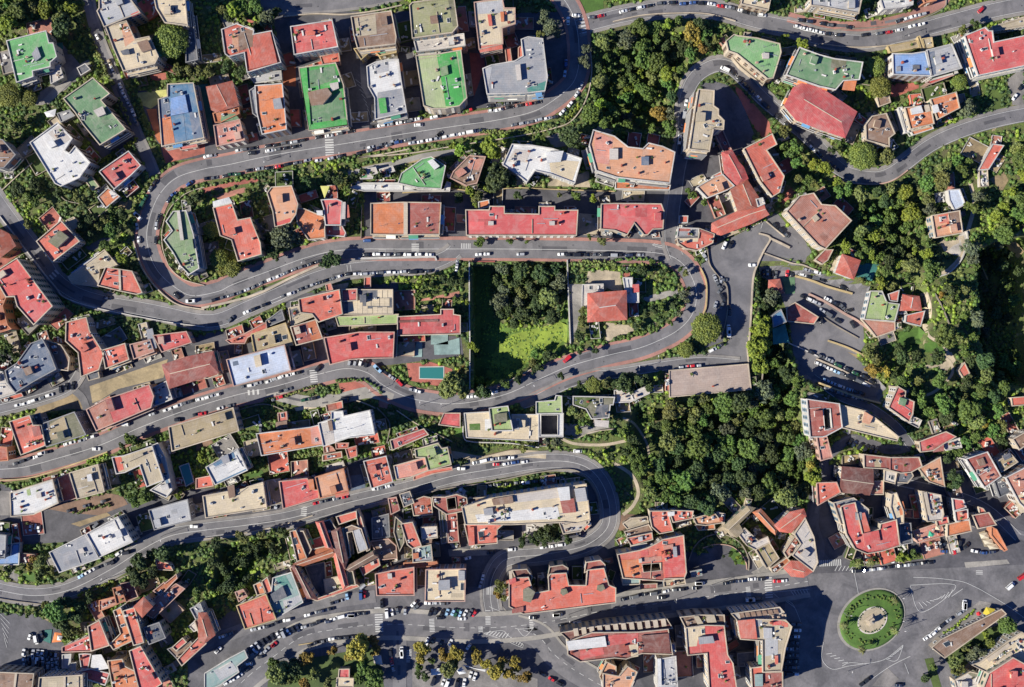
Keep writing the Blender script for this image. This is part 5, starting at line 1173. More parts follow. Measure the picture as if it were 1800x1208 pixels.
# ---- centre band
B('1 1', '60 255 190 225 232 342 320 325 390 500 398 580 235 628 190 480 110 450', 11, 'coral', 'wcream', 'red L shaped roof among dark trees east of the western hairpin', 'p white 55 210 170 178 195 220 60 258', clutter=6)
B('1 1', '440 150 470 110 610 100 655 230 640 300 600 360 495 388 480 280', 12, 'peach', 'wcream', 'peach roof with seams and a dark red border on two sides', 'p red 490 360 600 325 605 350 495 390', 'p red 605 102 622 104 660 225 650 240', style='seam', clutter=3)
B('1 1', '645 260 700 262 840 320 846 465 730 478 650 360', 10, 'orange', 'wcream', 'plain orange roof touching the loose grey green tree', clutter=1)
B('1 1', '820 200 925 193 965 210 955 375 850 375 838 260', 12, 'crimson', 'wwhite', 'crimson panelled roof with a round white tank', 'p coral 990 225 1010 235 1020 320 975 330', 'B offwhite .6 966 215 988 215 985 330 962 330', 'b white 1.3 787 275 825 275 828 303 792 303', clutter=2, style='seam')
B('1 1', '850 378 960 375 990 430 980 455 852 445', 6, 'red', 'wwhite', 'low red and white front below the crimson panelled roof', 'p cream 900 378 955 375 955 410 905 412', name='annex', clutter=1)
B(None, '652 358 710 356 775 357 772 412 700 413 652 412', 13, 'orange', 'wcream', 'block with an orange half and a brick red half roof', 'p brick 718 357 773 357 770 410 716 412', 'B wcream .8 710 356 716 356 716 412 710 412', clutter=9)
B('2 1', '395 270 560 270 565 245 665 245 665 295 910 300 910 245 1020 245 1020 272 1182 272 1172 447 400 447', 13, 'crimson', 'wcream', 'very long crimson roof with two white hatches facing the straight road', 'b offwhite 1 555 350 588 350 588 375 555 375', 'b offwhite 1 985 350 1018 350 1018 375 985 375', style='seam', clutter=6)
B('2 1', '485 215 555 200 560 245 488 262', 5, 'orange', 'wwhite', 'tiny orange and white shed north of the very long crimson roof', name='shed', cat='shed', clutter=0, win=False)
B(None, '1057 359 1080 358 1162 359 1167 372 1165 402 1147 403 1138 413 1132 413 1115 392 1102 413 1080 405 1056 403', 12, 'crimson', 'wcream', 'crimson roof with a scalloped notched front', style='seam', clutter=4)
B('1 1', '660 897 945 830 968 1000 800 1057 755 1000 672 990', 10, 'coral', 'wcream', 'bright red roof west of the cream roof panels', 'B coral 1 805 885 828 880 832 905 810 908', clutter=8)
B('1 1', '850 795 885 785 900 830 860 840', 6, 'coral', 'wpink', 'little red roof above the bright red roof', name='annex', clutter=0)
B('1 1', '965 830 1070 825 1070 905 968 912', 8, 'red', 'wcream', 'small square red roof next to the cream roof panels', clutter=1)
B('1 1', '970 915 1072 905 1070 830 1320 830 1322 1000 975 1002', 7, 'dgrey', 'wcream', 'roof covered in rows of cream panels', *['p cream %d %d %d %d %d %d %d %d' % (x, y, x + 33, y, x + 33, y + h_, x, y + h_) for x, y, h_ in [(1008, 910, 90), (1042, 905, 95), (1076, 860, 140), (1110, 860, 30), (1112, 945, 55), (1135, 895, 48), (1172, 895, 48), (1146, 962, 38), (1215, 826, 60), (1252, 826, 60), (1288, 826, 58), (1195, 890, 55), (1232, 890, 55), (1266, 890, 55), (1182, 950, 50), (1216, 955, 45), (1250, 950, 50), (1285, 955, 45)]], clutter=2, name='workshop')
B('1 1', '920 1020 1360 1003 1350 1070 940 1085', 6, 'lime', 'wcream', 'long pale green roof below the cream panels', clutter=3)
B('1 1', '1125 745 1165 742 1165 818 1122 815', 4, 'coral', 'wpink', 'tiny orange roof above the cream panels', name='shed', cat='shed', clutter=0, win=False)
B(None, '570 594 632 584 693 584 691 629 640 630 616 632 580 641', 10, 'red', 'wpink', 'wide bright red roof by the road near the pool garden', clutter=5)
B(None, '699 557 775 553 775 544 797 544 797 553 809 555 809 587 699 590', 8, 'crimson', 'wcream', 'crimson tiled roof north of the pool garden', 'B dbrick .3 700 564 770 562 770 565 700 567', style='tile', clutter=3)
B(None, '511 575 555 562 567 595 521 607', 9, 'brick', 'wcream', 'small brown orange roof below the bright red roof', 'p rust 540 567 553 563 565 594 548 600', clutter=6)
B('1 1', '590 960 660 945 670 1000 760 1000 760 1020 610 1080', 6, 'beige', 'wcream', 'beige terraces west of the bright red roof', 'p dgrey 600 970 650 955 660 1000 620 1030', clutter=5)
B(None, '442 588 502 568 515 606 448 620', 8, 'tan', 'wyellow', 'khaki terraced roof with two dark openings above the white and blue roof', 's 480 598 490 595 492 602 482 605', 's 495 590 504 588 505 596 497 598', clutter=4)
B('1 1', '150 1185 280 1140 430 1060 436 1100 300 1165 280 1208 180 1208', 6, 'coral', 'wpink', 'thin coral roofs stepping beside the khaki terraced roof', clutter=3)
B('1 1', '430 1050 540 970 560 1040 440 1090', 5, 'dgrey', 'wgrey', 'dark grey shed roof under the planted bank', name='shed', cat='shed', clutter=1, win=False)
B('1 2', '155 115 560 10 605 190 205 300', 11, 'bluewhite', 'wpink', 'blue white flat roof with a pink border above the road', 'b cream 2.2 345 90 385 80 398 155 360 165', 'p slate 195 128 230 120 238 150 200 160', clutter=4)
B('1 2', '-10 60 50 50 95 220 20 245 -10 240', 9, 'terra', 'wcream', 'narrow brown red roof left of the blue white roof', clutter=2)
B('1 2', '365 635 740 590 800 575 835 712 400 787', 13, 'orange', 'wwhite', 'long orange planted terrace joined to a salmon section', 'p salmon 742 592 800 578 832 710 750 706', clutter=16)
B('1 2', '800 560 890 530 890 480 970 475 975 512 1160 470 1195 640 1010 662 835 722', 14, 'white', 'wwhite', 'brilliant white roof at the end of the long orange terrace', 'p offwhite 805 565 895 545 915 700 838 718', 'B brown .8 865 545 890 543 900 610 880 612', clutter=8)
B('1 2', '850 430 965 405 970 455 860 480', 5, 'terra', 'wcream', 'small terracotta pergola roof above the brilliant white roof', 'p coral 925 412 965 405 970 455 930 462', name='pergola', cat='pergola', clutter=0, win=False, style='tile')
B('1 2', '515 490 575 480 580 540 520 550', 5, 'coral', 'wpink', 'small coral block in the shaded yard', 'b brown 1 500 555 575 545 578 590 503 600', name='annex', clutter=1)
B('1 2', '830 785 960 760 965 800 830 825', 5, 'terra', 'wcream', 'brown terrace roof below the long orange terrace', clutter=3)
B('1 2', '920 700 1010 700 1005 735 925 740', 5, 'coral', 'wpink', 'small pink terrace below the brilliant white roof', name='annex', clutter=1)
B('1 2', '990 740 1065 720 1070 790 1010 810', 6, 'coral', 'wpink', 'coral roof wrapped by dark hedge below the brilliant white roof', name='annex', clutter=2)
B('1 2', '10 870 230 740 300 890 75 992', 12, 'white', 'wwhite', 'white box roof with teal glass edges', 'p steel 55 850 200 760 215 800 80 870', 'b grey 1 110 800 160 780 175 830 135 845', 'p steel 60 985 290 880 298 890 75 992', clutter=3)
B('1 2', '-60 950 40 930 60 1000 -60 1020', 6, 'coral', 'wpink', 'orange roof corner left of the white box roof', name='annex', clutter=1)
B(None, '357 872 400 864 410 874 435 856 462 848 469 893 437 898 362 910', 11, 'cream', 'wcream', 'pair of cream roofs by the lower road', 'B brown 1.5 400 855 411 853 413 872 403 876', 'p cream 415 862 462 850 468 892 418 898', clutter=9)
B('1 2', '525 970 720 948 770 1030 800 1030 803 1085 552 1160', 11, 'red', 'wpink', 'crimson roof facing the lower road beside a pale orange roof', 'B orange 1 725 960 760 955 770 1025 740 1030', clutter=4)
B('1 2', '778 940 975 880 1010 1040 810 1087', 12, 'peach', 'worange', 'pale orange flat roof facing the lower road', 'p coral 915 1045 1010 1030 1015 1065 920 1085', clutter=2)
B('1 2', '1118 828 1275 792 1322 970 1172 1018', 8, 'coral', 'wwhite', 'vivid red sports terrace with planters by the lower road', clutter=12)
B('2 2', '-110 860 35 820 108 800 132 890 0 940 -90 955', 10, 'salmon', 'wcream', 'salmon pink roof beside the lime roof', 'p white -100 870 -85 865 -75 945 -90 948', clutter=3)
B('2 2', '38 745 200 700 225 738 265 730 292 850 132 892 108 800 45 800', 11, 'lime', 'wcream', 'lime green roof above a red terrace near the lower road', clutter=8)
B('2 2', '30 935 130 895 295 868 300 890 160 915 30 960', 6, 'coral', 'wpink', 'red ledge roof under the salmon and lime roofs', name='annex', clutter=0)
B(None, '686 774 745 754 753 764 690 791', 8, 'crimson', 'wcream', 'narrow crimson tiled roof left of the lime roof', style='tile', clutter=2)
B('2 2', '560 455 690 440 725 610 580 612', 10, 'lime', 'wwhite', 'lime green rooftop block on the cream villa terrace', 'b dkolive 2 595 500 680 488 685 545 600 555', clutter=3)
B('2 2', '385 490 560 480 575 615 725 615 720 500 905 500 905 685 400 660', 5, 'cream', 'wwhite', 'cream modern villa terrace with small green squares', 'p lawn 420 565 495 562 497 608 422 610', 'p white 528 532 575 530 578 612 530 612', 'p grey 725 530 770 528 770 605 728 605', name='villa', cat='house', clutter=9)
B('2 2', '890 410 1020 400 1030 365 1068 370 1072 490 890 492', 8, 'lime', 'wwhite', 'lime green L shaped roof beside the slip road', clutter=2)
B('2 2', '905 495 1080 492 1078 655 910 655', 6, 'white', 'wwhite', 'white walled frame round a dark courtyard', 'h 925 505 1042 505 1040 640 925 640', name='courtyard_house', clutter=0)
B('2 2', '205 570 240 490 355 490 355 590', 4, 'crimson', 'wcream', 'crimson pavilion roof beside the small square lawn', clutter=0, win=False, name='pavilion')
B('2 2', '1150 372 1440 378 1430 430 1410 430 1400 520 1280 530 1240 460 1150 430', 7, 'dkolive', 'wwhite', 'overgrown garden roof with dark panels', 'p dgrass 1155 375 1310 380 1240 450 1150 425', 'p dgrey 1320 430 1400 430 1395 520 1290 525', 'B offwhite 1 1300 540 1400 545 1395 590 1305 580', clutter=10)
B('3 2', '0 330 80 320 110 350 240 295 245 350 110 410 0 415', 5, 'offwhite', 'wwhite', 'white terraces between clipped trees left of the flat grey slab', 'p sand 0 340 15 340 18 410 0 412', name='terrace_building', clutter=6, win=False)
B('3 2', '385 190 940 145 960 322 388 376', 2.5, 'slab', 'wcream', 'wide flat grey pink slab roof above the wood', clutter=4)
B(None, '812 892 862 876 985 857 1030 851 1037 914 1012 920 990 918 900 922 818 922', 16, 'cream', 'wcream', 'long white hotel roof inside the lower hairpin', 'B white 2 980 858 1000 856 1002 878 985 880', 'b brown 1.5 865 878 900 872 902 884 868 888', 'p offwhite 905 868 980 858 985 875 905 884', 'B lgrey 1.5 1010 860 1028 858 1032 880 1014 882', 'B brick 0.8 985 880 1008 876 1012 900 990 902', 'p white 835 905 980 890 985 912 840 918', 'b grey 1.2 850 895 865 893 867 905 852 906', clutter=30, name='hotel')
B('2 3', '385 62 610 62 980 -10 1060 -10 1060 20 660 60 615 100 615 195 420 210', 10, 'coral', 'wcream', 'coral wing along the south side of the long white hotel', 'B coral 1 412 88 450 85 455 205 418 210', 's 480 115 520 112 525 175 490 180', clutter=5)
B('2 3', '1040 20 1260 -20 1260 50 1200 110 1080 130', 13, 'offwhite', 'wcream', 'white east end of the hotel with balcony frames', 'B wcream .6 1090 20 1240 -5 1245 15 1095 40', 'B wcream .6 1080 70 1240 45 1240 60 1085 85', clutter=8)
B('2 2', '160 1080 250 1080 330 1060 400 1085 412 1170 260 1200 170 1140', 10, 'brick', 'wcream', 'broken brick red terraces west of the hotel', 'h 260 1090 320 1080 330 1160 270 1170', clutter=12)
B('2 2', '415 1090 540 1080 560 1208 420 1208', 8, 'brown', 'wcream', 'small brown terraces at the west end of the hotel', clutter=10)
# ---- orange quarter by the forecourt and east
B('3 1', '580 110 700 40 760 20 840 100 790 130 650 185', 9, 'peach', 'wwhite', 'peach terrace roof with a scattered white table set', clutter=4)
B('3 1', '690 30 750 0 755 20 700 45', 6, 'coral', 'wwhite', 'tiny coral roof above the peach terrace roof', name='annex', clutter=0, win=False)
B('3 0', '760 1075 825 1060 870 1140 905 1180 935 1255 860 1300 830 1290 780 1230', 9, 'red', 'wpink', 'red angular roof north of the peach terrace roof', 'r 800 1090 850 1180 890 1260', name='house', cat='house')
B('3 1', '820 125 930 60 1010 180 995 250 930 262 870 270', 9, 'terra', 'wcream', 'terracotta gabled roof beside the narrow ramp', 'r 900 90 960 240', name='house', cat='house')
B('3 1', '995 195 1040 185 1055 225 1010 245', 9, 'offwhite', 'wwhite', 'tiny white turret roof beside the terracotta gable', name='annex', clutter=1, win=False)
B('3 1', '690 365 925 255 1050 237 1082 300 960 362 750 442 685 425', 8, 'coral', 'wcream', 'long coral tiled roof facing the forecourt', 'r 720 395 950 300 1060 265', name='house', cat='house')
B('3 1', '440 470 590 468 600 402 700 440 690 500 580 555 500 540 448 505', 8, 'coral', 'wcream', 'rounded orange roofed corner house at the road fork', 'p cream 450 470 590 468 588 492 455 495', 'B brick .6 600 405 695 440 690 450 600 420', clutter=5, name='house', cat='house')
B('3 1', '450 395 590 400 595 460 440 460', 7, 'grey', 'wwhite', 'grey and brown roofs behind the rounded corner house', 'p brick 455 398 535 400 530 420 450 418', 's 540 405 565 405 562 455 540 455', clutter=4)
B('3 1', '457 312 515 312 512 358 457 358', 5, 'coral', 'wwhite', 'small square red roof above the rounded corner house', name='annex', clutter=0)
B(None, '1382 372 1405 345 1430 340 1444 360 1468 362 1496 388 1450 438 1438 432', 12, 'pinktile', 'wcream', 'faded pink brown tiled block at the edge of the eastern wood', 'b beige 1.2 1428 382 1434 377 1440 384 1433 390', style='tile', clutter=4)
B('4 1', '-30 620 40 550 95 550 60 620 20 650', 4, 'brick', 'wcream', 'little brown red roof below the faded pink brown block', name='shed', cat='shed', clutter=0, win=False)
B('4 1', '790 310 985 275 1005 430 815 465', 9, 'peach', 'wcream', 'peach villa with a brick corner alone in the eastern wood', 'p coral 835 305 905 293 915 355 848 365', 'p brown:tile 910 292 985 278 1000 352 920 368', name='villa', cat='house', clutter=10)
B('4 1', '905 130 985 125 1025 230 950 270 915 200', 5, 'bluewhite', 'wwhite', 'pale bluish roof above the peach villa', name='annex', clutter=1, win=False)
B('4 1', '165 585 285 627 240 750 122 705', 7, 'coral', 'wwhite', 'small hipped coral roof house beside the car park ramp', 'r 203 667', name='house', cat='house', win=True)
B('4 1', '360 840 440 840 475 920 562 932 530 1052 315 1037', 7, 'lime', 'wwhite', 'lime green roofed house at the end of the car park', 'B lime .5 470 915 480 915 455 1040 440 1040', name='house', cat='house', clutter=7)
B('4 1', '300 1040 530 1060 532 1115 400 1162 360 1110', 3.5, 'pinktile', 'wcream', 'plain tan terrace below the lime green roofed house', name='terrace_building', clutter=0, win=False)
B('4 1', '485 862 560 835 548 912 495 906', 6, 'coral', 'wwhite', 'small coral roof above the lime green roofed house', name='annex', clutter=0)
B('4 1', '592 868 700 880 716 970 572 972', 7, 'coral', 'wwhite', 'red tiled roof with a central ridge beside the curving garden path', 'r 655 885 640 960', name='house', cat='house')
B('4 1', '610 1010 740 980 712 1085 605 1058', 6, 'coral', 'wwhite', 'lower red tiled roof beside the curving garden path', name='house', cat='house', clutter=1, style='tile')
B('3 1', '1090 767 1160 760 1182 848 1085 852', 4, 'coral', 'wcream', 'small square coral roof below the upper car park row', 'r 1130 800', name='shed', cat='shed', win=False)
B('3 1', '1110 1012 1170 970 1207 1055 1120 1092', 5, 'steel', 'wgrey', 'small steel blue roof beside the green court', name='shed', cat='shed', clutter=0, win=False)
B('3 1', '1210 960 1270 920 1432 1022 1400 1070 1215 1050', 4, 'brick', 'wcream', 'dull red canopy roof in the shade of the car park', 'p coral 1395 1025 1430 1020 1400 1070 1365 1060', name='canopy', cat='canopy', clutter=0, win=False)
B(None, '1034 517 1100 512 1101 561 1034 565', 9, 'coral', 'wwhite', 'hip roofed villa with white walls in the walled garden', 'r 1053 541 1082 537', name='villa', cat='house')
B('3 1', '62 745 125 745 125 850 170 850 170 917 88 920', 5, 'white', 'wwhite', 'white flat roofed wing of the hip roofed villa', 'b red 1.2 128 795 170 793 172 845 130 848', name='annex', clutter=2)
B('2 1', '1215 795 1360 790 1362 850 1250 858 1250 950 1212 945', 4, 'offwhite', 'wwhite', 'white pergola terrace west of the hip roofed villa', name='terrace_building', clutter=3, win=False)
B(None, '1418 702 1475 710 1480 751 1452 766 1445 768 1424 768', 12, 'brick', 'wwhite', 'brick red roof with a narrow dark courtyard', 'h 1447 719 1459 719 1462 752 1450 756', clutter=4)
B(None, '1478 712 1517 722 1523 723 1579 768 1576 775 1480 752', 10, 'cream', 'wcream', 'pointed cream roof deck with a small peaked box', 'b peach 2 1520 724 1534 733 1528 746 1516 742', clutter=4)
B('4 2', '-20 652 50 652 90 800 10 822', 9, 'salmon', 'wpink', 'pale salmon roof under the courtyard building', clutter=3)
B('4 2', '485 450 550 302 605 335 600 380 665 410 655 495 630 552', 10, 'red', 'wcream', 'red angled roof with a green hatch at the car park corner', 'b dsage 1.5 570 380 615 395 600 440 560 425', clutter=3)
B('4 2', '312 780 500 802 700 800 720 862 640 905 570 910 460 880 315 872', 9, 'brick', 'wcream', 'long brick red roof with a notch south of the shaded street', 'B brick .5 495 802 500 802 500 885 494 885', 'p tan 385 810 435 810 435 870 390 868', style='tile', clutter=5)
B('4 2', '165 870 375 890 382 980 352 1062 150 1042', 9, 'dbrick', 'wcream', 'dark brown tiled roof with a pale ridge line', 'r 155 955 380 985', name='house', cat='house')
B('4 2', '460 890 545 905 530 985 455 965', 7, 'offwhite', 'wcream', 'small pale roof below the long brick red roof', clutter=2)
B('4 2', '380 970 450 965 450 1060 360 1060', 6, 'pinktile', 'wcream', 'low terracotta terrace next to the dark brown tiles', clutter=4)
B('4 2', '-20 980 120 975 148 1045 -10 1135', 9, 'coral', 'wpink', 'dusty red roof left of the dark brown tiles', clutter=3)
B('4 2', '702 690 890 620 960 655 880 700 800 752 712 762', 7, 'red', 'wcream', 'red pitched shed roof at the bottom of the eastern wood', 'p brick 800 725 875 700 878 755 800 765', name='house', cat='house', clutter=1)
B('4 2', '880 700 985 665 1000 730 890 750', 5, 'offwhite', 'wwhite', 'rough white terrace right of the red pitched shed', name='annex', clutter=8, win=False)
B('4 2', '700 880 850 800 882 1010 770 970', 6, 'peach', 'wcream', 'jumbled peach terraces with a small round pool', clutter=16)
B('4 2', '1030 812 1180 762 1275 932 1160 1012', 12, 'brick', 'wwhite', 'red roofed white house among the village lanes', 'B brown 1 1110 820 1150 805 1170 850 1130 860', 'p pinktile 1130 930 1230 890 1260 930 1160 995', clutter=10, name='house', cat='house')
B('4 2', '1250 830 1340 772 1392 832 1280 902', 10, 'tan', 'wcream', 'sandy roof right of the red roofed white house', 'b dgrey 1 1290 790 1340 772 1350 800 1305 820', name='house', cat='house', clutter=3)
B('4 2', '1360 672 1470 610 1470 700 1405 745', 10, 'brown', 'wcream', 'light brown roof cut by the right edge', clutter=3)
B('4 2', '1310 942 1470 860 1490 1200 1405 1120', 12, 'pinktile', 'wwhite', 'pink and cream roofs cut by the right edge', 'p cream 1370 1080 1440 1050 1470 1190 1410 1190', clutter=10)
B('4 2', '1225 960 1300 920 1345 1040 1265 1080', 8, 'dgrey', 'wgrey', 'dark grey roof between village houses', clutter=3)
B('4 2', '100 1120 240 1085 345 1165 340 1260 150 1270', 12, 'grey', 'wcream', 'grey roofed block with a red patch behind the U shaped roof', 'p red 170 1170 230 1160 240 1208 180 1215', clutter=7)
B('4 2', '980 190 1020 135 1055 208 1010 240', 4, 'coral', 'wcream', 'small pointed red shelter roof in the wood', name='shed', cat='shed', clutter=0, win=False)
B('4 2', '1350 382 1470 372 1470 428 1356 438', 5, 'coral', 'wcream', 'red roof poking out of the trees at the right edge', name='house', cat='house', clutter=0)
# ---- old town, bottom left
B('0 3', '620 780 700 738 770 912 645 952', 14, 'coral', 'wcream', 'red orange roof west of the dark light well', clutter=1)
B('0 3', '440 925 640 842 642 952 440 960', 9, 'red', 'wpink', 'low red terrace with white benches', clutter=7)
B('0 3', '800 670 850 650 932 880 800 942 775 905 850 830', 13, 'orange', 'wcream', 'crooked orange roof in the middle of the old town', clutter=6)
B('0 3', '868 672 945 648 1012 892 942 912', 14, 'coral', 'wcream', 'coral roof right of the crooked orange roof', 's 950 720 975 705 990 740 965 752', clutter=7)
B('0 3', '945 645 1010 580 1067 642 1000 712', 15, 'terra', 'wcream', 'diamond shaped terracotta hip roof', 'r 1006 645', name='house', cat='house')
B('0 3', '1080 530 1155 470 1160 480 1240 415 1247 440 1130 562', 9, 'rust', 'wpink', 'orange tiled roof beside the tarpaulin bank', name='house', cat='house', clutter=1, style='tile')
B('0 3', '1100 572 1240 480 1300 515 1080 722 1035 700', 8, 'pinktile', 'wpink', 'long pink terrace crowded with furniture', clutter=16, name='terrace_building')
B('0 3', '1250 1012 1440 812 1450 900 1280 1055', 11, 'coral', 'wcream', 'slanting coral roof at the old town edge', clutter=4)
B('0 3', '1215 925 1285 862 1312 890 1240 950', 8, 'red', 'wcream', 'small bright red roof beside the slanting coral roof', clutter=0)
B('0 3', '1180 940 1220 925 1245 955 1340 885 1360 910 1250 1012', 7, 'brown', 'wgrey', 'brown yard roof under the small bright red roof', clutter=3)
B('0 3', '912 952 990 920 1140 1180 1050 1240 985 1240', 12, 'red', 'wcream', 'long weathered red roof sloping down to the bottom edge', clutter=6)
B('0 3', '760 1022 860 1010 880 1060 960 1100 985 1240 800 1240', 11, 'orange', 'wcream', 'worn orange roof with two dark round openings', clutter=7)
B('0 3', '550 1100 640 1078 770 1110 740 1192 555 1132', 9, 'red', 'wwhite', 'dark red terrace under a white awning', 'b white 1 650 985 710 980 765 1075 700 1085 640 1065', clutter=3)
B('0 3', '560 975 600 972 640 975 620 1075 575 1078', 8, 'red', 'wwhite', 'thin red roof strip left of the white awning', 'p pink 560 975 595 973 590 1070 575 1078', clutter=1)
B('0 3', '-60 1100 240 1112 222 1250 -60 1250', 14, 'brown', 'wcream', 'dull brown pair of roofs in the bottom left corner', 'B wcream .4 108 1105 120 1105 105 1230 95 1230', clutter=3)
B('0 3', '280 1140 580 1122 582 1250 270 1250', 14, 'beige', 'wcream', 'dull beige roofs next to the bottom left corner', 'B wcream .4 450 1130 460 1130 458 1240 448 1240', clutter=2)
B('0 3', '700 600 820 570 832 622 700 672', 7, 'pinktile', 'worange', 'patched orange terraces above the light well', clutter=8)
B('0 3', '795 512 848 500 885 600 822 622', 9, 'rust', 'worange', 'tiny orange and brown rooftop above the patched terraces', clutter=5)
B('0 3', '850 480 930 470 970 570 890 610', 6, 'brick', 'wpink', 'dark red yard roof right of the tiny orange rooftop', clutter=3)
B('0 3', '1095 310 1190 340 1215 385 1110 380', 5, 'coral', 'wcream', 'small red roof under the dark oak cluster', name='house', cat='house', clutter=2)
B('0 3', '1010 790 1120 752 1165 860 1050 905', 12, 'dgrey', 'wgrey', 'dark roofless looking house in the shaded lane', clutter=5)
B('0 3', '440 980 500 975 492 1072 440 1072', 5, 'lgrey', 'wwhite', 'pale grey box roof by the crowded car lot', name='annex', clutter=0)
B('0 3', '490 1042 535 1035 532 1110 485 1100', 5, 'offwhite', 'wwhite', 'second pale box roof by the crowded car lot', name='annex', clutter=0)
B('0 3', '1340 655 1410 622 1440 700 1380 730', 9, 'grey', 'wwhite', 'small grey roof on the slope beside the dark garden', clutter=3)
B('0 3', '1370 740 1440 700 1470 780 1400 830', 9, 'pinktile', 'wcream', 'broken pink roof above the slanting coral roof', clutter=4)
B('0 3', '1330 780 1370 745 1400 800 1365 815', 5, 'offwhite', 'wwhite', 'tiny white awning beside the broken pink roof', name='awning_building', clutter=0, win=False)
B('1 3', '-40 690 10 690 68 840 -10 900 -40 880', 12, 'terra', 'wcream', 'terracotta edged house at the west end of the car street', 'r -15 730 20 850', name='house', cat='house')
# ---- convent and neighbours
B('1 3', '225 635 430 555 502 730 285 798', 11, 'coral', 'wyellow', 'plain vermilion roof with a yellow edge by the car street', 'B coral .3 380 660 386 658 400 750 392 752', clutter=2)
B('1 3', '480 440 610 400 690 610 500 722 460 640', 9, 'glass', 'wwhite', 'pale glass terraces right of the vermilion roof', 'B dgrey 1.5 460 560 545 500 575 572 490 610', 'p teal 490 430 560 410 620 520 520 480', 'p lgrey 550 600 670 560 680 600 560 690', clutter=10)
B('1 3', '345 490 400 465 430 545 370 560', 8, 'orange', 'wcream', 'small pale orange roof above the vermilion roof', clutter=1)
B('1 3', '395 468 440 435 472 530 430 552', 8, 'coral', 'wcream', 'thin coral roof above the vermilion roof', clutter=0)
B('1 3', '215 540 270 520 300 570 240 605', 6, 'pinktile', 'wpink', 'little pink terraces at the garden edge', clutter=4)
B('1 3', '0 1110 180 1000 280 948 302 1000 225 1060 240 1100 110 1190 0 1240', 5, 'glass', 'wwhite', 'glass roofed market hall at the bottom', 'p lgrey 60 1090 190 1030 235 1095 110 1165', 'B wwhite .3 100 1075 180 1030 184 1036 104 1081', clutter=2, name='market_hall', cat='market hall', style='seam')
B('1 3', '600 112 640 105 718 300 650 322', 10, 'orange', 'wcream', 'orange western wing of the convent', 's 615 160 640 155 655 200 630 210', clutter=2)
B('1 3', '640 112 692 110 750 240 718 298', 9, 'brown', 'wcream', 'grey brown tiled strip inside the western convent wing', style='tile', clutter=0)
B('1 3', '692 208 742 180 752 240 718 296', 7, 'olive', 'wcream', 'moss tinted lean to in the upper convent court', style='tile', clutter=0, name='annex')
B('1 3', '738 180 825 148 845 210 755 240', 5, 'red', 'wcream', 'bright red terrace floor in the upper convent court', name='annex', clutter=0, win=False)
B('1 3', '785 50 830 45 897 235 850 220', 13, 'coral', 'wcream', 'tall thin orange convent wing', 'r 808 52 870 225', name='convent_wing')
B('1 3', '832 45 880 30 935 110 945 170 897 235', 10, 'dbrick', 'wcream', 'dark brown convent roof between the thin wings', style='tile', clutter=1)
B('1 3', '718 298 750 240 850 218 897 235 700 320', 8, 'rust', 'wcream', 'rust coloured tiled slope above the diagonal convent wing', style='tile', clutter=0)
B('1 3', '622 342 905 240 925 275 690 352', 11, 'rust', 'wcream', 'diagonal tiled convent wing', 'r 650 345 905 258', name='convent_wing')
B('1 3', '895 115 950 90 960 130 1000 310 985 372 915 250', 12, 'dbrick', 'wcream', 'brown tiled convent wing with an orange tip', 'r 930 110 975 330', name='convent_wing')
B('1 3', '985 372 1180 258 1212 292 1020 392', 11, 'brown', 'wcream', 'eastern diagonal convent wing with two pale dormers', 'r 1005 380 1190 275', name='convent_wing')
B('1 3', '905 260 940 252 1005 490 975 512 945 440', 11, 'coral', 'wcream', 'long orange wing east of the cloister', 'r 922 262 985 495', name='convent_wing')
B('1 3', '615 362 630 350 790 590 720 580 680 480', 11, 'dbrick', 'wcream', 'dark tiled wing west of the cloister', 'r 640 365 745 575', name='convent_wing')
B('1 3', '600 370 628 358 672 470 640 475', 7, 'coral', 'wcream', 'narrow orange terrace outside the cloister', clutter=1)
B('1 3', '838 452 940 428 985 520 900 570 850 540', 4, 'cream', 'wcream', 'cream paved roof in the corner of the cloister', clutter=3, name='cloister_terrace', win=False)
B('1 3', '705 360 840 330 850 450 850 545 790 580', 2.5, 'court', 'wcream', 'grey court floor of the cloister', clutter=0, name='cloister_terrace', win=False)
B('1 3', '715 575 790 585 985 510 1060 480 1085 500 1000 530 790 600', 7, 'coral', 'wcream', 'low orange front of the convent facing the street', style='tile', clutter=0)
B('1 3', '1000 380 1040 395 1060 490 1005 490', 9, 'olive', 'wcream', 'mossy tiled end of the convent', style='tile', clutter=0)
B('1 3', '1090 370 1220 300 1232 350 1115 422', 6, 'coral', 'wcream', 'red roof with a dark box by the convent east end', 'b offwhite 1 1165 335 1185 325 1190 345 1172 350', clutter=0)
B('1 3', '925 10 1065 -30 1068 20 945 62', 10, 'coral', 'wcream', 'bright orange roof below the lower road', clutter=0)
B('1 3', '970 95 1035 70 1100 95 1145 235 1080 262 1040 110 1000 120 1025 290 1005 300', 10, 'brown', 'wcream', 'crumbling pale wall wing of the convent', 'B lgrey .4 1042 112 1085 98 1140 232 1090 252', clutter=3)
B('1 3', '1070 -40 1100 20 1160 240 1140 250 1075 50', 9, 'brick', 'wcream', 'thin brick red strip on the convent east side', clutter=0, win=False, name='annex')
B('1 3', '1200 412 1312 388 1470 365 1472 560 1210 562', 12, 'coral', 'wpink', 'wide orange hotel roof facing the angled car park', 'b offwhite 1 1285 412 1312 410 1315 442 1290 445', clutter=8)
B('1 3', '945 1082 1015 1080 1015 1140 940 1140', 5, 'crimson', 'wcream', 'small crimson roof of the park kiosk', 'B crimson .1 980 1120 990 1120 990 1138 980 1138', name='kiosk', cat='kiosk', clutter=0, win=False)
B('1 3', '930 1142 1046 1145 1042 1208 925 1205', 4.5, 'cream', 'wcream', 'cream roofed half of the park kiosk', name='kiosk', cat='kiosk', clutter=1, win=False)
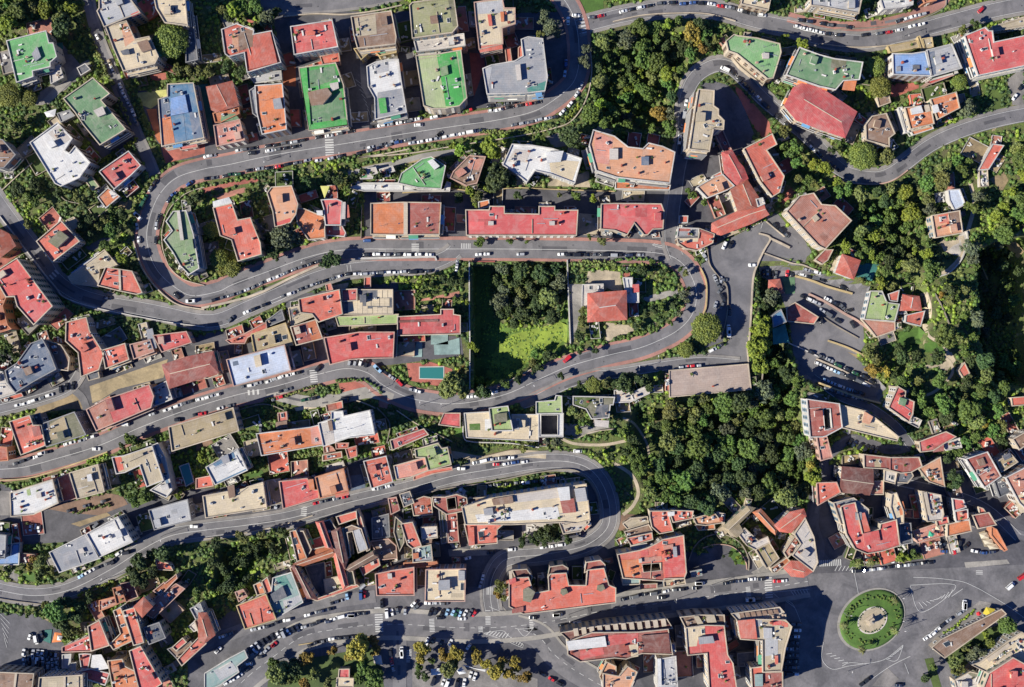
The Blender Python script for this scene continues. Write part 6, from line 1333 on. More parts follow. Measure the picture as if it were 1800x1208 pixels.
# ---- bottom centre
B('2 3', '115 382 392 376 388 602 110 602', 14, 'cream', 'wpink', 'cream square roof with a grey cube at its centre', 'b grey 2.6 205 460 280 455 282 522 205 525', 'B grey 1.2 345 390 385 392 385 455 345 455', 's 358 475 382 475 380 528 356 528', clutter=6)
B('2 3', '-60 60 20 48 82 212 20 232 -15 205', 13, 'coral', 'wcream', 'red roof strip of the crowded block west of the dark street', clutter=2)
B('2 3', '80 85 190 78 195 155 120 165 90 185', 11, 'offwhite', 'wcream', 'little white roof of the crowded block west of the dark street', 'p brown 80 170 160 165 155 195 90 205', clutter=3)
B('2 3', '20 235 150 205 162 318 25 330', 11, 'grey', 'wcream', 'green grey glazed roof of the crowded block west of the dark street', 'p glass 70 220 145 212 150 290 80 300', 'b rust 1 25 270 60 265 62 300 28 305', clutter=7)
B('2 3', '-40 335 190 325 200 352 -40 372', 8, 'rust', 'worange', 'orange ledge terrace south of the crowded block', clutter=4)
B('2 3', '700 470 745 440 835 435 850 480 868 548 980 528 975 430 990 412 1100 405 1118 492 1240 492 1250 385 1365 372 1400 490 1448 510 1448 612 800 692 700 640', 16, 'coral', 'wcream', 'long red hotel roof with three round fronted wings and domed lanterns', 'b dkolive 2.6 800 525 835 508 880 540 850 610 800 600', 'b dkolive 1.6 1065 522 1100 518 1112 545 1080 562 1062 548', 'b dkolive 1.6 1322 495 1360 488 1372 515 1345 535 1318 522', 'B tan 2.2 812 535 838 520 860 545 842 590 812 585', 'b red 1.2 700 455 742 440 748 470 705 485', 't brick 1.0 720 660 800 640 800 680 720 690', 'B tan 1 1072 528 1092 525 1100 542 1082 552', clutter=9, name='hotel')
B('2 3', '720 385 822 378 862 430 848 480 835 435 745 440', 14, 'dbrick', 'wcream', 'glazed mansard end of the western hotel wing', 'B wcream .5 700 395 715 392 722 455 705 460', style='tile', clutter=0, name='annex')
B('2 3', '985 362 1075 348 1112 370 1112 405 990 412 970 440', 14, 'dbrick', 'wcream', 'glazed mansard end of the middle hotel wing', style='tile', clutter=0, name='annex')
B('2 3', '1240 330 1340 315 1372 345 1380 395 1250 390 1230 400', 14, 'brick', 'wcream', 'glazed mansard end of the eastern hotel wing', style='tile', clutter=0, name='annex')
B(None, '998 1128 1040 1112 1122 1111 1174 1106 1182 1150 1128 1148 1100 1158 1080 1156 1020 1163 998 1150', 17, 'brick', 'wcream', 'brick roofed block with a long white roof section facing the boulevard', 'b white 1 997 1128 1063 1119 1066 1136 1000 1143', 'p red 1066 1120 1080 1116 1122 1113 1122 1128 1068 1136', 'B dbrick 1 1128 1118 1175 1114 1178 1148 1132 1146', 'p red 1020 1144 1060 1138 1062 1150 1020 1160', 'p cream 1105 1134 1122 1132 1122 1154 1110 1156', clutter=14)
B(None, '985 1112 1070 1098 1172 1088 1182 1104 1100 1112 1000 1126', 15, 'dbrick', 'wcream', 'dark mansard front with dormers along the boulevard', *['b wcream 1.0 %d %d %d %d %d %d %d %d' % (1008 + i * 14, 1106 - i * 1.5, 1015 + i * 14, 1105 - i * 1.5, 1017 + i * 14, 1117 - i * 1.5, 1010 + i * 14, 1118 - i * 1.5) for i in range(12)], clutter=0, style='tile')
B('3 3', '302 1012 430 990 445 1240 305 1240', 16, 'lgrey', 'wwhite', 'pale grey roof running off the bottom edge', 'B white 1.2 305 1010 325 1010 330 1200 310 1205', clutter=12)
B('3 3', '388 905 425 898 430 965 392 968', 12, 'blue', 'wcream', 'tiny light blue roof beside the brick block', name='annex', clutter=0)
B('3 3', '-80 1110 30 1130 90 1060 158 1100 100 1240 -80 1240', 14, 'peach', 'wcream', 'peach roof at the bottom edge left of the pale grey roof', clutter=7)
B('2 3', '1335 1130 1385 1030 1450 1060 1450 1215 1380 1215', 12, 'peach', 'wcream', 'rounded peach terraces at the bottom edge', clutter=12)
B('3 3', '500 790 640 772 770 775 795 980 832 1040 862 1240 668 1240 650 968 515 982', 17, 'red', 'wcream', 'T shaped red roof with a cream corner', 'p cream 505 792 636 780 640 850 590 862 578 920 515 925', 'b grey 1.8 592 860 690 850 702 895 598 905', clutter=10)
B('3 3', '462 715 600 700 770 700 775 770 640 768 500 790', 15, 'brown', 'wcream', 'brown mansard front above the T shaped red roof', 'b beige 1.2 560 712 590 710 625 765 590 772', 'b beige 1.2 640 700 700 702 715 750 655 752', clutter=4, style='tile')
B('3 3', '865 742 985 730 1200 735 1245 782 1200 930 1172 1092 1042 1100 1040 880 885 868', 17, 'beige', 'wcream', 'corner block with orange and grey roof sections beside the big plaza', 'b coral 1 870 742 985 732 1002 868 890 862', 'p grey 990 730 1038 728 1040 780 992 782', 'b lgrey 1 1050 792 1105 795 1108 865 1052 865', 'p lgrey 1060 870 1150 865 1150 980 1060 990', 'p red 1105 730 1175 728 1175 770 1110 775', 'p coral 1180 740 1220 760 1220 785 1175 785', 'B coral 1 1130 990 1148 988 1148 1045 1132 1045', clutter=12)
B('3 3', '820 690 1160 645 1200 690 1205 735 985 728 865 740', 15, 'offwhite', 'wcream', 'pale dormered mansard front of the corner block', *['b brown .8 %d %d %d %d %d %d %d %d' % (880 + i * 40, 690 - i * 4, 905 + i * 40, 688 - i * 4, 915 + i * 40, 715 - i * 4, 888 + i * 40, 718 - i * 4) for i in range(7)], clutter=3, style='tile')
B('3 3', '960 1072 1040 1062 1042 1102 1180 1100 1182 1240 970 1240', 16, 'brick', 'wcream', 'brown roof at the bottom edge below the corner block', 'b glass 1 988 1120 1040 1118 1042 1200 990 1200', 'p coral 962 1072 1038 1064 1040 1108 968 1112', clutter=6)
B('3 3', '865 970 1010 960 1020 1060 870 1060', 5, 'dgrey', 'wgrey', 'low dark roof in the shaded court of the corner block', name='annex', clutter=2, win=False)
B('3 3', '248 0 250 -30 400 -30 385 15 412 110 315 128 262 80', 10, 'coral', 'wcream', 'red roof at the south edge of the wood', clutter=5)
B('3 3', '395 0 400 -35 552 -30 545 20 412 48', 10, 'coral', 'wcream', 'second red roof at the south edge of the wood with a white box', 'b white 1 375 -20 420 -25 420 0 378 5', clutter=5)
B('3 3', '85 160 262 122 268 168 118 212', 10, 'coral', 'wcream', 'orange roof with a grey box among the pedestrian lanes', 'b lgrey 1 168 155 195 150 197 178 172 182', clutter=2)
B('3 3', '115 215 225 195 230 228 122 245', 8, 'white', 'wwhite', 'little white roof below the orange roof of the lanes', name='annex', clutter=0)
B('3 3', '70 115 240 65 265 110 90 155', 8, 'brown', 'wcream', 'pinkish brown roof above the orange roof of the lanes', clutter=3)
B('3 3', '20 275 180 245 240 225 290 200 340 170 485 140 505 402 490 440 350 445 345 460 60 440', 14, 'coral', 'wcream', 'busy orange and red courtyard block above the promenade', 'h 195 345 325 335 325 385 205 398', 'p red 345 220 480 205 500 400 355 445', 'p orange 50 315 185 308 190 425 55 438', 'B pinktile .8 345 215 410 205 412 230 348 240', 'B grey 1.2 412 225 435 222 440 290 418 292', 'p pinktile 185 300 330 285 335 318 188 332', 'p brick 190 400 340 385 345 458 195 460', 'p red 180 255 235 240 240 280 190 290', 'B offwhite 1 172 308 190 305 192 330 175 330', clutter=18)
B('3 3', '50 440 180 430 175 482 60 488', 11, 'glass', 'wcream', 'teal canopy front of the courtyard block', name='annex', clutter=0, win=False)
B('3 3', '345 462 490 440 500 480 350 502', 8, 'beige', 'wcream', 'small café terraces below the courtyard block', clutter=10, name='terrace_building')
B('3 3', '180 485 298 480 298 515 185 520', 6, 'brick', 'wcream', 'brown awning row under the courtyard block', name='annex', clutter=0, win=False)
B('3 3', '555 20 700 -20 722 10 760 50 640 70 575 62', 8, 'peach', 'wcream', 'peach terrace roof above the fan shaped garden', clutter=6)
B('3 3', '570 70 700 60 705 95 590 105', 5, 'orange', 'wcream', 'small orange terrace on the rim of the fan shaped garden', name='annex', clutter=1, win=False)
B('3 3', '720 -20 775 -10 770 60 725 45', 7, 'grey', 'wcream', 'small grey terrace beside the peach terrace roof', clutter=5)
B('3 3', '535 395 610 380 615 420 545 432', 4, 'glass', 'wgrey', 'small glass kiosk beside the arch of the garden', name='kiosk', cat='kiosk', clutter=1, win=False)
B('3 3', '770 80 935 -60 985 -50 870 60 900 110 860 150 820 140', 10, 'tan', 'wcream', 'ochre tiled wing of the triangular block', 'r 800 100 950 -40', name='house', cat='house')
B('3 3', '870 130 915 90 1010 180 1075 150 1090 190 990 240 930 210', 9, 'offwhite', 'wcream', 'pale terraces south of the triangular court', clutter=12)
B('3 3', '980 -20 1030 -40 1145 90 1130 130 1105 110', 10, 'orange', 'wcream', 'orange edged eastern wing of the triangular block', 'r 1010 -20 1125 105', name='house', cat='house')
B('3 3', '990 235 1085 188 1155 300 1070 372', 8, 'tan', 'wcream', 'tan cracked roof east of the fan shaped garden', clutter=2)
B('3 3', '1100 370 1210 298 1232 322 1140 400 1110 402', 8, 'rust', 'wcream', 'rust tiled roof near the zebra crossing', name='house', cat='house', clutter=2, style='tile')
B('3 3', '1265 130 1340 20 1400 150 1428 330 1395 392 1250 280 1310 200', 12, 'offwhite', 'wcream', 'curved white roof deck of the corner house at the square', clutter=5)
B('3 3', '1195 370 1245 325 1330 330 1392 392 1330 432 1245 425', 11, 'coral', 'wcream', 'orange and red hipped roof of the corner house at the square', 'r 1250 375 1330 395', name='house', cat='house')
B('3 3', '1190 260 1265 150 1300 160 1310 200 1215 300', 9, 'pinktile', 'wcream', 'broken pink roofs behind the curved white deck', clutter=12)
B('3 3', '1130 70 1240 -20 1330 -40 1345 5 1240 120 1165 110', 11, 'coral', 'wcream', 'terracotta tiled roofs with a yellow gutter line', 'r 1165 90 1310 -15', name='house', cat='house')
B('4 3', '150 -60 180 -75 250 -90 302 128 330 130 425 95 430 60 540 30 565 210 440 250 335 268 250 235 190 130', 14, 'red', 'wcream', 'red U shaped roof curving round the corner above the palms', 'b red 1 310 130 415 108 428 180 322 215', 'p coral 240 0 320 -20 360 110 300 130', clutter=6)
B('4 3', '565 62 640 55 652 190 570 205', 9, 'dgrey', 'wgrey', 'dark grey yard roof right of the red U shape', clutter=5)
B('4 3', '660 112 860 45 875 142 690 192', 6, 'salmon', 'wpink', 'salmon café terrace with a teal sunshade', clutter=8, name='terrace_building')
B('4 3', '815 22 900 5 908 55 830 75', 8, 'red', 'wcream', 'small red roof above the salmon café terrace', clutter=1)
B('4 3', '900 62 980 45 1050 20 1068 110 898 148', 9, 'orange', 'wcream', 'plain orange roof behind the car park', clutter=0)
B('4 3', '1075 0 1190 -20 1242 65 1115 92', 8, 'brick', 'wcream', 'dark red roof right of the plain orange roof', clutter=0)
B('4 3', '1210 80 1245 100 1320 240 1300 250 1210 140', 6, 'orange', 'worange', 'narrow orange awning roof at the café corner', name='annex', clutter=0, win=False)
B('4 2', '510 1060 540 1050 590 1180 590 1260 540 1270 500 1150', 13, 'cream', 'wcream', 'cream walled sliver block left of the village lane', 'p orange 550 1115 590 1110 612 1200 570 1208', clutter=3)
B('4 2', '720 1040 850 1065 872 1200 860 1240 760 1250', 11, 'offwhite', 'wcream', 'crowded white roofs above the red U shaped block', 'p red 770 1060 795 1055 800 1090 775 1095', 'B wcream 1 735 1050 755 1045 785 1200 768 1205', clutter=14)
B('4 2', '935 1090 1010 1100 1030 1150 945 1175', 9, 'red', 'wwhite', 'small patched red roof by the village lane', clutter=4)
B('4 2', '950 1180 1040 1165 1045 1240 960 1250', 9, 'coral', 'wwhite', 'bright orange rooftop below the small patched red roof', clutter=2)
B('4 2', '1120 1150 1150 1160 1190 1215 1130 1215', 7, 'coral', 'wcream', 'tiny coral roof tip in the lane corner', name='annex', clutter=0)
B('4 3', '790 930 860 870 1280 660 1312 692 880 1002', 5, 'brown', 'wcream', 'long brown arcade roof south east of the roundabout', 's 865 900 905 880 935 905 890 928', 'B brown .3 880 990 1300 685 1306 692 884 998', clutter=2, name='arcade', cat='arcade')
B('4 3', '1150 1215 1190 1110 1360 1000 1470 1060 1470 1240 1150 1240', 14, 'red', 'wcream', 'red roof in the bottom right corner', clutter=6)
B('4 3', '1070 1050 1130 1030 1330 880 1420 820 1470 850 1470 1040 1360 995 1190 1110', 10, 'cream', 'wcream', 'cream terraces above the red roof in the bottom right corner', 'B wcream 1 1180 1010 1330 900 1340 915 1195 1030', 'B wcream 1 1240 1040 1350 960 1360 975 1250 1060', clutter=26)
B('4 3', '950 1160 1060 1100 1190 1130 1130 1240 970 1240', 7, 'offwhite', 'wcream', 'low white terraces left of the red roof in the bottom right corner', 'p dkolive 1040 1110 1080 1085 1130 1120 1090 1145', clutter=8)
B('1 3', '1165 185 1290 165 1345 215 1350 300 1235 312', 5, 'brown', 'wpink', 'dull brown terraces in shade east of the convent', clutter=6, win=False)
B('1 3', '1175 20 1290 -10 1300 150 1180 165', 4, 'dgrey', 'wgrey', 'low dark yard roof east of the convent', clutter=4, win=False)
B('1 3', '1340 10 1395 60 1400 190 1370 250 1330 120', 10, 'dkolive', 'wcream', 'narrow grey olive roof left of the crowded block', clutter=4)
B('1 2', '1290 1090 1345 1080 1370 1170 1310 1200', 7, 'brick', 'wpink', 'small brick roof above the yard east of the convent', clutter=4)
B('1 2', '1370 1060 1440 1040 1470 1120 1400 1150', 7, 'dgrey', 'wcream', 'small dark roof right of the small brick roof', clutter=4)
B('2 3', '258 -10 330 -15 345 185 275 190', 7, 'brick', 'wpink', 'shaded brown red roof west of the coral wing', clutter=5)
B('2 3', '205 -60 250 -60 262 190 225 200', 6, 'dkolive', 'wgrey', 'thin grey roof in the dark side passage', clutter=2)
B('2 2', '10 1110 100 1075 150 1085 160 1200 30 1210', 6, 'terra', 'wcream', 'slatted terracotta terrace below the lower road wall', clutter=7)
B('1 2', '1240 800 1290 790 1300 830 1250 840', 4, 'wcream', 'wcream', 'tiny pale terrace above the vivid red terrace', name='annex', clutter=2, win=False)
B('1 2', '830 690 900 730 920 760 840 770', 3, 'pinktile', 'wpink', 'low pink terrace between orange and white roofs', name='annex', clutter=2, win=False)
B('3 3', '60 60 120 20 230 10 240 55 90 95', 6, 'beige', 'wcream', 'sandy terrace at the foot of the wood path', clutter=4)
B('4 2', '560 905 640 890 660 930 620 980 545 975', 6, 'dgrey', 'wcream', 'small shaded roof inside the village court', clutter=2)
B('4 2', '890 1010 985 1000 1010 1080 930 1090', 5, 'brown', 'wpink', 'brown garden terrace by the village lane', clutter=3, win=False)
B('1 1', '1080 -10 1200 -30 1215 10 1180 20 1180 45 1095 50', 4, 'offwhite', 'wwhite', 'small pale stepped terrace in the strip below the boulevard', 'p green 1090 5 1140 0 1140 40 1095 44', name='terrace_building', clutter=5, win=False)
B('1 1', '1230 -15 1320 -40 1335 -5 1300 5 1300 30 1240 35', 4, 'offwhite', 'wwhite', 'second pale stepped terrace in the strip below the boulevard', name='terrace_building', clutter=6, win=False)
patios()
# ================================================================ roundabout, pools, kiosks, sunshades
def ellipse(cx, cy, a, b, ang, n=40): return [(cx + a * math.cos(t) * math.cos(R(ang)) + b * math.sin(t) * math.sin(R(ang)), cy - a * math.cos(t) * math.sin(R(ang)) + b * math.sin(t) * math.cos(R(ang))) for t in [6.28318 * i / n for i in range(n)]]
def world_poly(P, z=0): return [PW(x, y, z) for x, y in P]
def disc(name, P, z0, z1, m, parent=None, kind=None, dome=0):
    Q = ccw(world_poly(P)); V, F = [], []
    if dome:
        n = len(Q); cx = sum(p[0] for p in Q) / n; cy = sum(p[1] for p in Q) / n; ks = [1, .9, .7, .45, .2]
        V = [(x, y, z0) for x, y in Q]
        for k in ks: V += [(cx + (x - cx) * k, cy + (y - cy) * k, z1 + dome * (1 - k * k)) for x, y in Q]
        for r_ in range(len(ks)):
            for i in range(n): j = (i + 1) % n; F.append((r_ * n + i, r_ * n + j, (r_ + 1) * n + j, (r_ + 1) * n + i))
        F.append(tuple(range(len(ks) * n, (len(ks) + 1) * n)))
    else: prism(Q, z0, z1, V, F)
    o = obj(name, V, F, m, parent, smooth=bool(dome))
    if kind: o['kind'] = kind
    return o
disc('pavement', ellipse(1531.5, 1089, 64, 51, 36), 0, .22, mat('concrete', 'road'), kind='structure')
disc('lawn', ellipse(1532.5, 1089, 60.5, 48, 36), .1, .34, mat('lawn', 'ground'), kind='structure', dome=.8)
disc('pavement', ellipse(1532.3, 1089.5, 28, 22, 36), .5, 1.25, mat('offwhite', 'plain'), kind='structure')
disc('pavement', ellipse(1532.3, 1089.5, 25.5, 19.8, 36), .5, 1.3, mat('beige', 'ground'), kind='structure')
for a_, b_, k_, s_ in ((45, 35, 'green', 1), (24.5, 18.8, 'dark', .6)):
    C = [];
    for t_ in range(120 if a_ > 30 else 60):
        (px_, py_), = [ellipse(1532.4, 1089.2, a_ * (1 + random.uniform(-.07, .22) * s_), b_ * (1 + random.uniform(-.07, .22) * s_), 36)[random.randrange(40)]]
        C.append((*PW(px_, py_, .8), .9 if a_ > 30 else 1.4))
    C = np.array(C); rr_ = np.random.default_rng(2).uniform(.3, .75, len(C)) * (1 if a_ > 30 else .5)
    ob_ = bpy.data.objects.new('planting_bed', fastmesh('planting_bed', [(*hulls(C, rr_, .9), 0), (*leaf_arrays(C, rr_, 12, .2), 0)], (LEAF[k_],))); link(ob_); tag(ob_, 'low shrubs dotted over the roundabout lawn' if a_ > 30 else 'thin ring of low plants inside the pale roundabout centre', 'planting', kind='stuff')
mon = empty('monument', (*PW(1530.5, 1090.5, 1.3), 1.3), R(35)); tag(mon, 'stone monument on stepped base at the centre of the green roundabout', 'monument')
for nm, a, z0, z1 in (('base', 2.6, 0, .5), ('step', 2.0, .5, .9), ('plinth', 1.3, .9, 3.0), ('cornice', 1.55, 3.0, 3.3)):
    V, F = [], []; box(V, F, -a, a, -a * .85, a * .85, z0, z1); obj(nm, V, F, mat('wcream', 'wall'), mon)
V, F = [], []
for i in range(10):
    t = 6.2832 * i / 10; V += [(.55 * math.cos(t), .55 * math.sin(t), 3.3), (.42 * math.cos(t), .42 * math.sin(t), 5.4), (.16 * math.cos(t), .16 * math.sin(t), 6.3)]
for i in range(10): j = (i + 1) % 10; F += [(3 * i, 3 * j, 3 * j + 1, 3 * i + 1), (3 * i + 1, 3 * j + 1, 3 * j + 2, 3 * i + 2)]
F.append(tuple(3 * i + 2 for i in range(10))); obj('statue', V, F, mat('dgrey', 'plain'), mon)
def frond_palm(tile, x, y, h, label):
    (px, py), = tp(tile, f'{x} {y}'); wx, wy = PW(px, py, h); root = empty('palm_tree', (wx, wy, .3)); tag(root, label, 'palm tree', 'palms')
    V, F = [], []; n = 8
    for k in range(5):
        for i in range(n): t = 6.2832 * i / n; r_ = .26 - .02 * k; V.append((r_ * math.cos(t), r_ * math.sin(t), h * k / 4))
    for k in range(4):
        for i in range(n): j = (i + 1) % n; F.append((k * n + i, k * n + j, (k + 1) * n + j, (k + 1) * n + i))
    obj('trunk', V, F, BARK, root); V, F = [], []
    for q in range(22):
        a = q * 2.4; up = random.uniform(-.3, .9); L = random.uniform(2.2, 3.0)
        for s in range(6):
            t0, t1 = s / 6, (s + 1) / 6
            def pt(t, side): 
                d = L * t; z = h + up * d - .28 * d * d * (1 + .2 * up); w_ = .38 * (1 - t) + .06
                return (d * math.cos(a) - side * w_ * math.sin(a), d * math.sin(a) + side * w_ * math.cos(a), z - abs(side) * .12)
            for sd_ in (-1, 1): b = len(V); V += [pt(t0, 0), pt(t1, 0), pt(t1, sd_), pt(t0, sd_ * .8)]; F.append((b, b + 1, b + 2, b + 3))
    obj('crown', V, F, LEAF['olive'], root)
frond_palm('4 3', 535, 815, 9, 'tall palm on the lower right rim of the roundabout lawn')
frond_palm('4 3', 305, 950, 7, 'palm on the pavement at the bottom of the roundabout')
frond_palm('4 3', 175, 780, 6, 'palm on the left side of the roundabout lawn')
frond_palm('4 3', 540, 600, 7, 'palm on the upper right side of the roundabout lawn')
frond_palm('4 3', 280, 345, 6, 'palm in the planted strip north of the roundabout, left one')
frond_palm('4 3', 365, 335, 6, 'palm in the planted strip north of the roundabout, right one')
WATER = plain('pool_water', (.03, .22, .24), .05); DWATER = plain('dark_pool_water', (.03, .15, .14), .05)
def pool(tile, pts, label, m=WATER, h=0, rim='offwhite'):
    P = tp(tile, pts); z0 = h + max(ground_at(*P[0]), -20); Q = ccw([PW(x, y, z0) for x, y in P]); c = (sum(p[0] for p in Q) / len(Q), sum(p[1] for p in Q) / len(Q))
    root = empty('swimming_pool', (*c, z0)); tag(root, label, 'swimming pool'); L = [(x - c[0], y - c[1]) for x, y in Q]
    V, F = [], []; ring(offset(L, .45), L, 0, .22, V, F); obj('pool_rim', V, F, mat(rim, 'plain'), root); V, F = [], []; prism(L, 0, .14, V, F); obj('water', V, F, m, root)
pool('2 2', '72 168 238 166 238 248 72 244', 'rectangular green pool in the red paved garden', DWATER)
pool('0 2', '905 915 930 900 942 925 935 950 912 945', 'small turquoise pool in the L shaped block garden')
pool('0 2', '1265 865 1325 845 1360 970 1310 1000', 'dark teal pool left of the white box roof', DWATER, 3)
pool('2 1', '1320 1130 1345 1128 1340 1155 1315 1155', 'tiny green pool below the hip roofed villa', DWATER)
def court(tile, pts, label, key, name='sports_court', cat='court'):
    P = tp(tile, pts); z0 = ground_at(*P[0]); Q = ccw([PW(x, y, z0) for x, y in P]); V, F = [], []; prism(Q, z0, z0 + .3, V, F)
    stamp([(900 + x / S, 604 - y / S) for x, y in Q]); tag(obj(name, V, F, mat(key, 'ground')), label, cat)
court('3 1', '1175 742 1268 742 1268 855 1205 860', 'green court with a lime mat below the upper car park', 'dsage')
court('3 1', '1112 1105 1200 1072 1232 1200 1115 1215', 'dark teal court beside the small steel blue roof', 'teal')
court('0 3', '318 805 368 802 356 900 305 880', 'teal green court beside the crowded car lot', 'teal')
court('2 2', '50 -10 90 -10 88 95 20 95', 'pale teal pool terrace north of the red paved garden', 'glass', 'pool_terrace', 'terrace')
court('2 2', '170 10 350 -40 355 75 175 80', 'teal decked terrace north of the rectangular pool', 'glass', 'pool_terrace', 'terrace')
court('2 1', '150 1145 270 1145 272 1215 150 1215', 'pale glass covered terrace under the crimson tiled roof', 'glass', 'pool_terrace', 'terrace')
court('0 0', '395 310 440 300 445 345 410 355', 'small teal pool cover right of the bright green roof', 'teal', 'pool_cover', 'cover')
def shade(tile, pts, h, col, label, name='sunshade', peak=.7):
    P = tp(tile, pts); z = h + ground_at(*P[0]); Q = ccw([PW(x, y, z) for x, y in P]); n = len(Q); c = (sum(p[0] for p in Q) / n, sum(p[1] for p in Q) / n); root = empty(name, (*c, z - h)); tag(root, label, 'sunshade')
    L = [(x - c[0], y - c[1]) for x, y in Q]; V = [(x, y, h) for x, y in L] + [(0, 0, h + peak)] + [(x, y, h - .12) for x, y in L]; F = [(i, (i + 1) % n, n) for i in range(n)] + [(n + 1 + i, n + 1 + (i + 1) % n, (i + 1) % n, i) for i in range(n)] + [tuple(n + 1 + i for i in range(n))[::-1]]
    obj('canopy', V, F, plain('cloth_%d_%d_%d' % col, alb(col, .7), .8), root); V, F = [], []
    for x, y in ([(0, 0)] if n > 4 else [(px * .95, py * .95) for px, py in L]): box(V, F, x - .04, x + .04, y - .04, y + .04, 0, h)
    obj('pole', V, F, METAL, root)
shade('1 1', '812 100 878 100 842 188', 6, (214, 210, 120), 'pale yellow triangular shade sail above the crimson panelled roof', 'shade_sail', .1)
shade('4 3', '1175 645 1238 660 1205 715 1150 690', 3, (212, 190, 60), 'yellow square sunshade at the arcade terrace')
shade('4 3', '1105 685 1125 675 1142 690 1128 706 1108 704', 2.6, (210, 40, 50), 'red round sunshade beside the yellow one')
shade('4 3', '775 108 812 130 800 150 765 148', 9, (60, 170, 130), 'teal sunshade on the salmon café terrace')
shade('4 3', '820 75 855 78 850 105 815 100', 9, (225, 205, 170), 'cream sunshade on the salmon café terrace')
shade('4 3', '1125 130 1180 120 1195 160 1140 165', 3, (205, 195, 170), 'big beige café sunshade nearest the car park')
shade('4 3', '1150 175 1215 165 1225 200 1165 205', 3, (200, 190, 165), 'big beige café sunshade in the middle of three')
shade('4 3', '1180 210 1245 200 1265 235 1200 240', 3, (195, 185, 160), 'big beige café sunshade beside the orange awning roof')
shade('0 3', '385 822 448 830 430 888 365 895', 3, (225, 130, 70), 'orange tent beside the teal green court', 'tent')
shade('0 3', '405 845 440 850 430 880 400 878', 3.6, (230, 228, 220), 'white cloth laid over the orange tent')
shade('2 3', '370 1055 385 1052 535 1085 530 1100', 3, (230, 230, 226), 'long white awning over the tree lined car park')
shade('2 3', '150 1080 215 1075 220 1120 150 1125', 3, (228, 228, 224), 'square white awning under the ochre trees')
shade('2 3', '330 1090 365 1065 400 1110 350 1120', 3, (226, 226, 222), 'small white awning right of the square white awning')
shade('1 3', '1180 990 1240 985 1250 1050 1200 1040', 3, (214, 212, 205), 'white awning by the eastern ochre trees of the park')
shade('1 2', '1225 755 1255 745 1262 770 1235 780', 3, (225, 225, 225), 'tiny white sunshade near the vivid red terrace')
shade('0 0', '310 790 395 765 385 820 330 825', 2.6, (214, 214, 214), 'crumpled white sheet between two villas in the north west', 'tent', .5)
# street lamps
LAMPS = []
def lamp(px, py, ang, where):
    z = ground_at(px, py); wx, wy = PW(px, py, z); r0 = empty('street_lamp', (wx, wy, z), ang); tag(r0, None, 'street lamp', 'street lamps along the boulevards')
    for nm, me in (('pole', LP[0]), ('arm', LP[1]), ('lamp_head', LP[2])): inst(nm, me, r0, (0, 0, 0))
    LAMPS.append([r0, 'tall grey street lamp ' + where, (px, py)])
LP = [boxmesh('lamp_pole', [(-.09, .09, -.09, .09, 0, 8.5)], METAL), boxmesh('lamp_arm', [(0, 1.9, -.05, .05, 8.3, 8.4)], METAL), boxmesh('lamp_head', [(1.4, 2.3, -.17, .17, 8.36, 8.5)], FRAME)]
for x, y, a, w_ in [(1482, 1076, 0, 'on the roundabout rim'), (1585, 1086, 180, 'on the roundabout rim'), (1588, 1103, 180, 'on the roundabout rim'), (1490, 1180, 90, 'below the roundabout'), (1585, 1046, 180, 'on the roundabout rim'),
    (1185, 1054, 90, 'on the boulevard median'), (1251, 1028, -90, 'on the boulevard median'), (1000, 1080, -90, 'on the boulevard median'), (935, 672, -60, 'on the island of the upper slip road'), (1154, 632, 90, 'beside the brick pavement below the walled villa'), (1121, 650, 90, 'beside the slip road'),
    (650, 690, 60, 'on the brick pavement of the double bend'), (740, 712, 90, 'on the brick pavement of the double bend'), (777, 715, 90, 'on the brick pavement of the double bend'), (290, 940, -80, 'on the lower road'), (185, 1018, 60, 'on the lower road'), (537, 458, -110, 'between the two parallel roads'),
    (1588, 64, -90, 'on the north eastern road'), (760, 205, 90, 'by the boulevard bend'), (600, 280, 90, 'by the long boulevard'), (470, 283, -90, 'by the long boulevard'), (1032, 840, 180, 'in the lower hairpin'), (1052, 893, 180, 'in the lower hairpin')]: lamp(x, y, R(a), w_)
number(LAMPS)
# ================================================================ trees
trees('0 0', '1205 290 128 dome', 'between the cream roof terraces'); trees('0 0', '60 670 88 dome;200 690 62 dome', 'at the left edge below the bright green roof')
trees('0 0', '440 200 82 dark;560 160 50 dark;90 890 50 olive;150 840 40 green;60 950 36 green;690 510 34 green;700 920 0.1 green', 'in the north western gardens')
trees('0 0', '1250 480 45 olive;1180 540 34 green;1330 500 42 olive;960 580 34 green;1400 500 46 olive', 'below the cream roofs')
trees('1 0', '155 470 48 dark;250 490 48 dark;20 490 46 olive;-10 560 34 green;200 610 24 dark;205 680 24 dark;270 810 26 olive', 'beside the terracotta block')
trees('1 0', '350 55 62 green;430 120 62 grey;380 170 40 dark;200 60 60 bright;110 60 40 olive;500 90 40 dark;160 110 46 dark;270 30 50 green', 'in the shady garden at the top')
trees('2 0', '940 120 55 grey;1000 180 60 grey;1030 230 40 grey;920 230 34 olive;1240 350 40 grey;1230 410 44 grey;1250 460 34 grey', 'along the shaded bend')
trees('2 0', '370 1040 56 bright;310 1025 30 bright;570 1030 72 bright;610 1070 40 bright;1145 950 76 dark;945 970 24 green;600 1170 46 dark', 'below the boulevard bend')
trees('1 1', '1050 20 30 dark;1100 10 34 dark;1180 20 26 green;1230 30 34 dark;1290 10 24 olive;1330 30 20 green', 'in the garden of the thin white terrace')
trees('2 2', '450 20 40 bright;470 80 34 green;480 260 44 bright;540 240 36 green;900 60 50 green;870 130 50 olive;910 170 30 dark;990 80 50 dark;770 210 30 green;720 230 26 green', 'in the lower meadow')
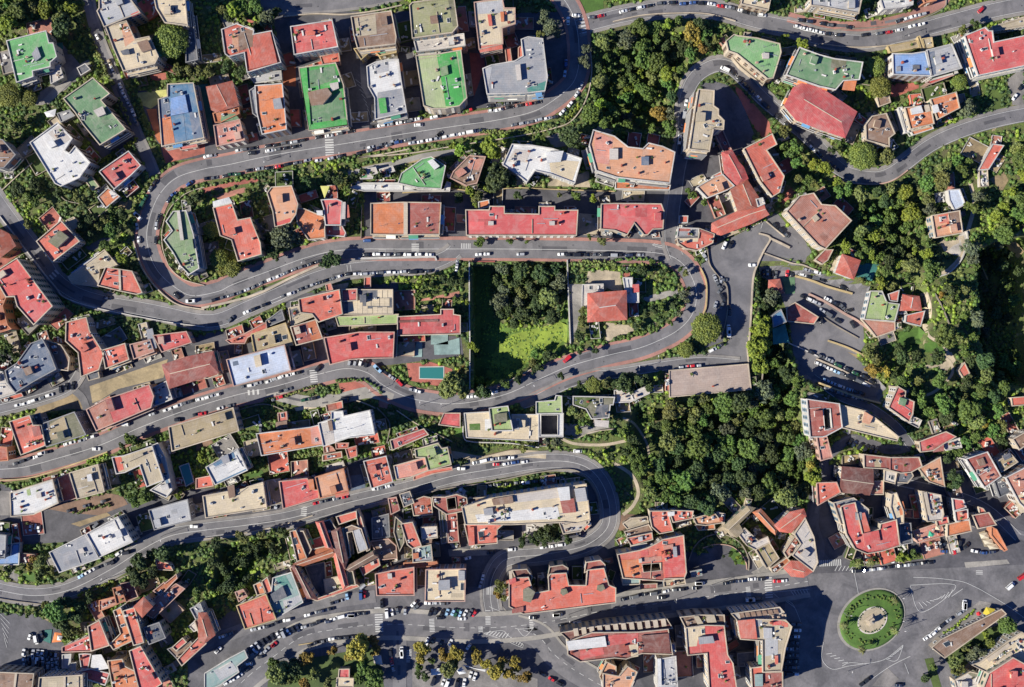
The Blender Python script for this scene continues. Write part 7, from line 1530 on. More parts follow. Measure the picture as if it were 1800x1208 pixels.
trees('4 0', '395 470 76 dome;430 610 80 dome;985 575 56 dome', 'beside the sky blue roof'); trees('4 0', '310 1095 104 dome', 'beside the plain brown roof inside the eastern hairpin')
trees('4 0', '1050 765 62 grey;475 1090 58 olive;140 1000 40 green;90 1060 34 dark;40 940 36 dark;400 30 40 dark;370 70 30 dark;1090 170 36 dark;1010 200 34 olive;600 60 30 dark', 'in the north eastern gardens')
trees('3 0', '1330 300 44 bright;1200 250 30 bright;1130 940 48 olive;1200 930 52 olive;1180 1020 44 green;1240 1080 48 green;1300 1140 50 green', 'near the mint green roof')
trees('0 1', '860 600 46 bright;1380 180 46 dark;1340 210 34 dark;1275 125 20 dark;1200 620 26 dark;1230 660 24 dark;1180 560 20 dark;150 620 34 green', 'near the western hairpin')
trees('1 1', '45 410 62 dome;100 610 70 dome;195 680 66 dome;190 610 40 dome;130 700 40 dome', 'beside the red L shaped roof')
trees('1 1', '310 135 30 olive;290 275 36 grey;348 225 30 olive;400 285 26 grey;390 330 24 olive;425 375 28 grey;440 450 34 dark;480 560 50 dark;560 440 92 grey;640 480 50 grey;490 500 46 grey;730 72 48 dark;500 600 30 dark;530 60 30 dark', 'in the gardens inside the western loop')
trees('1 1', '850 620 52 dark;915 605 56 dark;870 650 40 dark', 'on the wall between the parallel roads')
trees('1 1', '940 50 44 dark;870 30 40 dark;1010 120 34 green;960 90 34 olive', 'right of the yellow shade sail')
trees('2 1', '490 485 40 green;700 487 26 green;825 490 18 green;1268 458 22 green;1355 490 34 olive', 'on the pavement of the straight road')
trees('2 1', '340 175 40 dark;420 140 40 bright;480 180 44 olive;465 235 24 bright;1290 180 32 bright;1175 170 36 green;630 50 92 dark;560 100 40 bright;700 60 50 dark;1050 160 22 olive;770 170 36 dark', 'in the strip north of the long crimson roof')
trees('2 1', '110 800 30 green;160 800 26 dark;60 960 30 green;110 970 24 olive;320 900 24 green;370 960 30 dark;60 790 20 bright;400 640 22 green;250 900 22 dark', 'on the garden terraces west of the meadow')
trees('2 1', '50 860 28 green;185 850 28 dark;190 970 26 bright;350 720 30 green;130 730 26 dark;300 780 44 dark;240 760 34 dark;380 780 34 dark;400 920 20 bright;1210 970 30 olive;1220 1040 36 olive;1200 1150 40 dark;1210 1080 26 olive', 'in the terraced gardens by the meadow')
trees('3 1', '650 1100 114 dome', 'standing in the lower bend beside the forecourt'); trees('3 1', '465 680 22 green;500 715 26 olive;490 860 40 grey;505 910 30 grey;460 990 30 grey;400 1060 24 green;520 830 22 green', 'along the curve by the walled villa')
trees('3 1', '545 170 34 green;525 140 26 green;635 205 30 green;1110 885 62 grey;1050 930 40 dark;1180 180 34 green;1220 240 26 dark;1030 1100 62 bright;1090 1050 46 bright;990 1130 44 bright;1000 1190 46 bright;350 700 30 dark;200 690 40 dark;260 640 24 green;330 960 40 green;280 980 36 dark;220 990 30 dark;420 940 34 dark;150 1090 30 dark', 'around the grey forecourt')
trees('4 1', '1088 255 56 green;1120 170 44 grey;1170 190 40 dark;870 870 28 autumn;905 1150 92 green;870 780 30 dark;1250 500 48 grey;1340 590 34 dark;1320 430 70 green;1300 560 30 olive;720 130 46 olive;790 200 46 olive;780 270 50 grey;1120 1030 60 grey;1170 1120 44 grey;1060 530 60 grey;1090 600 50 grey;1160 1130 40 dark', 'on the eastern slope')
trees('4 1', '200 530 44 bright;170 500 34 bright;440 790 50 bright;520 790 44 olive;290 590 34 green;300 760 30 olive;250 640 1 green', 'above the lime green roofed house')
trees('0 2', '920 670 50 green;960 700 36 olive;1180 370 22 green;30 60 44 dark;60 20 44 green;20 110 36 dark;90 80 36 dark;1410 800 46 bright;860 720 26 dark;1250 1060 34 bright;940 1100 50 green;1020 1080 46 green;970 990 26 green;990 940 26 green', 'around the L shaped beige block')
trees('2 2', '300 310 92 olive;365 330 60 olive;245 300 50 olive;370 175 26 autumn;360 200 26 autumn;345 250 40 olive', 'beside the red paved pool garden')
trees('2 2', '520 340 50 dark;480 350 34 dark;680 290 32 green;660 275 24 dark;760 255 30 dark;870 200 26 dark;1070 225 30 dark;1200 65 22 dark;1290 290 60 dome;1320 320 34 olive;1190 290 30 dark;1310 50 26 dark;960 695 34 grey;1030 690 40 grey;1160 480 50 olive;1200 500 44 olive;1180 610 34 bright;860 455 20 dark;1340 500 30 olive;1270 420 30 green;800 740 34 olive;370 830 34 dark', 'along the road below the meadow')
trees('3 2', '500 45 62 dome', 'at the fork of the slip road'); trees('3 2', '1020 40 80 bright;1060 20 50 bright;1020 150 66 bright;1000 110 40 bright;320 205 18 bright', 'right of the forecourt above the slab')
trees('3 2', '60 275 66 dark;120 250 46 olive;190 260 56 dark;250 290 44 dark;120 320 40 dark;20 280 40 dark;-60 270 40 olive', 'clipped beside the white terraces')
trees('4 2', '960 970 58 dark;940 920 44 dark;930 1000 40 dark;480 200 44 autumn;400 190 50 autumn;350 170 36 autumn;340 60 50 olive;400 100 50 olive;600 270 60 green;660 350 46 green;720 390 56 green;1080 480 84 green;940 780 40 green;1000 770 40 green;900 800 40 dark;1050 700 48 green;1120 650 50 green;1180 140 46 green;590 90 60 dark;700 90 50 dark;820 80 50 dark;560 40 40 dark;1020 50 44 green;1180 580 30 autumn', 'in the south eastern wood')
trees('3 2', '1400 930 70 bright;1390 870 40 autumn;1300 250 46 green;1180 765 24 bright;1230 900 24 bright', 'at the edge of the big wood')
trees('0 3', '1150 265 70 dark;1060 270 50 dark;980 330 66 dark;920 380 40 dark;960 430 66 dark;1010 470 50 dark;1060 400 50 dark', 'in the oak cluster above the old town')
trees('0 3', '400 680 84 green;440 620 50 dark;430 770 66 dark;520 700 60 dark;340 650 50 olive;550 640 50 dark;640 580 46 dark;480 830 46 olive;540 820 40 olive;280 330 50 olive;300 400 36 dark;360 390 34 olive;230 300 36 autumn;200 360 30 autumn;1390 530 46 green;260 440 34 green;50 390 34 dark;190 700 30 green;1320 770 18 bright', 'above the old town')
trees('1 3', '500 1100 80 olive;560 1140 60 olive;470 1050 46 green;620 1080 60 dark;690 1010 50 autumn;740 1000 36 autumn;760 1130 50 olive;895 960 38 autumn;1060 930 86 autumn;1030 990 50 autumn;1190 900 52 autumn;1200 960 44 autumn;1110 1070 60 green;1190 1140 70 green;1190 1200 60 green;1090 1150 44 green;690 1190 50 autumn;860 1190 40 olive;640 1140 50 green', 'in the small park below the main boulevard')
trees('1 3', '190 440 50 dark;170 510 60 dark;180 570 36 olive;100 520 40 dark;250 500 40 green;300 440 34 dark;80 200 44 dark;540 100 34 dark;560 130 30 dark;180 260 30 green;480 110 26 green;310 230 44 dark;280 160 40 olive;400 130 34 olive;240 130 34 olive;440 190 34 olive', 'in the dark convent garden')
trees('2 3', '90 930 56 autumn;80 990 50 autumn;60 1060 34 green;230 990 44 autumn;340 970 56 autumn;310 1010 44 autumn;270 1070 66 olive;480 1010 50 autumn;540 1040 44 autumn;600 1090 60 autumn;650 1050 44 autumn;740 1040 44 autumn;710 1120 50 autumn;760 1080 30 autumn;810 1150 50 autumn;460 940 24 autumn;150 1030 30 green;110 1140 36 dark;60 1130 30 dark', 'in the tree lined car park at the bottom')
trees('2 3', '800 180 34 dark;860 170 40 dark;780 210 24 dark;920 140 50 dark;970 130 54 dark;1020 110 50 dark;1040 160 36 dark;1110 165 36 dark;950 180 40 dark;890 200 26 dark', 'in the dark row south of the hotel')
trees('2 3', '640 520 46 olive;620 560 34 autumn;660 580 30 olive;630 480 30 olive', 'at the rounded west tip of the long red hotel')
trees('4 3', '1200 905 44 dome', 'in the gardens right of the arcade'); trees('4 3', '1340 790 60 green;1290 760 34 green;1170 830 30 bright;1100 950 46 grey;1150 970 40 grey;1080 990 44 grey;960 1040 50 olive;1000 1080 40 olive;960 1110 36 olive;760 1140 40 dark;800 1070 30 green;1040 940 30 olive', 'south east of the arcade')
trees('4 3', '250 330 26 green;620 290 36 bright;570 300 34 bright;660 270 30 green;400 310 24 dark;600 320 24 olive;700 290 26 olive', 'in the planted strip north of the roundabout')
trees('3 3', '820 280 18 green;870 300 16 bright;850 330 18 green;900 330 14 bright;770 290 14 dark', 'in the fan shaped garden')
# woods
wood('-10 -10 132 -10 140 58 118 82 95 52 60 44 15 58 -10 60', 17, 11, 19, 'green bright green olive', 'in the north western wood', 'north western wood')
wood('1046 56 1160 34 1250 44 1268 66 1230 98 1204 132 1190 180 1184 238 1100 236 1036 212 1038 130', 64, 8, 19, 'green bright green dark green olive grey olive dark green bright dark green autumn', 'in the ravine wood inside the north loop', 'ravine wood')
wood('20 335 70 312 130 330 232 380 222 430 160 440 105 390 55 420 30 380', 20, 8, 15, 'dark dark green olive', 'in the garden wood by the western bend', 'garden wood by the western bend')
wood('868 452 990 448 998 470 996 500 980 560 900 572 872 560 866 520 866 470', 20, 11, 21, 'dark dark grey olive dark', 'in the upper half of the sunken meadow', 'meadow grove')
wood('1116 740 1180 700 1335 700 1350 620 1395 660 1412 720 1430 850 1395 882 1290 878 1210 888 1150 884 1122 850 1112 780', 96, 10, 21, 'dark green green grey olive dark green', 'in the big wood below the flat slab', 'big wood')
wood('1030 785 1090 745 1130 780 1110 830 1080 820 1050 800', 9, 7, 12, 'green dark green', 'on the bank above the lower hairpin', 'hairpin bank')
wood('1372 245 1440 290 1490 330 1480 352 1430 338 1385 320 1376 290', 10, 9, 15, 'green bright green olive', 'on the bank right of the angled red roof', 'eastern slope')
wood('1500 335 1580 326 1650 300 1700 260 1700 300 1660 330 1640 370 1630 410 1620 440 1640 480 1620 500 1560 500 1510 480 1500 440 1505 390', 46, 8, 18, 'green dark green olive green bright', 'on the wooded slope left of the peach villa', 'eastern slope')
wood('1715 250 1812 240 1812 410 1770 480 1735 440 1725 380 1720 320', 17, 10, 18, 'bright green bright olive', 'on the bright wooded slope at the right edge', 'right edge wood')
wood('1650 490 1700 440 1730 470 1725 560 1690 600 1650 560', 14, 7, 12, 'green green dark olive', 'on the terraced slope below the white path', 'terraced slope')
wood('1550 660 1600 655 1680 665 1700 620 1812 600 1812 780 1740 790 1700 780 1610 780 1620 740 1570 690', 30, 10, 18, 'dark green green dark olive', 'in the south eastern wood', 'south eastern wood')
wood('1742 430 1812 420 1812 600 1750 600', 9, 9, 15, 'dark dark green', 'in the deep shaded valley', 'shaded valley')
wood('1345 600 1395 620 1410 700 1415 760 1380 720 1350 700', 7, 8, 13, 'dark dark green', 'on the shaded bank west of the car park', 'shaded bank')
wood('378 955 480 935 500 960 440 1010 400 1055 374 1010', 7, 9, 14, 'dark dark green', 'in the dark convent garden', 'convent garden')
wood('200 965 200 930 120 930 110 960', 4, 8, 11, 'dark green', 'beside the grey roof with slot vents', 'single trees')
plant_trees()
number(TREES)
# hedges: countable clipped rows
def hedge(tile, pts, w, label, lk='green', h=1.4):
    L = smooth_line(planpts(tp(tile, pts)), 2.6); C, rad = [], []
    for p in L:
        for _ in range(max(1, int(w / 3))):
            x, y = p[0] + random.uniform(-.5, .5) * w, p[1] + random.uniform(-.5, .5) * w; C.append((*W(x, y), gz(x, y) + h - .6)); rad.append(random.uniform(.55, .95))
    C = np.array(C); rad = np.array(rad); o = bpy.data.objects.new('hedge', fastmesh('hedge', [(*hulls(C, rad, .9), 0), (*leaf_arrays(C, rad, 16, .26), 0)], (LEAF[lk],))); link(o); tag(o, label, 'hedge')
hedge('0 0', '640 250 700 400 760 520 800 600', 5, 'long hedge along the lane beside the lawn', 'olive')
hedge('0 0', '650 1180 740 1120 850 1060 960 985', 6, 'thick hedge above the red villa', 'bright')
hedge('0 0', '830 690 870 760 920 880', 5, 'hedge between the muted green block and the lane', 'olive')
hedge('1 0', '195 560 215 640 235 730', 5, 'hedge beside the dark red tiles', 'dark')
hedge('2 0', '500 925 700 930 860 925 1000 890', 6, 'shrubby hedge below the boulevard parking', 'olive')
hedge('2 0', '1110 830 1160 780 1190 745', 6, 'bright hedge at the boulevard bend', 'bright')
hedge('0 2', '520 1195 620 1160 780 1130', 5, 'hedge beside the shaded yard parking', 'green')
hedge('0 2', '620 835 700 810 750 780', 6, 'yellow green hedge above the square khaki roof', 'bright')
hedge('1 2', '620 800 720 780 850 770 920 755', 6, 'hedge under the long orange terrace', 'olive')
hedge('1 2', '420 400 560 370 700 320 820 290', 4, 'hedge along the pale driveway', 'olive')
hedge('1 2', '930 260 1100 255 1200 300 1240 350', 4, 'hedge curving above the terracotta terraces', 'green')
hedge('2 2', '470 705 700 715 920 715', 5, 'hedge under the cream villa terrace', 'olive')
hedge('2 2', '220 120 320 125', 5, 'short hedge above the rectangular pool', 'green')
hedge('3 1', '60 690 140 690 270 680', 9, 'block of clipped hedge north of the walled villa', 'dark', 2)
hedge('2 1', '1190 640 1300 640 1440 640', 8, 'hedge along the road above the walled villa', 'olive', 2)
hedge('3 1', '0 620 200 612 350 660 440 750', 5, 'curved hedge following the villa wall', 'green')
hedge('3 1', '20 1170 160 1140 300 1110', 7, 'hedge along the lower side of the villa drive', 'green')
hedge('4 3', '880 830 960 770 1090 670', 4, 'long planter hedge on the arcade terrace', 'bright', .9)
hedge('4 3', '230 330 330 335 480 320 600 300 690 290', 5, 'hedge strip with palms north of the roundabout', 'green', .9)
hedge('0 3', '560 560 650 515 740 480 800 460', 4, 'hedge beside the wall of the south western bend', 'bright')
# ================================================================ cars
cars('0 0', '690 265 775 445 795 490 850 610 875 665 905 720 938 795 960 855', 'in the narrow villa lane', 'weswwswg')
cars('1 0', '240 1058 350 1042', 'on the kerb below the pink roof', 'wgk', n=3)
cars('1 0', '20 1104 60 1095', 'at the red pavement west of the pink roof', 'ws', n=2); cars('1 0', '335 1078 336 1078', 'driving below the pink roof', 'k', n=1)
cars('1 0', '455 1062 640 1030', 'double parked below the orange roof', 'wgkk', n=4); cars('1 0', '450 1028 690 990', 'on the kerb below the orange roof', 'kkgsk', n=5)
cars('1 0', '800 968 1030 925', 'on the kerb below the garden roof', 'kwgk', n=4); cars('1 0', '1180 895 1430 858', 'on the kerb below the white stepped block', 'kwswg', n=5)
cars('1 0', '320 1200 560 1165 720 1130', 'on the south kerb of the boulevard west part', 'kskrkgs', n=7); cars('1 0', '800 1130 890 1115 950 1098', 'near the boulevard zebra', 'wsk')
cars('1 0', '1095 1075 1430 985', 'on the south kerb of the boulevard middle part', 'kgdgbg', n=6); cars('1 0', '1165 1040 1330 998', 'double parked in mid boulevard', 'wgs', n=3)
cars('2 0', '20 845 60 840', 'by the kerb below the pale green roof', 'sw'); cars('2 0', '62 880 63 880', 'driving below the pale green roof', 'w', n=1)
cars('2 0', '172 828 420 775', 'on the kerb below the two toned block', 'wkkgr', n=5); cars('2 0', '570 745 740 722', 'on the inner kerb below the grey L block', 'kggk', n=4); cars('2 0', '575 782 630 772 700 758 780 742 840 735 900 722', 'on the outer kerb below the grey L block', 'wwkkrk')
cars('2 0', '20 1008 490 920', 'on the south kerb of the boulevard east part', 'swwswwwwd', n=9); cars('2 0', '740 880 1020 825', 'on the outer kerb where the boulevard bends', 'gsgswk', n=6)
cars('2 0', '1075 790 1130 735 1175 665 1205 605', 'round the boulevard bend', 'wwws'); cars('2 0', '205 950 206 949', 'driving on the east boulevard', 'k', n=1)
cars('2 0', '1115 150 1100 450 1090 520', 'in the shaded bend', 'wbl')
cars('2 0', '1170 112 1280 125 1345 112', 'beside the zebra at the top junction', 'wgr')
cars('3 0', '60 85 130 68 185 55 250 42', 'on the kerb west end of the top road', 'wkwk'); cars('3 0', '325 28 405 22 480 28 550 22 615 25', 'on the kerb below the top lawn', 'gkbbk')
cars('3 0', '680 32 750 45', 'on the kerb of the top road', 'wr'); cars('3 0', '800 55 840 65 895 78 925 88 970 100 1035 110', 'on the kerb right of the red car', 'sgwkgw')
cars('3 0', '1315 145 1375 155', 'on the brick road west end', 'kd'); cars('3 0', '1285 190 1335 205 1380 215 1420 225', 'on the kerb below the brick road', 'wwww')
cars('3 0', '775 490 830 517 875 560 925 605 965 645 1012 690 1060 740 1150 825 1210 880 1385 1040 1425 1065', 'along the eastern descent', 'wkkkkwkkkwg')
cars('3 0', '503 725 490 805 475 900', 'against the ravine wood wall', 'wss'); cars('3 0', '458 985 457 990', 'against the ravine wood wall', 'w', n=1, vans=True)
cars('4 0', '15 235 65 240 140 248', 'on the north eastern road left end', 'wkk'); cars('4 0', '320 250 420 240 490 228 560 215', 'on the north eastern road', 'kgrw'); cars('4 0', '655 187 720 172', 'driving on the north eastern road', 'ww'); cars('4 0', '30 170 75 180 210 198', 'on the brick road', 'kgk')
cars('4 0', '560 152 610 135 660 120 720 105', 'parked where the brick road turns', 'kwws'); cars('4 0', '1135 72 1136 71', 'alone at the right of the north eastern road', 'r', n=1); cars('4 0', '1415 615 1370 685', 'in the driveway by the right edge', 'kw'); cars('4 0', '5 1085 70 1150 120 1190', 'inside the eastern hairpin', 'kkk')
cars('0 1', '1095 70 1060 120 1025 185 1000 240', 'on the outer kerb of the western hairpin', 'kgnn'); cars('0 1', '972 310 973 311', 'on the outer kerb of the western hairpin', 'w', n=1, vans=True); cars('0 1', '970 380 980 480', 'on the outer kerb of the western hairpin south', 'sw')
cars('0 1', '1335 82 1220 160 1190 198', 'at the inner kerb of the western hairpin top', 'bbd'); cars('0 1', '1120 325 1105 380 1100 480', 'at the inner kerb of the western hairpin', 'ksk'); cars('0 1', '1245 870 1246 871', 'at the foot of the western hairpin', 'k', n=1); cars('0 1', '1345 912 1346 912', 'at the foot of the western hairpin', 'w', n=1, vans=True); cars('0 1', '760 890 761 890', 'driving below the triangular terrace', 'd', n=1)
cars('1 1', '75 900 250 850 450 765 620 690 800 630', 'on the wall side of the upper parallel road', 'kwegkwswgk', n=14)
cars('1 1', '300 985 355 965 430 935', 'on the lower parallel road west', 'wkk'); cars('1 1', '185 1035 186 1034', 'driving on the lower parallel road', 'g', n=1); cars('1 1', '560 872 610 855', 'on the lower parallel road', 'gw')
cars('1 1', '680 825 940 738', 'on the lower parallel road middle', 'kgskkgw', n=7); cars('1 1', '1010 722 1400 705', 'on the lower parallel road east', 'kwssgwws', n=8); cars('1 1', '1140 582 1430 582', 'below the orange and brick roof', 'kwsgw', n=5)
cars('1 1', '1145 483 1146 483', 'by the wall left of the orange and brick roof', 'b', n=1); cars('1 1', '20 50 70 45 150 28 185 22 240 15', 'on the kerb south of the west boulevard', 'kgknn')
cars('2 1', '5 580 65 582 140 583', 'east of the orange and brick roof', 'kww'); cars('2 1', '490 582 545 580', 'on the straight road by the meadow corner', 'ww'); cars('2 1', '780 582 781 582', 'under the meadow trees', 's', n=1); cars('2 1', '1065 583 1430 586', 'on the straight road right part', 'wkkkgks', n=7)
cars('2 1', '20 705 75 702 135 698', 'beside the terraced gardens', 'kkk'); cars('2 1', '330 680 335 650', 'in the mouth of the lower parallel road', 'ws')
cars('3 1', '30 587 105 586 180 587', 'by the villa hedge', 'kds'); cars('3 1', '770 520 815 515', 'at the top of the forecourt', 'wk', rot=60); cars('3 1', '605 555 635 600', 'by the rounded corner house', 'ws'); cars('3 1', '968 657 969 657', 'against the east edge of the forecourt', 'w', n=1)
cars('3 1', '1045 715 1075 712 1110 715 1135 716', 'beside the upper ramp', 'kskg', rot=90); cars('3 1', '1215 710 1250 710', 'by the green court', 'rk', rot=80); cars('3 1', '1325 725 1375 740 1420 748', 'at the edge of the upper ramp', 'wkg')
cars('3 1', '805 960 806 990', 'in the lower forecourt', 'k', n=1); cars('3 1', '803 1110 803 1130', 'in the lower forecourt', 'w', n=1, vans=True)
cars('4 1', '30 765 165 815', 'on the upper car park ramp', 'kk'); cars('4 1', '205 975 206 976', 'at the end of the upper car park', 'k', n=1, rot=60); cars('4 1', '10 1040 11 1045', 'on the middle car park ramp', 'k', n=1)
cars('4 2', '130 150 195 180 255 210 312 235 370 270', 'in the middle row of the lower car park', 'nknkk'); cars('4 2', '-10 140 25 155 75 178 125 198 165 215 205 235', 'in the second row of the lower car park', 'wswlgk'); cars('4 2', '235 245 265 262 300 280 330 293', 'in the second row east part', 'wgws')
cars('4 2', '40 258 90 280 150 302 215 325 250 335 290 350', 'in the third row of the lower car park', 'llwlkk'); cars('4 2', '60 320 105 335 150 350 195 365 240 378 290 392', 'under the last wall of the lower car park', 'gkgksg')
cars('4 2', '212 690 245 705 285 722 325 738 360 745 395 752', 'side by side in the shaded court', 'kdkkkg', rot=75)
cars('0 2', '115 840 160 825 210 808 255 795 300 772 345 762', 'below the planter terrace', 'kkkwwk'); cars('0 2', '480 705 510 695 575 680 620 662 645 655', 'below the mouldy roof', 'wwskw'); cars('0 2', '130 432 180 420 230 402 300 380 350 365', 'on the road under the slate roof', 'wwwgw')
cars('0 2', '680 740 681 740', 'on the brick side of the western road', 'w', n=1); cars('0 2', '885 568 886 568', 'under the pink red roof', 'w', n=1); cars('0 2', '1075 495 1170 468 1210 452 1255 435 1300 420 1345 408', 'below the little blue pool terrace', 'swwwgk'); cars('0 2', '1380 500 1425 490', 'above the khaki roof', 'kr'); cars('0 2', '1255 535 1256 535', 'beside the khaki roof', 'k', n=1)
cars('0 2', '735 1105 610 1140 500 1170', 'in the shaded yard', 'kgk'); cars('0 2', '430 320 470 305 515 295', 'beside the round ended tan roof', 'kkk', rot=70); cars('0 2', '1405 393 1440 385', 'below the brown red roof', 'ww')
cars('1 2', '10 380 45 370 85 358', 'west of the blue white roof', 'wsw'); cars('1 2', '280 300 330 290 375 280', 'at the corner of the blue white roof', 'gws'); cars('1 2', '450 265 485 250 520 240 555 230 590 222 620 215 655 208', 'below the blue white roof', 'wswwwwk'); cars('1 2', '800 172 801 171', 'by the zebra near the wide red roof', 'k', n=1)
cars('1 2', '1020 125 1060 128 1100 130 1140 138', 'under the wide red roof', 'sswk', rot=80); cars('1 2', '1215 175 1216 176', 'beside the pool garden wall', 'l', n=1, vans=True); cars('1 2', '1270 205 1315 235', 'beside the pool garden wall', 'ks'); cars('1 2', '1372 278 1373 279', 'beside the pool garden wall', 'r', n=1)
cars('1 2', '110 455 190 435', 'above the khaki roof', 'wg'); cars('1 2', '490 392 530 378', 'at the head of the pale driveway', 'gr'); cars('1 2', '705 396 760 385', 'on the pale driveway', 'nk'); cars('1 2', '545 335 590 322', 'on the brick pavement', 'kg'); cars('1 2', '390 560 392 600', 'in the dark yard', 'wg'); cars('1 2', '990 393 991 393', 'at the bend of the pale driveway', 'k', n=1)
cars('1 2', '785 1120 830 1108 870 1100 930 1088 985 1078', 'below the pale orange roof', 'rgkgr'); cars('1 2', '1200 1022 1240 1015 1290 1000', 'below the vivid red terrace', 'wgw'); cars('1 2', '505 1135 510 1115', 'in the passage by the cream roofs', 'sk')
cars('2 2', '430 372 458 370', 'under the pool garden trees', 'ww'); cars('2 2', '475 835 530 822 590 810 650 805 715 802', 'behind the row by the cream villa', 'gwsgw'); cars('2 2', '612 848 675 846 740 836 805 830', 'on the lower road by the cream villa', 'rwbw'); cars('2 2', '365 877 366 877', 'at the foot of the lime roof', 'w', n=1)
cars('2 2', '560 1002 620 990 690 985 760 978 820 975 880 968 940 962 1000 950 1050 945', 'behind the long white hotel', 'gkkgwkwgg'); cars('2 2', '1105 108 1106 107', 'on the road above the lower slip road', 'r', n=1); cars('2 2', '600 342 660 318', 'at the foot of the meadow', 'wg'); cars('2 2', '60 335 20 325', 'below the red paved garden', 'ws'); cars('2 2', '1180 755 1181 755', 'on the path above the lower hairpin', 'w', n=1); cars('2 2', '350 1035 351 1034', 'west of the long white hotel', 'w', n=1)
cars('3 2', '480 166 535 160 582 156', 'above the flat slab', 'srs'); cars('3 2', '690 42 745 12', 'in the lower forecourt', 'wk')
cars('0 3', '577 425 605 410 645 385', 'below the grey roof with slots', 'lww'); cars('0 3', '700 360 760 335 800 318 840 265 885 260', 'below the white flat roof', 'kkkwk'); cars('0 3', '1370 75 1371 75', 'by the cut corner roof', 'w', n=1); cars('0 3', '218 85 277 92', 'in the shaded yard at the left', 'ww', rot=90); cars('0 3', '680 65 681 64', 'in the shaded yard above the white roof', 'g', n=1)
cars('1 3', '340 932 375 912 412 890 448 872 482 853', 'angled in the west part of the car street', 'wskkk', rot=-80); cars('1 3', '518 838 553 825 588 815 622 800 655 790', 'angled in the middle of the car street', 'wsbkd', rot=-85); cars('1 3', '490 905 491 904', 'on the boulevard by the angled cars', 'r', n=1); cars('1 3', '345 970 375 958 395 990 435 940', 'at the end of the angled cars', 'gsks')
cars('1 3', '700 782 765 765 815 742 870 742 910 725 955 712', 'in the middle strip of the main boulevard', 'skkdww'); cars('1 3', '1025 702 1026 702', 'in the middle strip of the main boulevard', 'w', n=1, vans=True); cars('1 3', '1080 690 1120 688', 'at the tip of the middle strip', 'kk'); cars('1 3', '725 698 800 675 840 665 890 655', 'outside the convent front', 'wgdk'); cars('1 3', '905 612 940 600 965 592', 'closest to the convent door', 'kds')
cars('1 3', '1000 565 1098 555 1125 555', 'by the convent east corner', 'lbr', rot=90); cars('1 3', '1110 500 1111 499', 'behind the wide orange hotel', 's', n=1); cars('1 3', '750 905 795 890 845 880 895 868 945 862 990 855 1040 850', 'on the park side of the main boulevard', 'kkgwkkk'); cars('1 3', '160 1172 200 1152 245 1125 300 1085', 'outside the market hall', 'wwwk'); cars('1 3', '310 1040 311 1040', 'outside the market hall corner', 'w', n=1)
cars('1 3', '125 850 175 830', 'in the shaded car street', 'wg'); cars('1 3', '350 800 400 785 455 775 520 748 580 735', 'below the vermilion roof', 'swkkw'); cars('1 3', '95 945 96 944', 'west of the market hall', 'w', n=1); cars('1 3', '1248 618 1249 618', 'below the wide orange hotel', 'k', n=1, rot=90); cars('1 3', '1315 1030 1325 1065', 'on the side street by the park', 'rs'); cars('1 3', '1310 965 1311 975', 'on the side street by the park', 'k', n=1); cars('1 3', '1385 955 1386 965', 'on the side street', 'w', n=1, vans=True)
cars('1 3', '1280 685 1320 680 1355 665 1410 670', 'scattered in the motorcycle bay', 'wwgs', rot=90)
cars('2 3', '135 613 195 615 245 616', 'below the cream square roof', 'wsg'); cars('2 3', '145 680 180 678 230 685 265 680 305 678 330 685 358 685 392 685 428 685 455 690', 'angled before the cream square roof', 'kkkllnlwgr', rot=65); cars('2 3', '215 718 370 722', 'across the angled row', 'kw')
cars('2 3', '515 430 500 485', 'in the dark side street', 'ws'); cars('2 3', '125 880 165 880 225 895 285 890 415 920', 'in the top row of the tree lined car park', 'wkkww', rot=70); cars('2 3', '165 1165 235 1170 265 1175 335 1180 385 1175', 'in the bottom row of the tree lined car park', 'kwwkw', rot=75); cars('2 3', '430 1120 460 1130', 'right of the small white awning', 'ww', rot=90); cars('2 3', '935 1115 1000 1150 1060 1180', 'on the descending avenue', 'krk')
cars('2 3', '940 222 1010 212 1070 205', 'under the dark row of trees', 'www'); cars('2 3', '720 238 721 238', 'below the coral wing', 'w', n=1); cars('2 3', '570 260 405 298', 'in the shade west of the hotel road', 'kw'); cars('2 3', '1040 695 1041 695', 'below the long red hotel', 'w', n=1, vans=True); cars('2 3', '870 716 871 716', 'below the long red hotel west', 'k', n=1); cars('2 3', '1075 770 1180 755 1265 750', 'along the mansard front', 'kwk'); cars('2 3', '30 620 50 640', 'between the wide hotel and the cream square', 'wg', rot=90)
cars('3 3', '70 585 135 570 210 552', 'below the teal canopy', 'kgk'); cars('3 3', '280 545 360 532 430 520 480 516', 'below the brown awnings', 'gwgk'); cars('3 3', '330 577 331 577', 'driving below the brown awnings', 'k', n=1); cars('3 3', '600 476 601 476', 'by the glass kiosk', 'w', n=1, vans=True); cars('3 3', '572 510 573 510', 'driving by the glass kiosk', 'k', n=1)
cars('3 3', '790 472 830 466 870 460 910 455', 'below the fan shaped garden', 'kkdd'); cars('3 3', '965 448 1030 445', 'left of the big zebra', 'wk'); cars('3 3', '1142 458 1190 457', 'right of the big zebra', 'rw'); cars('3 3', '950 592 951 592', 'below the big zebra', 'w', n=1, vans=True); cars('3 3', '1020 580 1021 580', 'beside the white van near the zebra', 'g', n=1)
cars('4 3', '260 385 315 382 370 378 430 370 500 362 555 352 605 350 665 342 720 335 780 328', 'in the row below the palm hedge', 'kdsskgwgkk'); cars('4 3', '480 305 512 302', 'inside the palm hedge', 'ww', rot=90); cars('4 3', '845 205 875 200 872 250', 'in the square car park', 'kkb', rot=90); cars('4 3', '940 245 985 200 1035 212', 'in the square car park', 'rkk', rot=60)
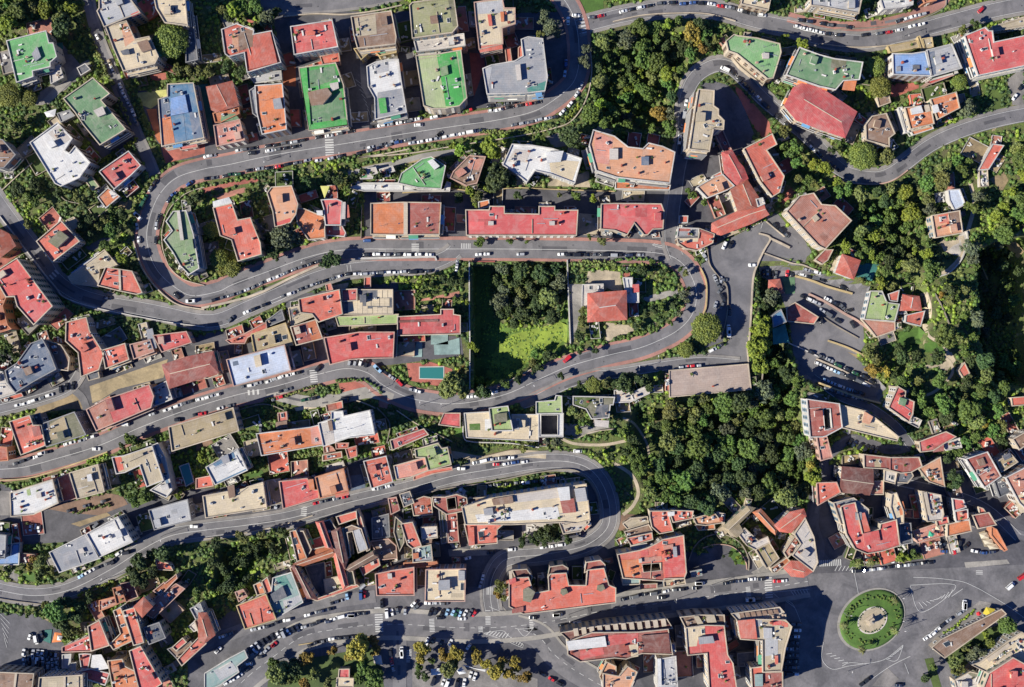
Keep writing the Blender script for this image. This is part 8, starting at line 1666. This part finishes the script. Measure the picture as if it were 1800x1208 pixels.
cars('4 3', '1088 250 1155 262 1215 255', 'by the café sunshades', 'wbd'); cars('4 3', '1420 430 1340 495', 'by the works at the right edge', 'rw', vans=True); cars('4 3', '1015 625 1016 624', 'at the head of the arcade row', 'w', n=1, vans=True, rot=40); cars('4 3', '755 855 790 830 830 795 870 765 910 735 990 680', 'beside the arcade', 'wwwkss')
cars('4 3', '830 930 831 930', 'behind the arcade end', 'w', n=1, vans=True); cars('4 3', '305 1175 340 1150', 'at the bottom of the square', 'k', n=1); cars('4 3', '555 1190 560 1190', 'at the bottom of the square', 'd', n=1)
# crowded or deeply shaded lots (go to the one remaining-cars object when the limit is reached)
for i in range(4): cars('0 3', f'{170 + i * 4} {960 + i * 38} {400 + i * 4} {985 + i * 36}', 'in the crowded lot at the left', 'wsgkgsw', n=8, rot=90)
cars('0 3', '215 850 260 870 300 840', 'above the crowded lot', 'wwk', rot=90)
for k, x0 in enumerate((1285, 1240)): cars('3 3', f'{x0} 760 {x0 - 10} 900 {x0 - 20} 1110', 'in the shaded rows beside the corner block', 'kgswkg', n=9, rot=90)
cars('3 1', '710 935 745 830 755 880 725 790 710 750', 'in the shaded lane', 'sgkgs'); cars('3 1', '755 940 770 900 745 760 770 760', 'in the shaded lane east side', 'gksg')
cars('3 1', '1180 420 1200 440 1130 380', 'at the top of the narrow ramps', 'kgk'); cars('4 1', '-60 700 -20 712 -90 690', 'on the kerb of the upper ramp', 'gws'); cars('4 1', '60 900 110 925 160 950 235 1075', 'on the middle terrace of the car park', 'wkgk'); cars('4 1', '20 980 70 1010 130 1050', 'along the second terrace wall', 'sgk')
cars('3 1', '1330 880 1380 900 1430 925', 'below the green court', 'kws'); cars('4 2', '-60 60 10 90 70 118', 'in the shaded head of the lower car park', 'kgs')
finish_cars()
# ================================================================ low undergrowth filling every unpaved patch
RNG = np.random.default_rng(5)
def undergrowth(name, zones, step, r0, r1, leaf, per, mats, label):
    C, rad, mi = [], [], []
    for (x0, y0, x1, y1, prob) in zones:
        y = y0
        while y < y1:
            x = x0
            while x < x1:
                if random.random() < prob:
                    qx, qy = x + random.uniform(-.5, .5) * step, y + random.uniform(-.5, .5) * step
                    if free(qx, qy): C.append((*W(qx, qy), gz(qx, qy) + .2)); rad.append(random.uniform(r0, r1))
                x += step
            y += step
    C = np.array(C); rad = np.array(rad); n = len(C)
    sel = (np.sin(C[:, 0] * .11 + 2 * np.sin(C[:, 1] * .07)) + np.sin(C[:, 1] * .13 + C[:, 0] * .05) + RNG.normal(size=n) * .7); parts = []
    for k, (a, b) in enumerate(((-9, -.8), (-.8, .5), (.5, 1.3), (1.3, 9))):
        m = (sel > a) & (sel <= b)
        if m.any(): parts += [(*hulls(C[m], rad[m], .85, .8), k), (*leaf_arrays(C[m], rad[m], per, leaf, .85), k)]
    o = bpy.data.objects.new(name, fastmesh(name, parts, mats)); link(o); tag(o, label, 'undergrowth', kind='stuff'); print(name, n)
undergrowth('undergrowth', [(-20, -20, 1820, 1228, .5)], 5.0, .7, 1.7, .42, 12, [LEAF['dark'], LEAF['green'], LEAF['olive'], LEAF['bright']], 'shrubs and ground cover filling the gardens and banks')
C, rad = [], []                                # rough tufts over the sunken meadow
for _ in range(2600):
    x, y = random.uniform(832, 998), random.uniform(470, 686)
    if 0 <= y + 30 < 1268 and MASK[int(y) + 30, int(x) + 60] == 5 and (random.random() < .35 or math.sin(x * .13 + y * .07) + math.sin(y * .11 - x * .05) > .5): C.append((*W(x, y), gz(x, y))); rad.append(random.uniform(.35, 1.0))
C = np.array(C); rad = np.array(rad); h2 = len(C) // 2
tag(link(bpy.data.objects.new('grass', fastmesh('grass', [(*hulls(C[:h2], rad[:h2], .9, .5), 0), (*leaf_arrays(C[:h2], rad[:h2], 10, .3, .6), 0), (*hulls(C[h2:], rad[h2:], .9, .5), 1), (*leaf_arrays(C[h2:], rad[h2:], 10, .3, .6), 1)], (LEAF['bright'], LEAF['green'])))), 'rough grass tufts over the sunken meadow', 'grass', kind='stuff')
from collections import Counter
dup = [k for k, v in Counter(o['label'] for o in scene.objects if 'label' in o.keys() and 'category' in o.keys()).items() if v > 1]
print([ (o.name,o['label']) for o in scene.objects if 'label' in o.keys() and 'category' in o.keys() and len(o['label'].replace('-',' ').split())>16][:60])
print('cars', len(CARPOS), 'rest', len(REST), 'trees', len(TREES), 'windows', NWIN[0], 'objects', len(scene.objects), 'dup labels', dup[:20])
